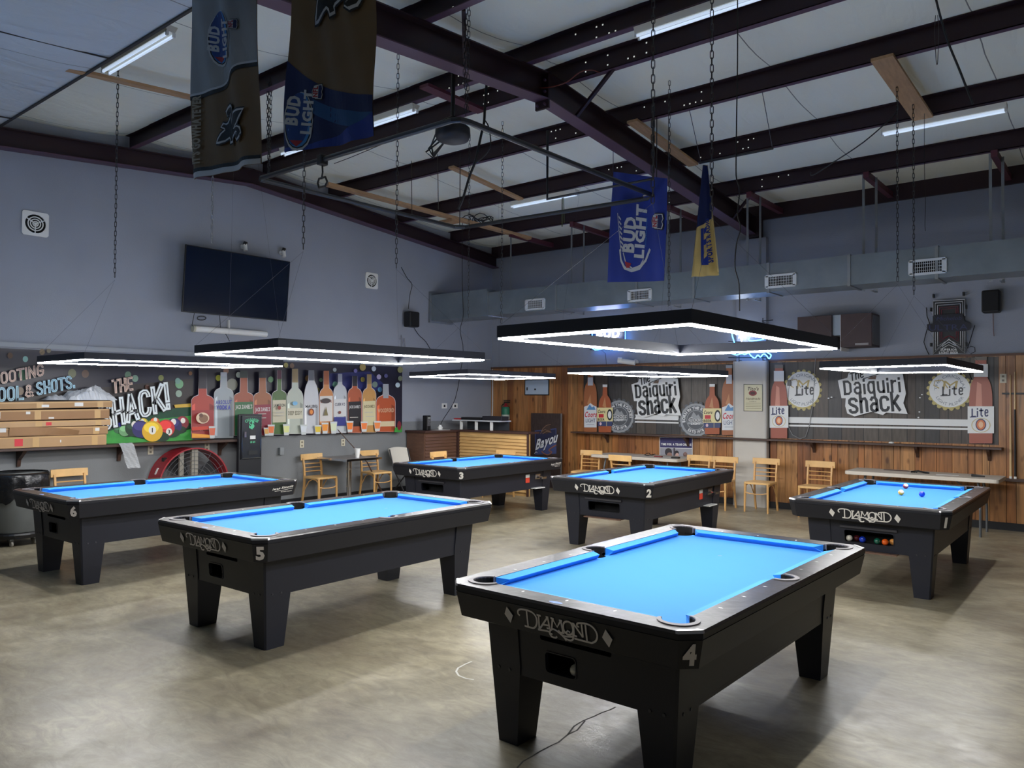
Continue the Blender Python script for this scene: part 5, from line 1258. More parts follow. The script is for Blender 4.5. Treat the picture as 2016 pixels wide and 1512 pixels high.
coors(P, 1149.5, 1175, 850, 727); banquet(P, 1175.5, 1206.5, 851, 758); banquet(P, 1384, 1420, 855, 757); coors(P, 1421, 1449.5, 856.5, 720)
sign(P, 1243, 757, 0.715, 0.93)
P.build('wall_mural', label='plank pattern mural with beer bottles and shop name, left of the pale column', cat='mural')
def lite(P, x0, x1, yb, yt, l0, l1, h=1.0):
    w_ = x1-x0; cx = (x0+x1)/2; bx = w_*0.06
    bottle(P, x0+bx, x1-bx, yb, yt, l0-(l0-yt)*0.12, w_*0.44, pm((164,92,74)), pm((110,100,90)), yt+6)
    P.poly([(cx-w_*0.2, l0), (cx-w_*0.14, l0-(l0-yt)*0.5), (cx+w_*0.02, l0-(l0-yt)*0.45), (cx+w_*0.05, l0)], pm((206,140,120)))
    rect(P, cx-w_*0.27, yt+(l0-yt)*0.14, cx+w_*0.27, yt+(l0-yt)*0.40, WTE)
    rect(P, x0, l0, x1, l1, WTE); hh = l1-l0
    P.stext('Lite', x0+w_*0.16, l0+hh*0.38, hh*0.27, w_*0.62, NAVY, sw=0.2, ux=(1,-0.04), gap=0.3, **U_); P.line([(x0+w_*0.08, l0+hh*0.40), (x0+w_*0.34, l0+hh*0.39)], hh*0.035, NAVY)
    P.ell(cx, l0+hh*0.68, w_*0.20, hh*0.22, NAVY); P.ell(cx, l0+hh*0.68, w_*0.165, hh*0.185, pm((214,120,70))); P.ell(cx, l0+hh*0.68, w_*0.09, hh*0.12, pm((236,190,150)))
    P.ell(cx, l0+hh*0.70, w_*0.36, hh*0.27, pm((200,180,110)), hole=0.93, a0=0, n=24)
def litecap(P, cx, cy, rx, ry):
    for k in range(21): P.ell(cx+rx*math.cos(k*0.2992), cy+1+ry*math.sin(k*0.2992), rx*0.11, ry*0.11, pm((190,176,110)), n=8)
    P.ell(cx, cy+1, rx, ry, pm((190,176,110))); P.ell(cx, cy-0.5, rx*0.97, ry*0.96, WTE)
    P.text('THE ORIGINAL', cx, cy-ry*0.70, ry*0.16, GRT, w=rx*1.9, off=0.0, align='c', arc=ry*0.70, **U_); P.text('LIGHT PILSNER', cx, cy+ry*0.86, ry*0.16, GRT, w=rx*1.6, off=0.0, align='c', arc=-ry*0.86, **U_)
    P.line([(cx-rx*0.5, cy-ry*0.1), (cx-rx*0.75, cy-ry*0.25), (cx-rx*0.7, cy-ry*0.5), (cx-rx*0.35, cy-ry*0.55), (cx-rx*0.1, cy-ry*0.1)], rx*0.05, pm((180,160,100)))
    P.text('M', cx-rx*0.36, cy-ry*0.02, ry*0.5, pm((180,160,100)), w=rx*0.66, off=0.0, shear=0.2, **U_)
    P.stext('Lite', cx-rx*0.34, cy+ry*0.27, ry*0.42, rx*0.96, pm((60,62,66)), sw=0.2, gap=0.3, ux=(1,-0.03), **U_); P.line([(cx-rx*0.44, cy+ry*0.31), (cx, cy+ry*0.29)], ry*0.05, pm((60,62,66)))
P = pxprint('b', 0.034)
planks(P, 1515, 1966, 714, 702, 862, 876)
P.poly([(1550,821),(1906,826),(1906,839.5),(1550,832.5)], WTE); P.poly([(1550,836),(1906,842.5),(1906,846.5),(1550,839.5)], WTE, same=True)
litecap(P, 1580, 767, 35, 37); litecap(P, 1870, 768, 42, 36)
lite(P, 1515, 1552, 863, 719, 799, 842); lite(P, 1905, 1957, 873, 703, 800, 853)
sign(P, 1649.5, 749, 1.0, 1.0)
for x, y in ((1637,782),(1631,784),(1811,783),(1815,777),(1810,811),(1808,822)): P.ell(x, y, 2, 1.2, WTE, n=8)
P.build('wall_mural', label='plank pattern mural with bottle caps and shop name, right of the pale column', cat='mural')

# framed poster on the column, team poster, whiteboard, board sign
P = Print(lambda u, v, h: hit(u, v, 1, YB-0.138-h), 0.0008)
rect(P, 1464, 756, 1501.5, 809.5, DKT, 0.6); rect(P, 1465, 757, 1500.5, 808.5, pm((206,200,168)), 0.6)
P.text('Title', 1469, 768, 6, pm((70,50,40)), w=1, off=0.0, **U_) if False else None
P.text("Tito's", 1471, 768.5, 6.5, pm((74,56,44)), w=22, off=0.03, shear=0.25, **U_); P.ell(1482, 774, 8, 5.3, pm((130,40,44))); P.ell(1482, 774, 5, 3, pm((70,24,26)))
P.text('Handmade', 1468.5, 787, 4.5, pm((90,70,56)), w=28, off=0.0, shear=0.25, **U_); P.text('VODKA', 1475, 791.5, 2, DKT, w=14, off=0.0, **U_)
for y in (793.5, 797, 800.5, 804): P.line([(1468, y), (1498, y+0.4)], 0.5, pm((110,104,80)))
P.build('column_poster', label='small cream poster with red oval on the pale column', cat='poster')
P = pxprint('b', 0.034)
rect(P, 1298.5, 860.5, 1363.5, 906, WTE, 1.2); rect(P, 1299.5, 861.5, 1362.5, 881, pm((52,48,98)), 1.2); rect(P, 1299.5, 882, 1362.5, 905.5, pm((150,150,160)), 1.2)
P.text('TIME FOR A TEAM CHEERS', 1301.5, 876.5, 4.2, WTE, w=59.5, off=0.05, ux=(1, 0.02), **U_)
for x, y, r, c in ((1316,890,7,(50,44,50)),(1318,897,5.5,(150,116,104)),(1332,892,4.5,(40,36,44)),(1333,896,3.6,(196,160,150)),(1349,895,4.2,(104,80,76)),(1349,893,3,(130,100,96))): P.ell(x, y, r, r*1.15, pm(c), n=14)
rect(P, 1326, 882, 1328.5, 900, pm((60,50,60))); P.poly([(1306,906.5),(1308,902),(1324,901),(1328,907)], pm((190,196,210))); P.poly([(1340,907),(1344,901),(1354,901),(1358,907.5)], pm((90,90,110)))
P.build('team_poster', label='purple and photo poster reading time for a team cheers, over the white table', cat='poster')
m = MB(); a = back(1035.5, 747); b = back(1083.5, 778.5); yb2 = YB-0.032
m.span((a.x, yb2-0.012, b.z), (b.x, yb2, a.z), 1); m.span((a.x+0.02, yb2-0.014, b.z+0.02), (b.x-0.02, yb2-0.011, a.z-0.02), 0)
m.box((a.x+0.07, yb2-0.02, (a.z+b.z)/2-0.03), (0.02, 0.014, 0.06), 2); m.box((a.x+0.27, yb2-0.018, b.z+0.12), (0.035, 0.01, 0.03), 2)
m.build('whiteboard', [mat('whiteboard_face', (176,190,206), 0.25), BLACK, DKT], label='small whiteboard with black frame on the pine wall', cat='whiteboard')
# electrical outlets
def outlet(P, ax, label, w_=0.075, h=0.12, black=False):
    m = MB(); n = Vector((0.008, 0, 0)) if ax == 'l' else Vector((0, -0.008, 0))
    c = Vector(P)+n*0.6
    m.box(c, (0.008, w_, h) if ax == 'l' else (w_, 0.008, h)); 
    for dz in ((-0.028, 0.028) if not black else (0.0,)):
        s_ = 0.028 if not black else 0.045
        m.box(c+n*0.6+Vector((0,0,dz)), (0.004, s_, s_) if ax == 'l' else (s_, 0.004, s_), 1)
    m.build('wall_outlet', [mat('ivory_plate', (205,198,176), 0.5) if not black else WHITE, mat('socket_face', (120,112,96), 0.5) if not black else BLACK], label=label, cat='outlet')
for x, y, lb in ((296, 886, 'ivory outlet under the shelf, left of the red drum fan'), (407, 880, 'ivory outlet under the shelf above the red drum fan'), (594, 874, 'ivory outlet under the mural, above the chair by the small table'), (675, 871, 'ivory outlet under the mural, behind the leaning cue')): outlet(left(x, y), 'l', lb)
for x, y, lb in ((874.5, 799, 'left of the two square black sockets over the desk'), (895.5, 799, 'right of the two square black sockets over the desk')): outlet(left(x, y), 'l', lb, 0.14, 0.10, True)
outlet(back(1975, 745, 0.03), 'b', 'outlet on the pine wall at right of the murals')
m = MB(); P0 = left(551, 888); m.box(P0+Vector((0.03,0,0)), (0.06, 0.07, 0.11)); m.build('wall_box', STEEL, label='small grey box on the wall right of the change machine', cat='wall box')

# round wall fans
def wallfan(x, y, r, label):
    c = left(x, y); t = thing('wall_vent', label, 'wall vent', c, 0, 'round vents in square plates on the left wall')
    m = MB(); n = 24; k = 0
    def sq(q, e): 
        out = []
        for cx_, cz_, a0 in ((1,1,0),(-1,1,1),(-1,-1,2),(1,-1,3)):
            out += [(cx_*(q-e)+e*math.cos(a0*PI/2+i*PI/8), cz_*(q-e)+e*math.sin(a0*PI/2+i*PI/8)) for i in range(5)]
        return out
    T = lambda v: Vector((v.z, v.x, v.y))
    m.prism(sq(r*1.28, 0.03), 0, 0.018, 0, holes=[[(r*math.cos(2*PI*i/n), r*math.sin(2*PI*i/n)) for i in range(n)][::-1]], T=T)
    m.build('plate', WHITE, t)
    MB().lathe([(0.001, 0.003), (r, 0.003)], 24, 0, axis='x', cap=False).build('vent_hole', HOLEK, t)
    m = MB()
    for q in (0.25, 0.48, 0.72): m.lathe([(r*q-0.006, 0.012), (r*q+0.006, 0.012), (r*q+0.006, 0.02), (r*q-0.006, 0.02), (r*q-0.006, 0.012)], 24, axis='x', cap=False)
    m.lathe([(0.001, 0.024), (r*0.14, 0.022), (r*0.16, 0.01)], 12, axis='x')
    for a in range(3): m.bar((0.015, 0, 0), (0.015, r*math.cos(a*2.094+0.5), r*math.sin(a*2.094+0.5)), 0.012, 0.01)
    m.build('grille', WHITE, t)
wallfan(69, 441, 0.115, 'square white vent plate with round grille, far left of the wall'); wallfan(731, 553, 0.108, 'square white vent plate with round grille, near the corner')

# television on the left wall, hung askew
c4 = [hit(373,482,0,XL+0.33), hit(577,516,0,XL+0.30), hit(559,633,0,XL+0.22), hit(353,613,0,XL+0.25)]
u = (c4[1]-c4[0]).normalized(); v = (c4[0]-c4[3]).normalized(); nn = u.cross(v).normalized(); nn = nn if nn.x > 0 else -nn
W_, H_ = (c4[1]-c4[0]).length, (c4[0]-c4[3]).length; cc_ = (c4[0]+c4[1]+c4[2]+c4[3])/4
Rm = Matrix((u, nn.cross(u)*1.0, nn)).transposed()
if (Rm @ Vector((0,1,0))).z < 0: pass
t = thing('television', 'large black television hung askew on the left wall', 'television', cc_, R=Rm)
MB().box((0,0,-0.02), (W_, H_, 0.035)).build('casing', mat('tv_casing', (14,15,18), 0.35), t, bevel=0.006)
MB().box((0,0,-0.0015), (W_-0.02, H_-0.025, 0.004)).build('screen', mat('tv_screen', (16,26,44), 0.12, spec=0.6), t, label='dark glossy screen')
MB().box((0,0,-0.05), (W_*0.55, H_*0.6, 0.04)).build('back_housing', BLACK, t)
m = MB(); m.box((0,0,-0.14), (0.3, 0.3, 0.16)); m.build('wall_bracket', BLACK, t)
cable([hit(383,615,0,XL+0.25), hit(378,640,0,XL+0.1), hit(385,648,0,XL+0.06)], 0.004, 'black cord under the television')
cable([hit(x, y, 0, XL+0.08) for x, y in ((432,615),(434,645),(446,660),(452,672))], 0.005, 'grey cable dropping from the television')
m = MB(); k = []
for a in range(26): k.append(hit(397+9*math.cos(a*0.5), 625+4*math.sin(a*0.5)+a*0.1, 0, XL+0.1))
m.tube(k, 0.004, 5); m.build('cable_coil', CABLE, label='small coil of cable under the left end of the television', cat='cable')
# rolled screen under it
t = thing('projection_screen', 'rolled up white projection screen under the television', 'projection screen', left(380, 651))
a = hit(383,647,0,XL+0.07); b = hit(524,658,0,XL+0.07)
MB().tube([a, b], 0.045, 16).build('casing', WHITE, t, world=True, smooth=False); MB().tube([a+Vector((0,-0.03,0)), a], 0.05, 16).build('end_cap', mat('cream_cap', (180,178,160), 0.5), t, world=True)
MB().bar(hit(450,630,0,XL+0.02), hit(450,651,0,XL+0.02), 0.04, 0.02).build('wall_rail', WHITE, t, world=True)
def wallcam(x, y, label, big=1.0):
    P0 = left(x, y); t = thing('wall_camera', label, 'camera', P0)
    MB().lathe([(0.035,0),(0.035,0.02),(0.015,0.03),(0.015,0.07)], 12, axis='x').build('mount', WHITE, t)
    MB().tube([(0.07,0,0.03),(0.09,0,-0.07)], 0.03, 12).build('body', WHITE, t); MB().tube([(0.055,-0.01,0.045),(0.085,0.02,0.03)], 0.036, 12).build('hood', BLACK, t)
wallcam(477, 486, 'small camera above the television, left of two'); wallcam(553, 498, 'small camera above the right corner of the television')
cz = back(1252, 714); t = thing('wall_camera', 'white bullet camera on the back wall under the duct', 'camera', (cz.x, YB, cz.z))
MB().lathe([(0.06,-0.02),(0.06,0.0)], 16, axis='y').build('mount', WHITE, t)
MB().tube([(0.02,-0.02,0),(0.0,-0.12,0.0)], 0.02, 8).build('bracket_arm', WHITE, t)
MB().tube([(0.06,-0.13,-0.01),(-0.20,-0.22,0.03)], 0.045, 14).build('body', WHITE, t)
m = MB(); m.tube([(-0.16,-0.21,0.035),(-0.23,-0.235,0.04)], 0.052, 14); m.build('hood', WHITE, t)
# wall speakers
def speaker(P0, w_, h, d, ax, label):
    t = thing('wall_speaker', label, 'speaker', P0, group='black wall speakers')
    R = Matrix.Rotation(0.0, 3, 'Z'); o = Vector((0.05+d/2, 0, 0)) if ax == 'l' else Vector((0, -0.05-d/2, 0)); s_ = (d, w_, h) if ax == 'l' else (w_, d, h)
    MB().box(o, s_).build('cabinet', mat('speaker_black', (20,21,24), 0.5), t, bevel=0.025, segs=3)
    f = Vector((d/2+0.002, 0, 0)) if ax == 'l' else Vector((0, -d/2-0.002, 0))
    MB().box(o+f, (0.01, w_*0.86, h*0.88) if ax == 'l' else (w_*0.86, 0.01, h*0.88)).build('grille', mat('speaker_grille', (12,12,14), 0.8), t, bevel=0.004)
    MB().box(o*0.3, (0.07, 0.06, 0.1) if ax == 'l' else (0.06, 0.07, 0.1)).build('bracket', BLACK, t)
pL = left(800, 630); speaker(pL, 0.24, 0.28, 0.18, 'l', 'black speaker on the left wall near the duct end')
pR = back(1955, 596); speaker(pR, 0.21, 0.30, 0.18, 'b', 'black speaker at the upper right of the back wall')
MB().tube([back(1955,616,0.03), back(1956,652,0.03), back(1957,662,0.03)], 0.005, 5).build('speaker_lead', mat('pinkish_wire', (120,96,96), 0.5), label='thin leads hanging under the right wall speaker', cat='cord')
m = MB(); m.tube([left(787,668,0.04), left(790,660,0.05), left(793,672,0.05), left(787,700,0.03), left(800,700,0.03), left(796,666,0.05)], 0.008, 6); m.build('hanging_cloth_cord', mat('pale_cord', (130,130,136), 0.7), label='pale cord bundle below the left wall speaker', cat='cord')
# brown boxed units on the back wall
bY = 11.72
t = thing('wall_cabinet', 'dark brown box unit with a pale strip on the back wall right of the column', 'wall unit', (-3.5, YB, hit(1640,684,1,bY).z))
x0, x1, x2, x3 = hit(1570,650,1,bY).x, hit(1637,650,1,bY).x, hit(1655,650,1,bY).x, hit(1716,650,1,bY).x; z0, z1 = hit(1640,684,1,bY).z, hit(1640,620,1,bY).z
BR = mat('dark_brown_laminate', (62,46,46), 0.55, var=0.1, vscale=8)
MB().span((x0, bY, z0), (x1, YB-0.002, z1)).build('left_box', BR, t, world=True, bevel=0.004)
m = MB(); m.span((x1+0.003, bY+0.05, z0+0.18), (x2-0.02, YB-0.01, z1)); m.build('filler_panel', mat('pale_filler', (150,162,172), 0.5), t, world=True); MB().span((x2-0.018, bY+0.04, z0-0.05), (x2-0.003, YB-0.01, z1)).build('edge_strip', WHITE, t, world=True)
m = MB(); m.span((x2, bY, z0), (x3, YB-0.002, z1), 0); m.span((x3+0.001, bY+0.03, z0+0.03), (x3+0.012, YB-0.04, z1-0.03), 1); m.build('right_box', [BR, mat('grey_side_panel', (92,92,96), 0.5)], t, world=True)
MB().span((x3-0.22, bY-0.012, z0+0.02), (x3-0.04, bY-0.001, z0+0.05)).build('handle', mat('worn_metal_label', (130,126,126), 0.4, 0.5), t, world=True)

# neon signs
NW = mat('neon_white', (236,244,255), 0.5, emit=9.0); NBL = mat('neon_ice_blue', (60,150,255), 0.5, emit=9.0); NBD = mat('neon_blue', (40,50,255), 0.5, emit=14.0)
def ntube(px, r, m_, name, par, off=0.08, s_=True, label=None):
    pts = [back(x, y, off) for x, y in px]; pts = sm(pts) if s_ else pts
    return MB().tube(pts, r, 6).build(name, m_, par, world=True, label=label)
t = thing('neon_sign', 'lit BUD neon sign in blue outline, seen through the light over table 4', 'neon sign', back(1198, 690))
ntube([(1166,650),(1166,686),(1172,689),(1229,681),(1231,678),(1231,645),(1166,652)], 0.008, NBL, 'blue_outline_tube', t, s_=False, label='ice blue outline tube')
P = Print(lambda u, v, h: back(u, v, 0.085+h), 0.001); P.text('BUD', 1174, 664, 15, NW, w=46, off=0.05, ux=(1, 0.0), **U_); P.text('LIGHT', 1178, 679, 9, NBD, w=42, off=0.03, ux=(1, -0.05), **U_); P.build('neon_letters', parent=t, world=True, label='glowing white letters')
MB().span((back(1163,650).x, YB-0.03, back(1198,688).z), (back(1233,650).x, YB-0.012, back(1198,646).z)).build('back_panel', mat('sign_backing', (40,44,60), 0.5), t, world=True)
cable([back(1183,688,0.05), back(1192,696,0.02), back(1194,722,0.01)], 0.004, 'thin cord under the BUD sign', WIRE)
t = thing('neon_sign', 'lit white fleur-de-lis neon with ice blue tubing, above the pale column', 'neon sign', back(1480, 705, 0.1))
for px in ([(1440,650),(1442,662),(1446,675)], [(1477,662),(1476,671),(1504,668)], [(1441,696),(1450,699),(1460,696),(1466,698),(1474,695),(1478,700),(1486,705),(1492,699),(1497,703),(1503,697),(1509,700),(1514,706),(1518,699),(1510,694)]): ntube(px, 0.008, NBL, 'ice_blue_tube', t, 0.22)
P = Print(lambda u, v, h: back(u, v, 0.215+h), 0.001); P.poly([(1460+x*20, 664-y*18) for x, y in FLEUR+[(-a, b) for a, b in reversed(FLEUR[1:-1])]], NW); P.build('neon_fleur', parent=t, world=True, label='glowing white fleur-de-lis')
m = MB()
for a, b in (((1434,672),(1470,674)),((1434,704),(1510,704)),((1455,690),(1455,712)),((1502,690),(1502,710)),((1500,632),(1522,630)),((1502,626),(1502,636))): m.tube([back(a[0],a[1],0.2), back(b[0],b[1],0.2)], 0.007, 5)
for x, y in ((1455,710),(1502,709),(1502,634)): m.tube([back(x,y,0.2), back(x,y,0.2)+Vector((0,0.1,0))], 0.006, 5)
m.build('sign_frame', BLACK, t, world=True)
t = thing('neon_sign', 'unlit ribbon shaped beer sign with red and white lines, upper right', 'neon sign', back(1870, 698, 0.05))
OF = 0.07
def uq(x, y): return (1600+x/4.846, 560+y/4.846)
P = Print(lambda u, v, h: back(u, v, OF+h), 0.0012)
P.poly([uq(*q) for q in ((1145,158),(1450,140),(1455,660),(1300,520+130),(1145,668))], DKT)
P.build('back_panel', parent=t, world=True)
NOFF = mat('unlit_neon_white', (214,216,220), 0.3); NRD = mat('unlit_neon_red', (130,50,60), 0.3); NNV = mat('unlit_neon_navy', (12,16,34), 0.35)
for k, (mm, dd) in enumerate(((NOFF, 0), (NOFF, 20), (NOFF, 42), (NRD, 64), (NRD, 82))):
    for poly in ([(1148+dd, 440), (1148+dd, 158+dd), (1450-dd, 142+dd), (1452-dd, 430)] if dd > 30 else [(1148+dd,300),(1148+dd,158+dd),(1450-dd,142+dd),(1452-dd,300)], [(1150+dd, 450), (1150+dd, 662-dd*1.75), (1300, 520-k*0+(-dd*0.0)+ (0 if k > 2 else 4*k) - (30 if k > 2 else 0)), (1452-dd, 655-dd*1.75), (1452-dd, 445)]):
        MB().tube([back(*uq(*q), OF+0.02) for q in poly], 0.005, 5).build('unlit_tube', mm, t, world=True)
for k in (0, 1): MB().tube([back(*uq(*q), OF+0.02) for q in ((1235, 612-20*k), (1298, 575-25*k), (1365, 605-20*k))], 0.005, 5).build('unlit_tube', NOFF, t, world=True)
P = Print(lambda u, v, h: back(u, v, OF+0.035+h), 0.0012)
P.poly([uq(*q) for q in ((1090,380),(1150,372),(1165,290),(1430,275),(1450,350),(1505,370),(1510,430),(1450,445),(1130,455),(1092,430))], NNV)
a = uq(1180,345); P.text('Michelob', a[0], a[1], 7.5, pm((40,46,86)), w=49, off=0.0, shear=0.3, ux=(1,-0.03), **U_); a = uq(1110,440); P.text('ULTRA', a[0], a[1], 11, pm((40,46,86)), w=76, off=0.0, ux=(1,-0.03), **U_)
a = uq(1218,632); P.text('SUPERIOR', a[0], a[1], 4.2, WTE, w=33, off=0.03, **U_); a = uq(1205,662); P.text('LIGHT BEER', a[0], a[1], 4.4, WTE, w=38, off=0.03, **U_)
P.build('name_panel', parent=t, world=True, label='dark blue name panel')
m = MB()
for x, y in ((1155,110),(1440,90),(1130,240),(1130,575),(1465,215),(1465,570)): m.box(back(*uq(x,y), OF*0.5), (0.02, OF, 0.05))
m.build('sign_clip', BLACK, t, world=True)
cable([back(*uq(*q), 0.03) for q in ((1085,220),(1090,300),(1115,370),(1085,450),(1060,550),(1085,620),(1110,670))], 0.006, 'black cord left of the unlit beer sign')
cable([back(*uq(*q), 0.03) for q in ((1545,390),(1530,440),(1500,540),(1475,610),(1510,590),(1545,600),(1550,640),(1510,660),(1520,695),(1640,680),(1990,665))], 0.005, 'black cord right of the unlit beer sign')
# cords over the right mural
cable([back(*q, 0.05) for q in ((1606,700),(1604,730),(1602,770),(1600,800),(1594,835),(1586,860),(1575,864),(1560,856),(1552,840),(1551,800),(1553,765),(1556,750))], 0.005, 'grey cord looping over the left end of the right mural', mat('grey_cord', (150,150,150), 0.5))
MB().box(back(1554, 754, 0.06), (0.05, 0.04, 0.09)).build('plug_adapter', mat('clear_dark_box', (50,52,58), 0.3), label='small dark adapter on the left bottle cap of the right mural', cat='adapter')
cable([back(*q, 0.05) for q in ((1908,735),(1914,750),(1912,790),(1914,805),(1913,822))], 0.006, 'black cord hanging over the far right bottle')
MB().box(back(1916, 753, 0.05), (0.04, 0.03, 0.07)).build('plug_adapter', mat('tan_plug', (190,170,120), 0.5), label='tan plug beside the far right bottle', cat='adapter')
cable([back(970,722,0.03), back(970,790,0.03), (XL+0.05, YB-0.05, 1.2)], 0.012, 'pale conduit in the room corner', CRAIL, 'conduit', 'conduit')
cable([left(792,704,0.02), left(880,706,0.02), left(965,708,0.02)], 0.009, 'thin conduit along the left wall beside the mural', CRAIL, 'conduit', 'conduit')

# wall shelves
SHW = mat('dark_shelf_wood', (70,50,42), 0.45, var=0.15, vscale=10)
t = thing('wall_shelf', 'long dark wooden shelf on the left wall under the mural', 'shelf', (XL, 4, 1.055))
MB().span((XL+0.002, 0.5, 1.055), (XL+0.30, 6.32, 1.088)).build('board', SHW, t, world=True, bevel=0.003)
for y in (3.45, 4.62, 6.05):
    m = MB(); m.prism([(0.0,0.0),(0.22,0.0),(0.20,-0.03),(0.05,-0.12),(0.03,-0.20),(0.0,-0.20)], -0.02, 0.02, T=lambda v: Vector((XL+0.003+v.x, y+v.z, 1.054+v.y))); m.build('bracket', SHW, t, world=True)
t = thing('wall_shelf', 'long narrow dark shelf on the back wall under both murals', 'shelf', (-5, YB, 1.06))
MB().span((-8.30, YB-0.24, 1.068), (-1.44, YB-0.139, 1.095)).build('board', SHW, t, world=True)
for xa, xb in ((-8.30, -5.17), (-4.60, -1.44)): MB().span((xa, YB-0.1385, 1.068), (xb, YB-0.045, 1.095)).build('board', SHW, t, world=True)
for x in (-7.6, -6.0, -3.9, -2.47, -1.6):
    m = MB(); m.prism([(0.0,0.0),(0.16,0.0),(0.14,-0.03),(0.04,-0.10),(0.0,-0.16)], -0.02, 0.02, T=lambda v: Vector((x+v.z, YB-0.046-v.x, 1.067+v.y))); m.build('bracket', SHW, t, world=True)
m = MB(); P0 = hit(1786, 868, 2, 1.097); rr = random.Random(2)
m.lathe([(0.001,0.0),(0.04,0.004),(0.03,0.022),(0.001,0.028)], 7, c=(P0.x, YB-0.18, 1.096)); m.build('crumpled_napkin', WHITE, label='crumpled white scrap on the back wall shelf', cat='litter')
# ================================================================== furniture
BEECH = mat('blond_beech', (206,160,100), 0.4, var=0.1, vscale=9, stretch=(1,1,1))
BEECH2 = mat('blond_beech_light', (220,178,118), 0.4, var=0.08, vscale=9)
CH = 0.80
def make_chair(label, group):
    t = thing('dining_chair', label, 'chair', (0,0,0), 0, group)   # faces -y, back at +y
    m = MB(); o = []
    for cx_, cy_, a0, r in ((0.14,0.14,0,0.055),(-0.14,0.14,1,0.055),(-0.14,-0.14,2,0.06),(0.14,-0.14,3,0.06)):
        o += [(cx_*1.02+r*math.cos(a0*PI/2+i*PI/8), cy_*1.02+r*math.sin(a0*PI/2+i*PI/8)) for i in range(5)]
    m.prism(o, 0.425, 0.455); m.build('seat', BEECH2, t, bevel=0.004, fix=True)
    for s_ in (-1, 1):
        MB().tube([(s_*0.175,-0.175,0.43),(s_*0.178,-0.180,0.2),(s_*0.180,-0.185,0.0)], [0.019,0.017,0.013], 10).build('leg', BEECH, t, smooth=False)
        m = MB(); pts = [(0.24,0.0),(0.205,0.15),(0.18,0.32),(0.175,0.44),(0.185,0.58),(0.215,0.74)]
        k0 = 0
        for y, z in pts:
            for dx, dy in ((-0.013,-0.016),(0.013,-0.016),(0.013,0.016),(-0.013,0.016)): m.v.append(Vector((s_*(0.172)+dx, y+dy, z)))
        for i in range(len(pts)-1):
            for j in range(4): m.f.append((i*4+j, i*4+(j+1) % 4, i*4+4+(j+1) % 4, i*4+4+j)); m.m.append(0)
        m.f += [(3,2,1,0), tuple(20+j for j in range(4))]; m.m += [0,0]
        m.build('leg', BEECH, t, fix=True, bevel=0.003)
        MB().tube([(s_*0.176,-0.17,0.36),(s_*0.176,-0.12,0.405),(s_*0.176,-0.03,0.42),(s_*0.176,0.06,0.38),(s_*0.176,0.18,0.22)][::1], 0.008, 6).build('side_brace', BEECH, t)
    MB().tube([(-0.176,-0.18,0.30),(-0.10,-0.205,0.285),(0,-0.212,0.28),(0.10,-0.205,0.285),(0.176,-0.18,0.30)], 0.009, 6).build('front_stretcher', BEECH, t)
    m = MB(); n = 10
    for i in range(n+1):
        a = -1+2*i/n; x = a*0.215; y = 0.215+0.03*(1-a*a)
        for dy, z in ((-0.011,0.705),(0.011,0.705),(0.018,0.80),(-0.004,0.80)): m.v.append(Vector((x, y+dy, z)))
    for i in range(n):
        for j in range(4): m.f.append((i*4+j, i*4+(j+1) % 4, i*4+4+(j+1) % 4, i*4+4+j)); m.m.append(0)
    m.f += [(3,2,1,0), tuple(n*4+j for j in range(4))]; m.m += [0,0]
    m.build('top_rail', BEECH2, t, fix=True, bevel=0.004)
    for z, y in ((0.525,0.182),(0.585,0.187),(0.645,0.197)):
        MB().tube([(-0.165,y,z),(-0.08,y+0.018,z),(0,y+0.022,z),(0.08,y+0.018,z),(0.165,y,z)], 0.0085, 6).build('back_slat', BEECH, t)
    return t
ch0 = make_chair('', 'blond wooden chairs round the room'); used = [False]
def chair(pa, pb, face, label, dist=0.235, rz=None, mid=None):
    """pa, pb: image ends of the top rail; face = direction the sitter faces"""
    if mid is None:
        a = hit(pa[0], pa[1], 2, CH); b = hit(pb[0], pb[1], 2, CH); c = (a+b)/2
    else: c = Vector((mid[0], mid[1], 0))
    f = Vector((face[0], face[1], 0)).normalized(); ang = math.atan2(f.y, f.x)+PI/2
    p = (c.x+f.x*dist, c.y+f.y*dist, 0)
    if not used[0]:
        used[0] = True; ch0.location = p; ch0.rotation_euler = (0,0,ang); ch0['label'] = label; ch0.matrix_basis = Matrix.Translation(Vector(p)) @ Matrix.Rotation(ang, 4, 'Z'); return ch0
    o = dup(ch0, p, ang, label); return o
bx_ = XL+0.06
chair(0, 0, (1,0.05), 'blond wooden chair with its back to the left wall, before the small table', mid=(bx_+0.03, 7.60))
chair(0, 0, (1,-0.05), 'blond wooden chair with its back to the left wall, behind the white cup', mid=(bx_+0.05, 8.76))
chair(0, 0, (1,0.0), 'blond wooden chair at the left wall beside the trash can', mid=(bx_+0.05, 3.98))
chair((845,891),(878,887), (1,0.1), 'blond wooden chair between table 3 and the dark side of the slatted desk')
chair(0, 0, (0,-1), 'blond wooden chair against the tan front of the slatted desk', mid=(-8.62, 10.42))
chair((1147,884),(1184,889), (0.1,-1), 'blond wooden chair at the left end of the white table behind table 2')
chair(0, 0, (0,1), 'blond wooden chair facing the white table behind table 2', mid=(-6.56, 10.80))
chair(0, 0, (0.05,-1), 'blond wooden chair at the right end of the white table behind table 2', mid=(-5.60, 11.72))
chair(0, 0, (0,-1), 'blond wooden chair just left of the pale column', mid=(-5.16, 11.72))
chair(0, 0, (0.0,-1), 'blond wooden chair standing in front of the pale column', mid=(-4.545, 11.85))
chair(0, 0, (0.0,-1), 'blond wooden chair right of the pale column, behind table 1', mid=(-3.73, 11.86))

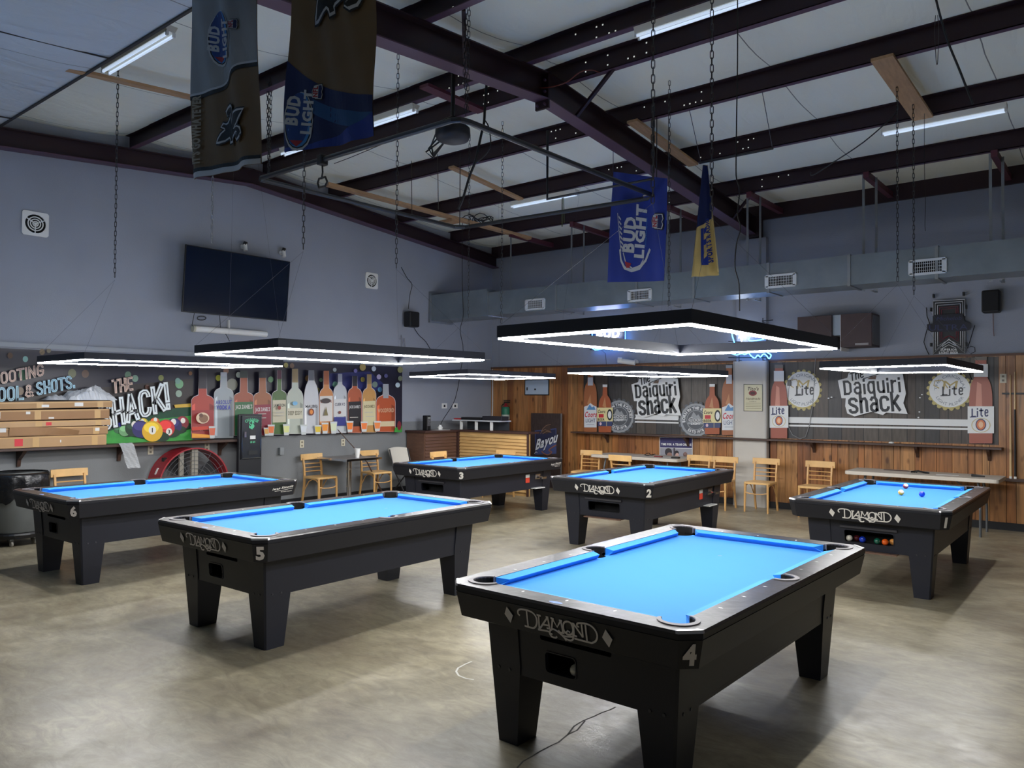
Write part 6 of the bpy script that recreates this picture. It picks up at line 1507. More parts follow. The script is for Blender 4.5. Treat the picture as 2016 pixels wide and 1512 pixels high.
# small wall table with post
FORM = mat('grey_laminate_top', (120,114,112), 0.3, spec=0.6, var=0.06, vscale=4)
t = thing('cafe_table', 'small square grey table with metal edge at the left wall', 'table', (-9.95, 8.05, 0))
MB().span((-10.32, 7.70, 0.715), (-9.58, 8.40, 0.74)).build('table_top', FORM, t, world=True)
m = MB(); m.span((-9.58, 7.695, 0.708), (-9.570, 8.405, 0.742)); m.span((-10.32, 7.690, 0.708), (-9.570, 7.70, 0.742)); m.build('metal_edge', CHROME, t, world=True)
for x, y in ((-9.65, 7.78), (-10.24, 8.30)): MB().tube([(x,y,0.0),(x,y,0.712)], 0.022, 14).build('leg', CHROME, t, world=True)
P0 = hit(717, 906, 2, 0.742)
m = MB(); m.lathe([(0.030,0),(0.046,0.14),(0.049,0.142),(0.049,0.15),(0.046,0.15)], 20, c=(-9.72, 8.02, 0.7425)); m.build('foam_cup', mat('foam_white', (232,232,230), 0.6), smooth=False, label='tall white foam cup on the small grey table', cat='cup')
# cue leaning over it
a = hit(668, 841, 0, XL+0.03); 
m = MB(); m.tube([(XL+0.045, 8.00, 1.32), (-10.12, 8.56, 0.62), (-10.02, 8.86, 0.02)], [0.006, 0.011, 0.015], 8); m.build('pool_cue', mat('dark_cue_wood', (70,46,34), 0.35), label='dark pool cue leaning on the left wall behind the small table', cat='pool cue')

# white plastic folding chair
t = thing('folding_chair', 'white plastic folding chair with dark frame at the left wall by the corner', 'chair', (-10.02, 9.35, 0))
WP = mat('white_chair_plastic', (206,202,192), 0.5)
m = MB(); cols, rows = 8, 5; vs = []
for j in range(rows+1):
    for i in range(cols+1):
        u_, v_ = i/cols*2-1, j/rows; hw = 0.225*(1-0.14*(1-v_))*(1 if v_ < 0.9 else 0.93)
        vs.append((-10.17-0.09*v_-0.04*(1-u_*u_), 9.38+u_*hw, 0.56+0.27*v_-0.02*u_*u_*v_))
N = len(vs); m.add(vs+[(v[0]-0.02, v[1], v[2]) for v in vs], [(j*(cols+1)+i, j*(cols+1)+i+1, (j+1)*(cols+1)+i+1, (j+1)*(cols+1)+i) for j in range(rows) for i in range(cols)]+[(N+j*(cols+1)+i, N+(j+1)*(cols+1)+i, N+(j+1)*(cols+1)+i+1, N+j*(cols+1)+i+1) for j in range(rows) for i in range(cols)])
per = [i for i in range(cols+1)]+[j*(cols+1)+cols for j in range(1, rows+1)]+[rows*(cols+1)+i for i in range(cols-1, -1, -1)]+[j*(cols+1) for j in range(rows-1, 0, -1)]
for q in range(len(per)): a_, b_ = per[q], per[(q+1) % len(per)]; m.f.append((a_, b_, N+b_, N+a_)); m.m.append(0)
m.build('backrest', WP, t, world=True, smooth=False)
MB().box((-9.98, 9.38, 0.435), (0.38, 0.42, 0.03)).build('seat', WP, t, world=True, bevel=0.012)
FR = mat('dark_chair_frame', (44,44,46), 0.4, 0.5)
for s_ in (-1, 1):
    y = 9.38+s_*0.215
    MB().tube([(-10.24, y, 0.80), (-10.12, y, 0.45), (-9.80, y, 0.0)], 0.012, 8).build('front_leg', FR, t, world=True)
    MB().tube([(-9.80, y-s_*0.02, 0.43), (-10.22, y-s_*0.02, 0.0)], 0.012, 8).build('rear_leg', FR, t, world=True)

# trash can with liner on a wheeled dolly
tc = Vector((-10.05, 3.32, 0)); t = thing('trash_can', 'grey round trash can with black liner on a wheeled dolly, lower left', 'trash can', tc)
CANM = mat('grey_can_plastic', (112,116,116), 0.55, var=0.1, vscale=4)
MB().lathe([(0.24,0.15),(0.25,0.16),(0.29,0.80),(0.30,0.81)], 40).build('body', CANM, t, smooth=True)
m = MB(); n = 48; R_ = random.Random(4); prof = [(0.262,0.79),(0.30,0.825),(0.318,0.80),(0.322,0.70),(0.318,0.60),(0.312,0.52)]
ph = [R_.uniform(0, 6.28) for _ in range(4)]; k0 = 0
for q, (r, z) in enumerate(prof):
    for j in range(n):
        a = 2*PI*j/n; f = 1+(0.02+0.014*q)*math.sin(a*11+ph[0])*math.sin(a*3+ph[1]+q*0.4)
        m.v.append(Vector((r*f*math.cos(a), r*f*math.sin(a), z+(0.03*math.sin(a*5+ph[2])+0.02*math.sin(a*13) if q > 3 else 0))))
for q in range(len(prof)-1):
    for j in range(n): m.f.append((q*n+j, q*n+(j+1) % n, q*n+n+(j+1) % n, q*n+n+j)); m.m.append(0)
m.lathe([(0.262,0.79),(0.15,0.62),(0.001,0.60)], n, cap=False)
m.build('bin_liner', mat('black_bin_liner', (18,19,22), 0.25, spec=0.6, bump=0.6, bscale=22), t, smooth=True, label='shiny black bin liner')
m = MB(); m.lathe([(0.22,0.085),(0.265,0.09),(0.275,0.13),(0.265,0.15),(0.22,0.15)], 32); m.build('dolly', BLACK, t)
for a in range(5):
    x, y = 0.21*math.cos(a*1.2566-0.55), 0.21*math.sin(a*1.2566-0.55)
    m = MB(); m.lathe([(0.034,-0.012),(0.038,-0.008),(0.038,0.008),(0.034,0.012)], 16, 0, (x, y, 0.038), 'y'); cs_ = m.build('caster', mat('caster_grey', (150,146,138), 0.5), t); MB().box((x, y, 0.072), (0.03,0.036,0.03)).build('caster_fork', STEEL, cs_)

# red drum fan
t = thing('drum_fan', 'big red drum fan standing at the left wall behind table 6', 'fan', (-10.15, 5.52, 0))
FRD = mat('red_drum', (150,36,46), 0.35, spec=0.6); r_ = 0.56; cx0 = (-10.34, 5.47, 0.46); x_f = 0.33
R_ = 0.50; cz_ = 0.50
m = MB(); m.lathe([(R_-0.01,0),(R_,0.0),(R_,0.01),(R_-0.004,0.02),(R_-0.004,0.31),(R_,0.32),(R_+0.006,0.335),(R_-0.012,0.335),(R_-0.012,0.31),(R_-0.012,0.02)], 56, 0, (-10.37, 5.47, cz_), 'x', cap=False); m.build('drum_shell', FRD, t, world=True)
m = MB()
for q in range(1, 9): m.lathe([(R_*q/9-0.0022,0),(R_*q/9+0.0022,0),(R_*q/9+0.0022,0.004),(R_*q/9-0.0022,0.004),(R_*q/9-0.0022,0)], 40, 0, (-10.06, 5.47, cz_), 'x', cap=False)
for a in range(12): m.bar((-10.062, 5.47, cz_), (-10.062, 5.47+(R_-0.01)*math.cos(a*PI/6), cz_+(R_-0.01)*math.sin(a*PI/6)), 0.005, 0.005)
m.build('guard_grille', mat('grey_guard_wire', (96,98,102), 0.4, 0.5), t, world=True)
m = MB(); m.span((-10.13, 5.44, cz_-R_+0.02), (-10.08, 5.53, cz_+R_-0.015)); m.span((-10.18, 5.30, cz_-R_*0.9), (-10.14, 5.36, cz_+R_*0.9)); m.build('motor_mount', mat('pale_steel_bar', (150,146,136), 0.5, 0.3), t, world=True)
m = MB()
for a in range(4):
    an = a*PI/2+0.5; d_ = Vector((0, math.cos(an), math.sin(an))); p_ = Vector((0, -math.sin(an), math.cos(an)))
    c = Vector((-10.24, 5.47, cz_)); m.add([c+d_*0.08-p_*0.05+Vector((0.03,0,0)), c+d_*0.44-p_*0.14+Vector((0.05,0,0)), c+d_*0.45+p_*0.10-Vector((0.05,0,0)), c+d_*0.08+p_*0.05-Vector((0.03,0,0))], [(0,1,2,3)])
m.lathe([(0.09,-0.05),(0.09,0.06)], 16, 0, (-10.24, 5.47, cz_), 'x'); m.build('fan_blades', mat('dark_blade', (58,60,64), 0.4, 0.4), t, world=True)
m = MB(); m.span((-10.37, 5.18, 0.0), (-10.04, 5.24, 0.05)); m.span((-10.37, 5.70, 0.0), (-10.04, 5.76, 0.05)); m.build('floor_skid', BLACK, t, world=True)
an = 2.35; c = Vector((-10.2, 5.47+R_*math.cos(an), cz_+R_*math.sin(an))); MB().box(c, (0.05,0.05,0.05)).build('switch_knob', BLACK, t, world=True)
an = 2.72; c = Vector((-10.2, 5.47+(R_+0.001)*math.cos(an), cz_+(R_+0.001)*math.sin(an))); MB().box(c, (0.035,0.006,0.09), R=Matrix.Rotation(an-PI/2-PI/2, 3, 'X')).build('label_sticker', WHITE, t, world=True)

# change machine
t = thing('change_machine', 'tall black change machine with green CHANGE sign beside the left shelf', 'change machine', (-10.27, 6.345, 0))
MX = -10.10; MK = mat('machine_black', (26,28,34), 0.4)
MB().span((XL+0.305, 6.16, 0.0), (MX, 6.325, 1.45)).span((XL+0.02, 6.325, 0.0), (MX, 6.53, 1.45)).build('cabinet', MK, t, world=True)
m = MB(); m.span((MX+0.001, 6.19, 0.80), (MX+0.018, 6.515, 1.435)); m.build('door', mat('machine_door', (34,38,46), 0.3), t, world=True, bevel=0.004)
m = MB(); fx = MX+0.022
for a, b in (((6.20,0.815),(6.505,0.815)),((6.505,0.815),(6.505,1.42)),((6.505,1.42),(6.20,1.42)),((6.20,1.42),(6.20,0.815))): m.tube([(fx,a[0],a[1]),(fx,b[0],b[1])], 0.004, 4)
m.build('door_frame', CHROME, t, world=True)
P = Print(lambda u, v, h: Vector((MX+0.0195+h, u, v)), 0.0006); GRN = mat('machine_green_print', (90,200,150), 0.5)
P.text('CHANGE', 6.352, 1.355, 0.042, GRN, w=0.20, off=0.03, align='c', arc=0.16); P.text('$', 6.352, 1.25, 0.11, GRN, off=0.05, align='c')
P.poly([(6.32,1.02),(6.42,1.02),(6.42,1.22),(6.32,1.24)], DKT); P.poly([(6.325,1.09),(6.415,1.09),(6.415,1.14),(6.325,1.14)], WTE); P.text('$1 $5', 6.37, 1.035, 0.025, GRN, off=0.03, align='c'); P.poly([(6.30,0.86),(6.45,0.86),(6.45,0.92),(6.30,0.92)], DKT)
P.build('front_print', parent=t, world=True, label='green lettering')
MB().span((MX+0.018, 6.225, 1.12), (MX+0.04, 6.255, 1.20)).build('lock_handle', CHROME, t, world=True)

# flat cardboard cartons piled on the left shelf
CARD = [mat('cardboard_%d' % i, c, 0.75, var=0.06, vscale=4) for i, c in enumerate(((172,138,100),(160,124,88),(182,148,110),(152,116,82),(166,132,94)))]
TAPE = mat('packing_tape', (196,160,110), 0.25); LBL = mat('paper_label', (214,214,212), 0.6); RLB = mat('red_fragile_label', (200,40,50), 0.5)
zc = 1.089; LB = ['flat cardboard carton at the bottom of the pile, with a red fragile label', 'flat cardboard carton second from the bottom, with a torn flap', 'flat cardboard carton in the middle of the pile', 'flat cardboard carton second from the top, with a white label', 'flat cardboard carton on top of the pile, slightly tilted']
for i, (h, y1, xf, tilt) in enumerate(((0.135,4.335,-10.13,0.0),(0.105,4.355,-10.14,0.0),(0.075,4.375,-10.12,0.006),(0.125,4.375,-10.15,0.010),(0.085,4.40,-10.13,0.016))):
    y0 = 2.55; t = thing('cardboard_carton', LB[i], 'box', ((XL+xf)/2, (y0+y1)/2, zc), 0, 'cartons piled on the left shelf')
    R = Matrix.Rotation(tilt, 3, 'X'); m = MB(); w_ = xf-XL-0.012
    m.box((0.014, 0, h/2), (w_-0.016, y1-y0, h-0.004), 0, R); m.build('carton', CARD[i], t, bevel=0.004)
    m = MB(); L_ = (y1-y0)/2; fx = w_/2+0.0065
    for yy in (-0.42, 0.05, 0.42): m.box((fx, yy*L_*2, h/2+yy*L_*2*tilt), (0.001, 0.07, h*0.9), 0, R)
    m.box((fx+0.0004, 0, h-0.014), (0.001, L_*1.96, 0.012), 0, R)
    m.build('tape', TAPE, t)
    q = {0: [(0.20, 0.5, RLB, 0.085, 0.085), (0.56, 0.5, LBL, 0.012, 0.03)], 1: [(0.05, 0.75, LBL, 0.12, 0.05), (0.90, 0.6, LBL, 0.05, 0.04)], 2: [(0.45, 0.5, RLB, 0.06, 0.04)], 3: [(0.0, 0.5, LBL, 0.13, 0.075), (0.28, 0.7, LBL, 0.045, 0.03), (0.48, 0.2, LBL, 0.06, 0.02)], 4: [(0.72, 0.6, LBL, 0.10, 0.045), (0.42, 0.4, LBL, 0.08, 0.03)]}[i]
    for (fy, fz, mm, a, b) in q:
        yy = (fy*1.25+3.1)-(y0+y1)/2; MB().box((fx+0.001, yy, h*fz), (0.001, a, b)).build('shipping_label', mm, t)
    zc += h+tilt*L_*1.0+0.001
m = MB(); cols, rows = 14, 3; vs = []      # torn flap
for i in range(cols+1):
    u_ = i/cols; yy = 3.25+0.75*u_; top = 1.335-0.055*u_**3; vs += [(-10.128+0.012*math.sin(u_*6), yy, 1.236+0.0*u_-0.0), (-10.118+0.02*u_, yy, top)]
m.add(vs, [(2*i, 2*i+2, 2*i+3, 2*i+1) for i in range(cols)]); m.build('torn_carton_flap', CARD[3], label='curling torn strip of cardboard hanging off the pile', cat='cardboard')
# clear plastic sheet and bubble wrap
PLS = mat('crumpled_clear_plastic', (216,220,226), 0.25, alpha=0.75, spec=0.7, bump=0.5, bscale=18)
m = MB(); nu, nv = 26, 12; R_ = random.Random(9); hgt = [[R_.uniform(0, 1) for _ in range(nv+1)] for _ in range(nu+1)]
vs = []; ztop = zc+0.004
for i in range(nu+1):
    for j in range(nv+1):
        u_, v_ = i/nu, j/nv; e = (max(0.0, math.sin(PI*u_))**0.4)*(max(0.0, math.sin(PI*v_))**0.4); vs.append((XL+0.03+0.30*v_+0.02*hgt[i][j], 3.88+0.56*u_+0.02*hgt[nu-i][j], ztop+e*(0.15+0.05*hgt[i][j]*math.sin(u_*9+v_*4))))
m.add(vs, [(i*(nv+1)+j, (i+1)*(nv+1)+j, (i+1)*(nv+1)+j+1, i*(nv+1)+j+1) for i in range(nu) for j in range(nv)])
m.build('plastic_sheeting', PLS, label='crumpled clear plastic bag on top of the carton pile', cat='plastic bag', smooth=False)
m = MB(); vs = []
for i in range(13):
    for j in range(7):
        u_, v_ = i/12, j/6; vs.append((XL+0.06+0.2*v_, 3.66+0.28*u_, ztop+0.06*math.sin(PI*u_)**0.7*math.sin(PI*v_)*(1+0.2*math.sin(i*2+j))))
m.add(vs, [(i*7+j, (i+1)*7+j, (i+1)*7+j+1, i*7+j+1) for i in range(12) for j in range(6)]); m.build('plastic_sheeting', PLS, label='small puff of clear plastic left of the big bag on the cartons', cat='plastic bag')
m = MB(); vs = []; wid = 0.085
for i in range(15):
    u_ = i/14; z_ = 1.094-0.32*max(0, u_-0.25)/0.75 if u_ > 0.25 else 1.094+0.008*math.sin(u_*9); x_ = XL+0.20+0.13*min(1, u_/0.25)+(0.02*math.sin(u_*5))
    for j in range(6): v_ = j/5*2-1; vs.append((x_+0.006*math.sin(j*3+i), 4.53+0.16*u_+v_*wid, z_+0.004*math.cos(j*2+i)))
m.add(vs, [(i*6+j, (i+1)*6+j, (i+1)*6+j+1, i*6+j+1) for i in range(14) for j in range(5)])
m.build('bubble_wrap', mat('bubble_wrap_film', (206,210,214), 0.2, alpha=0.6, spec=0.8, bump=0.9, bscale=60), label='strip of bubble wrap hanging over the edge of the left shelf', cat='bubble wrap')

# slatted corner desk
t = thing('corner_desk', 'L shaped slatted wooden desk in the room corner, dark side and tan front', 'desk', (-9.2, 10.9, 0))
DW = mat('dark_slat_wood', (98,70,56), 0.5, var=0.15, vscale=8, stretch=(1,0.3,4)); TW = mat('tan_slat_wood', (198,160,104), 0.45, var=0.15, vscale=7, stretch=(0.6,4,4)); TD = mat('desk_trim_dark', (66,44,40), 0.45)
ya, yb_, xc, xr = 9.74, 10.60, -9.96, -8.27
MB().span((XL+0.03, ya, 0.0), (xc-0.012, yb_+0.02, 1.08)).build('side_box', DW, t, world=True); MB().span((xc-0.0, yb_+0.016, 0.0), (xr, yb_+0.05, 1.08)).build('front_board', TW, t, world=True)
m = MB()
for k in range(17): z = 0.06+k*0.058; m.add([(xc-0.013, ya+0.03, z), (xc-0.013, yb_-0.03, z), (xc+0.006, yb_-0.03, z+0.006), (xc+0.006, ya+0.03, z+0.006), (xc-0.013, ya+0.03, z+0.054), (xc-0.013, yb_-0.03, z+0.054)], [(0,1,2,3),(3,2,5,4)])
m.build('side_slats', DW, t, world=True)
m = MB()
for k in range(17): z = 0.06+k*0.058; m.add([(xc+0.05, yb_+0.016, z), (xr-0.03, yb_+0.016, z), (xr-0.03, yb_-0.004, z+0.006), (xc+0.05, yb_-0.004, z+0.006), (xc+0.05, yb_+0.016, z+0.054), (xr-0.03, yb_+0.016, z+0.054)], [(0,3,2,1),(3,4,5,2)])
m.build('front_slats', TW, t, world=True, label='tan front slats')
m = MB(); m.span((xc-0.012, yb_-0.02, 0), (xc+0.045, yb_+0.015, 1.08)); m.span((xr-0.03, yb_-0.015, 0), (xr, yb_+0.015, 1.08)); m.build('corner_post', TD, t, world=True)
m = MB(); m.span((XL+0.02, ya-0.03, 1.08), (xc+0.05, yb_+0.05, 1.115)); m.build('side_top', TD, t, world=True); MB().span((xc+0.051, yb_-0.03, 1.085), (xr+0.01, yb_+0.30, 1.12)).build('front_top', TD, t, world=True)
m = MB(); zz = 1.28; m.span((-10.12, yb_+0.02, zz), (-8.96, yb_+0.36, zz+0.022)); m.build('raised_shelf', mat('pale_shelf_top', (190,194,200), 0.35), t, world=True, label='pale raised shelf')
m = MB()
for x in (-9.93, -9.55, -9.18): MB().span((x-0.02, yb_+0.05, 1.12), (x+0.02, yb_+0.09, zz)).build('shelf_support', WHITE, t, world=True)
MB().span((-10.0, yb_+0.31, 1.12), (-8.97, yb_+0.33, zz)).build('shelf_back', mat('dark_panel', (48,52,58), 0.5), t, world=True)
MB().span((-9.92, yb_+0.05, zz+0.023), (-9.42, yb_+0.25, zz+0.070)).build('mixer', BLACK, label='long black audio box on the pale raised shelf', cat='audio box', bevel=0.006)
MB().span((-9.40, yb_+0.06, zz+0.023), (-8.93, yb_+0.26, zz+0.10)).build('receiver', mat('dark_receiver', (30,32,40), 0.4), label='second dark audio box at the right end of the raised shelf', cat='audio box', bevel=0.006)
MB().span((-10.10, yb_+0.04, zz+0.023), (-9.95, yb_+0.16, zz+0.05)).build('red_case', mat('red_case', (170,44,50), 0.4), label='small flat red case on the left of the raised shelf', cat='case', bevel=0.006)
t2 = thing('card_terminal', 'black countertop terminal standing on the dark side of the desk', 'terminal', (-10.15, 9.98, 1.116))
MB().box((0,0,0.135), (0.12,0.10,0.27)).build('body', BLACK, t2, bevel=0.012); MB().box((0.061,0,0.16), (0.004,0.08,0.16)).build('button_face', mat('grey_buttons', (88,88,92), 0.5, var=0.5, vscale=60), t2)
MB().box((0.062,0,0.225), (0.005,0.06,0.03)).build('display', mat('terminal_display', (150,156,150), 0.3), t2)
MB().span((-10.12, 10.08, 1.116), (-9.92, 10.36, 1.122)).build('paper_sheet', LBL, label='papers lying on the dark side of the desk', cat='papers')
m = MB(); m.lathe([(0.04,0),(0.05,0.03),(0.02,0.08),(0.001,0.09)], 9, c=(-10.12, 10.30, 1.123)); m.build('tissue', WHITE, label='crumpled white tissue on the desk papers', cat='litter')
t2 = thing('desk_bottle', 'clear spray bottle standing at the back of the desk in the corner', 'bottle', (-9.30, yb_+0.27, zz+0.023)) if False else None
# fire extinguisher
ex = back(1003, 846); ez = 1.08
t = thing('fire_extinguisher', 'red fire extinguisher with green tag on the pine wall', 'fire extinguisher', (ex.x, YB-0.125, ez))
ERD = mat('extinguisher_red', (130,26,40), 0.3, coat=0.4)
MB().lathe([(0.075,0),(0.08,0.01),(0.08,0.40),(0.06,0.46),(0.03,0.49),(0.025,0.53)], 24).build('cylinder', ERD, t, smooth=True)
MB().lathe([(0.0812,0.20),(0.0812,0.36)], 24, cap=False).build('label_band', mat('pale_label_band', (170,180,170), 0.5), t); MB().lathe([(0.0818,0.30),(0.0818,0.42),(0.064,0.458)], 24, cap=False).build('green_tag', mat('green_tag', (34,110,84), 0.5), t)
m = MB(); m.box((0.03,0,0.55), (0.14,0.03,0.025)); m.box((0.03,0,0.585), (0.15,0.025,0.015)); m.build('valve_handle', BLACK, t)
MB().tube([(-0.03,0,0.53),(-0.09,-0.02,0.48),(-0.098,-0.01,0.30),(-0.092,-0.01,0.18)], 0.011, 8).build('hose', BLACK, t); MB().box((0,0.095,0.42), (0.05,0.05,0.08)).build('wall_hook', BLACK, t)
# board sign leaning at the wall
sY = 11.96; a = hit(1045.5,813,1,sY); b = hit(1104,812.5,1,sY)
t = thing('bar_sign_board', 'tall dark board with crossed script sign, standing at the pine wall beside the desk', 'sign board', ((a.x+b.x)/2, sY, 0))
zt_ = a.z
MB().span((a.x, sY, 0.0), (b.x, sY+0.03, zt_)).build('board', mat('charred_board', (58,46,44), 0.55, var=0.3, vscale=14, stretch=(3,1,0.6)), t, world=True); MB().span((b.x+0.001, sY-0.005, 0.0), (b.x+0.012, sY+0.035, zt_)).build('metal_edge', STEEL, t, world=True)
def zq(x, y): return (820+x/6.72, 780+y/6.72)
P = Print(lambda u, v, h: hit(u, v, 1, sY-0.002-h), 0.001)
P.poly([zq(*q) for q in ((1565,455),(1850,425),(1850,760),(1570,775))], pm((74,84,130))); P.poly([zq(*q) for q in ((1575,465),(1840,437),(1840,600),(1572,700))], pm((46,48,74)))
P.poly([zq(*q) for q in ((1640,480),(1700,385),(1760,375),(1780,470),(1720,500))], pm((70,56,52)))
for pts in (((1640,500),(1670,430),(1720,385),(1775,375)),((1650,470),(1700,440),(1770,470)),((1665,500),(1720,465),(1785,480))): P.line([zq(*q) for q in pts], 0.9, pm((140,110,90)))
a1 = zq(1572,735); P.text('Bayou', a1[0]-0.5, a1[1]-3, 21, pK, w=46, off=0.05, ux=(0.93,-0.36), uy=(0.12,-1), shear=0.1, gap=0.03); P.text('Bayou', a1[0], a1[1]-3.5, 20, pm((214,216,222)), w=45, off=0.03, ux=(0.93,-0.36), uy=(0.12,-1), shear=0.1, gap=0.03)
P.line(smooth2([zq(*q) for q in ((1850,645),(1790,680),(1750,715),(1790,740),(1740,775),(1690,760),(1655,730))]), 2.0, pm((150,100,76))); P.line(smooth2([zq(*q) for q in ((1560,760),(1580,735),(1600,750))]), 1.2, pm((214,216,222)))
P.build('painted_sign', parent=t, world=True)
# white folding tables at the back wall
WTOP = mat('white_table_plastic', (196,188,176), 0.5, var=0.05, vscale=5); TLEG = mat('grey_table_leg', (104,108,112), 0.35, 0.6)
def fold_table(x0, x1, y0, y1, label):
    t = thing('folding_table', label, 'table', ((x0+x1)/2, (y0+y1)/2, 0), 0, 'white folding tables at the back wall')
    w_, d_ = x1-x0, y1-y0; o = []
    for cx_, cy_, a0 in ((1,1,0),(-1,1,1),(-1,-1,2),(1,-1,3)): o += [(cx_*(w_/2-0.05)+0.05*math.cos(a0*PI/2+i*PI/8), cy_*(d_/2-0.05)+0.05*math.sin(a0*PI/2+i*PI/8)) for i in range(5)]
    MB().prism(o, 0.69, 0.738).build('table_top', WTOP, t, bevel=0.006, fix=True)
    for s_ in (-1, 1):
        X = s_*(w_/2-0.24)
        for e in (-1, 1): MB().tube([(X, e*(d_/2-0.14), 0.69), (X+s_*0.03, e*(d_/2-0.08), 0.34), (X+s_*0.03, e*(d_/2-0.08), 0.0)], 0.016, 10).build('leg', TLEG, t)
        MB().tube([(X+s_*0.02, -(d_/2-0.11), 0.42), (X+s_*0.02, d_/2-0.11, 0.42)], 0.011, 8).build('cross_bar', TLEG, t); MB().tube([(X+s_*0.02, 0.04, 0.42), (X-s_*0.3, 0, 0.68)], 0.009, 8).build('fold_brace', TLEG, t)
    return t
fold_table(-7.50, -5.83, 11.36, 12.06, 'white plastic folding table under the team poster'); fold_table(-3.20, -1.38, 11.18, 11.86, 'white plastic folding table behind table 1')
def flat(px, py, s_, name, label, cat, m_, rz=0.0):
    P0 = hit(px, py, 2, 0.739); m = MB(); R = Matrix.Rotation(rz, 3, 'Z'); m.box((P0.x, P0.y, 0.739+s_[2]/2), s_, 0, R); m.build(name, m_, label=label, cat=cat)
flat(1765, 926.5, (0.32,0.05,0.008), 'ballpoint_case', 'thin dark strip at the left of the table behind table 1', 'tool', TD)
m = MB(); P0 = hit(1812, 931.5, 2, 0.739)
for k in range(3): m.tube([(P0.x-0.11+0.03*k, P0.y-0.02, 0.752), (P0.x-0.03, P0.y+0.03-0.02*k, 0.765), (P0.x+0.07+0.02*k, P0.y-0.03, 0.75)], 0.012, 6)
m.build('glove', BLACK, label='crumpled black glove in the middle of the table behind table 1', cat='glove')
flat(1865, 935, (0.26,0.08,0.003), 'paper_sheet', 'pale paper on the table behind table 1', 'paper', LBL, 0.2)
m = MB(); P0 = hit(1925, 938.5, 2, 0.739); m.tube([(P0.x-0.07, P0.y, 0.752), (P0.x-0.02, P0.y, 0.752), (P0.x+0.08, P0.y-0.01, 0.747)], [0.022,0.014,0.008], 8); m.build('stapler', BLACK, label='small black tool at the right end of the table behind table 1', cat='tool')
m = MB(); P0 = hit(1278, 897, 2, 0.739); m.tube(sm([(P0.x-0.09,P0.y,0.746),(P0.x-0.04,P0.y+0.05,0.78),(P0.x+0.03,P0.y+0.02,0.748),(P0.x+0.1,P0.y+0.04,0.77)]), 0.006, 6); m.tube(sm([(P0.x+0.1,P0.y+0.04,0.77),(P0.x,P0.y-0.03,0.746),(P0.x-0.09,P0.y,0.746)]), 0.006, 6)
m.build('cord', CABLE, label='loop of black cord on the table under the team poster', cat='cord')
flat(1296, 900, (0.14,0.05,0.02), 'red_item', 'small dark red item on the table under the team poster', 'object', mat('dark_red_item', (110,30,36), 0.5)); flat(1330, 902.5, (0.13,0.07,0.025), 'black_item', 'small black item at the right end of the table under the team poster', 'object', BLACK)
# cue rack at the far right
t = thing('cue_rack', 'wooden wall cue rack at the far right of the back wall', 'cue rack', (-1.15, YB, 0.9))
zb_ = back(1990, 944).z; zt2 = back(1990, 775).z
MB().span((-1.46, YB-0.10, zb_-0.02), (-0.70, YB-0.031, zb_+0.02)).build('base_rail', SHW, t, world=True); MB().span((-1.45, YB-0.075, zt2-0.012), (-0.70, YB-0.05, zt2+0.012)).build('clip_rail', BLACK, t, world=True); MB().span((-1.42, YB-0.05, zt2-0.01), (-0.72, YB-0.031, zt2+0.01)).build('rail_mount', SHW, t, world=True)
for i, (xt, y0, y1, mm, lb) in enumerate(((1990, 738, 836, mat('maple_cue', (206,176,130), 0.35), 'maple pool cue in the wall rack, left one'), (1999, 732, 806, mat('maple_cue', (206,176,130), 0.35), 'pool cue with long black butt in the wall rack, right one'))):
    x0 = back(xt, 850, 0.06).x; zt3 = back(xt, y0, 0.06).z; zm = back(xt, y1, 0.06).z
    t2 = thing('pool_cue', lb, 'pool cue', (x0, YB-0.088, zb_+0.02))
    MB().tube([(x0, YB-0.088, zm), (x0, YB-0.082, zt3)], [0.011, 0.006], 10).build('shaft', mm, t2, world=True)
    MB().tube([(x0, YB-0.088, zb_+0.03), (x0, YB-0.088, zm)], [0.016, 0.011], 10).build('butt', BLACK if i else mm, t2, world=True); MB().tube([(x0, YB-0.088, zb_+0.0202), (x0, YB-0.088, zb_+0.05)], 0.017, 10).build('bumper', WHITE, t2, world=True)
# person's head edge? a dark round object at the lower left corner of the floor

# the edge of a round dark stool seat at the near left
t = thing('bar_stool', 'dark brown round stool seat edge at the bottom left corner', 'stool', (-2.52, 0.58, 0))
SK = mat('dark_brown_leather', (46,30,28), 0.35, bump=0.2, bscale=120)
MB().lathe([(0.14,0.68),(0.185,0.69),(0.195,0.72),(0.18,0.748),(0.12,0.757),(0.001,0.758)], 40).build('seat', SK, t, smooth=True)
MB().lathe([(0.02,0.02),(0.02,0.68)], 14).build('post', CHROME, t); MB().lathe([(0.19,0.0),(0.19,0.012),(0.03,0.03)], 32).build('base', CHROME, t)
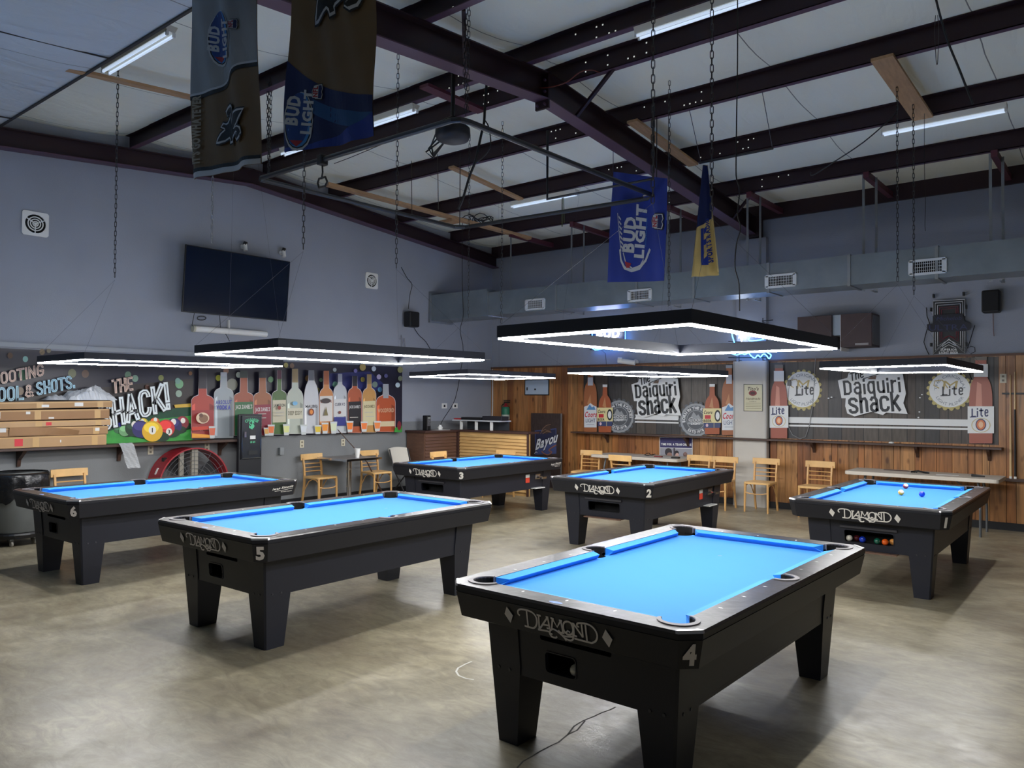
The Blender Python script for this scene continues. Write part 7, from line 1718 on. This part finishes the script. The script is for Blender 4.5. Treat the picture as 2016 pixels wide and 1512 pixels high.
# ================================================================== balls
def ball(name, label, pos, col, stripe=False, num=None, group=None):
    m = MB(); r = 0.0286; n = 20
    tilt = Matrix.Rotation(0.6, 3, 'X') @ Matrix.Rotation(0.4, 3, 'Y')
    k0 = 0; prof = [(r*math.sin(PI*i/14), -r*math.cos(PI*i/14)) for i in range(15)]
    for rr, z in prof:
        for j in range(n): m.v.append(tilt @ Vector((rr*math.cos(2*PI*j/n), rr*math.sin(2*PI*j/n), z))+Vector(pos))
    for i in range(14):
        for j in range(n):
            m.f.append((i*n+j, i*n+(j+1) % n, (i+1)*n+(j+1) % n, (i+1)*n+j)); m.m.append(0 if not stripe or 4 <= i <= 9 else 1)
    return m.build('pool_ball', [mat('ball_'+name, col, 0.12, coat=0.5), mat('ball_ivory', (232,226,208), 0.12, coat=0.5)], label=label, cat='pool ball', smooth=True, group=group)
zb = TOP-0.043+0.0292
for px, py, nm, lb, col, st in ((1783, 957, 'maroon', 'red striped ball at the far end of table 1', (150,40,48), True), (1774, 969.5, 'yellow', 'yellow striped ball on table 1', (236,176,40), True), (1815, 972.5, 'blue', 'solid blue ball on table 1', (24,60,190), False)):
    P = hit(px, py, 2, zb); ball(nm, lb, (P.x, P.y, zb), col, st, group='balls on table 1')
X1, Y1_, _ = TABLES[1]; yb = Y1_-LH+0.150
ztr = 0.478-0.105/2-0.004+0.0290
for dx, dy, nm, lb, col in ((-0.165, 0.055, 'ivory', 'cream ball at the left of the tray of table 1', (232,226,200)), (-0.108, 0.09, 'dark_maroon', 'dark maroon ball behind the cream ball in the tray of table 1', (70,20,26)), (-0.05, 0.05, 'blue', 'blue ball in the tray of table 1', (24,60,190)), (0.075, 0.05, 'green', 'green ball in the tray of table 1', (20,90,70)), (0.14, 0.05, 'orange', 'orange ball in the tray of table 1', (240,100,30)), (0.19, 0.105, 'light_orange', 'pale orange ball at the back right of the tray of table 1', (236,160,80))):
    ball(nm, lb, (X1+dx, yb+dy, ztr), col, group='balls in the tray of table 1')
X4, Y4_, _ = TABLES[4]
ball('ivory', 'cue ball in the end opening of the nearest pool table', (X4-0.035, Y4_-LH+0.150+0.06, 0.462-0.0475-0.004+0.029), (232,226,208), group='cue balls in the table openings')
X5, Y5_, _ = TABLES[5]
ball('ivory', 'cue ball in the end opening of the table with silver number five', (X5-0.04, Y5_-LH+0.150+0.08, 0.462-0.0475-0.004+0.029), (232,226,208), group='cue balls in the table openings')
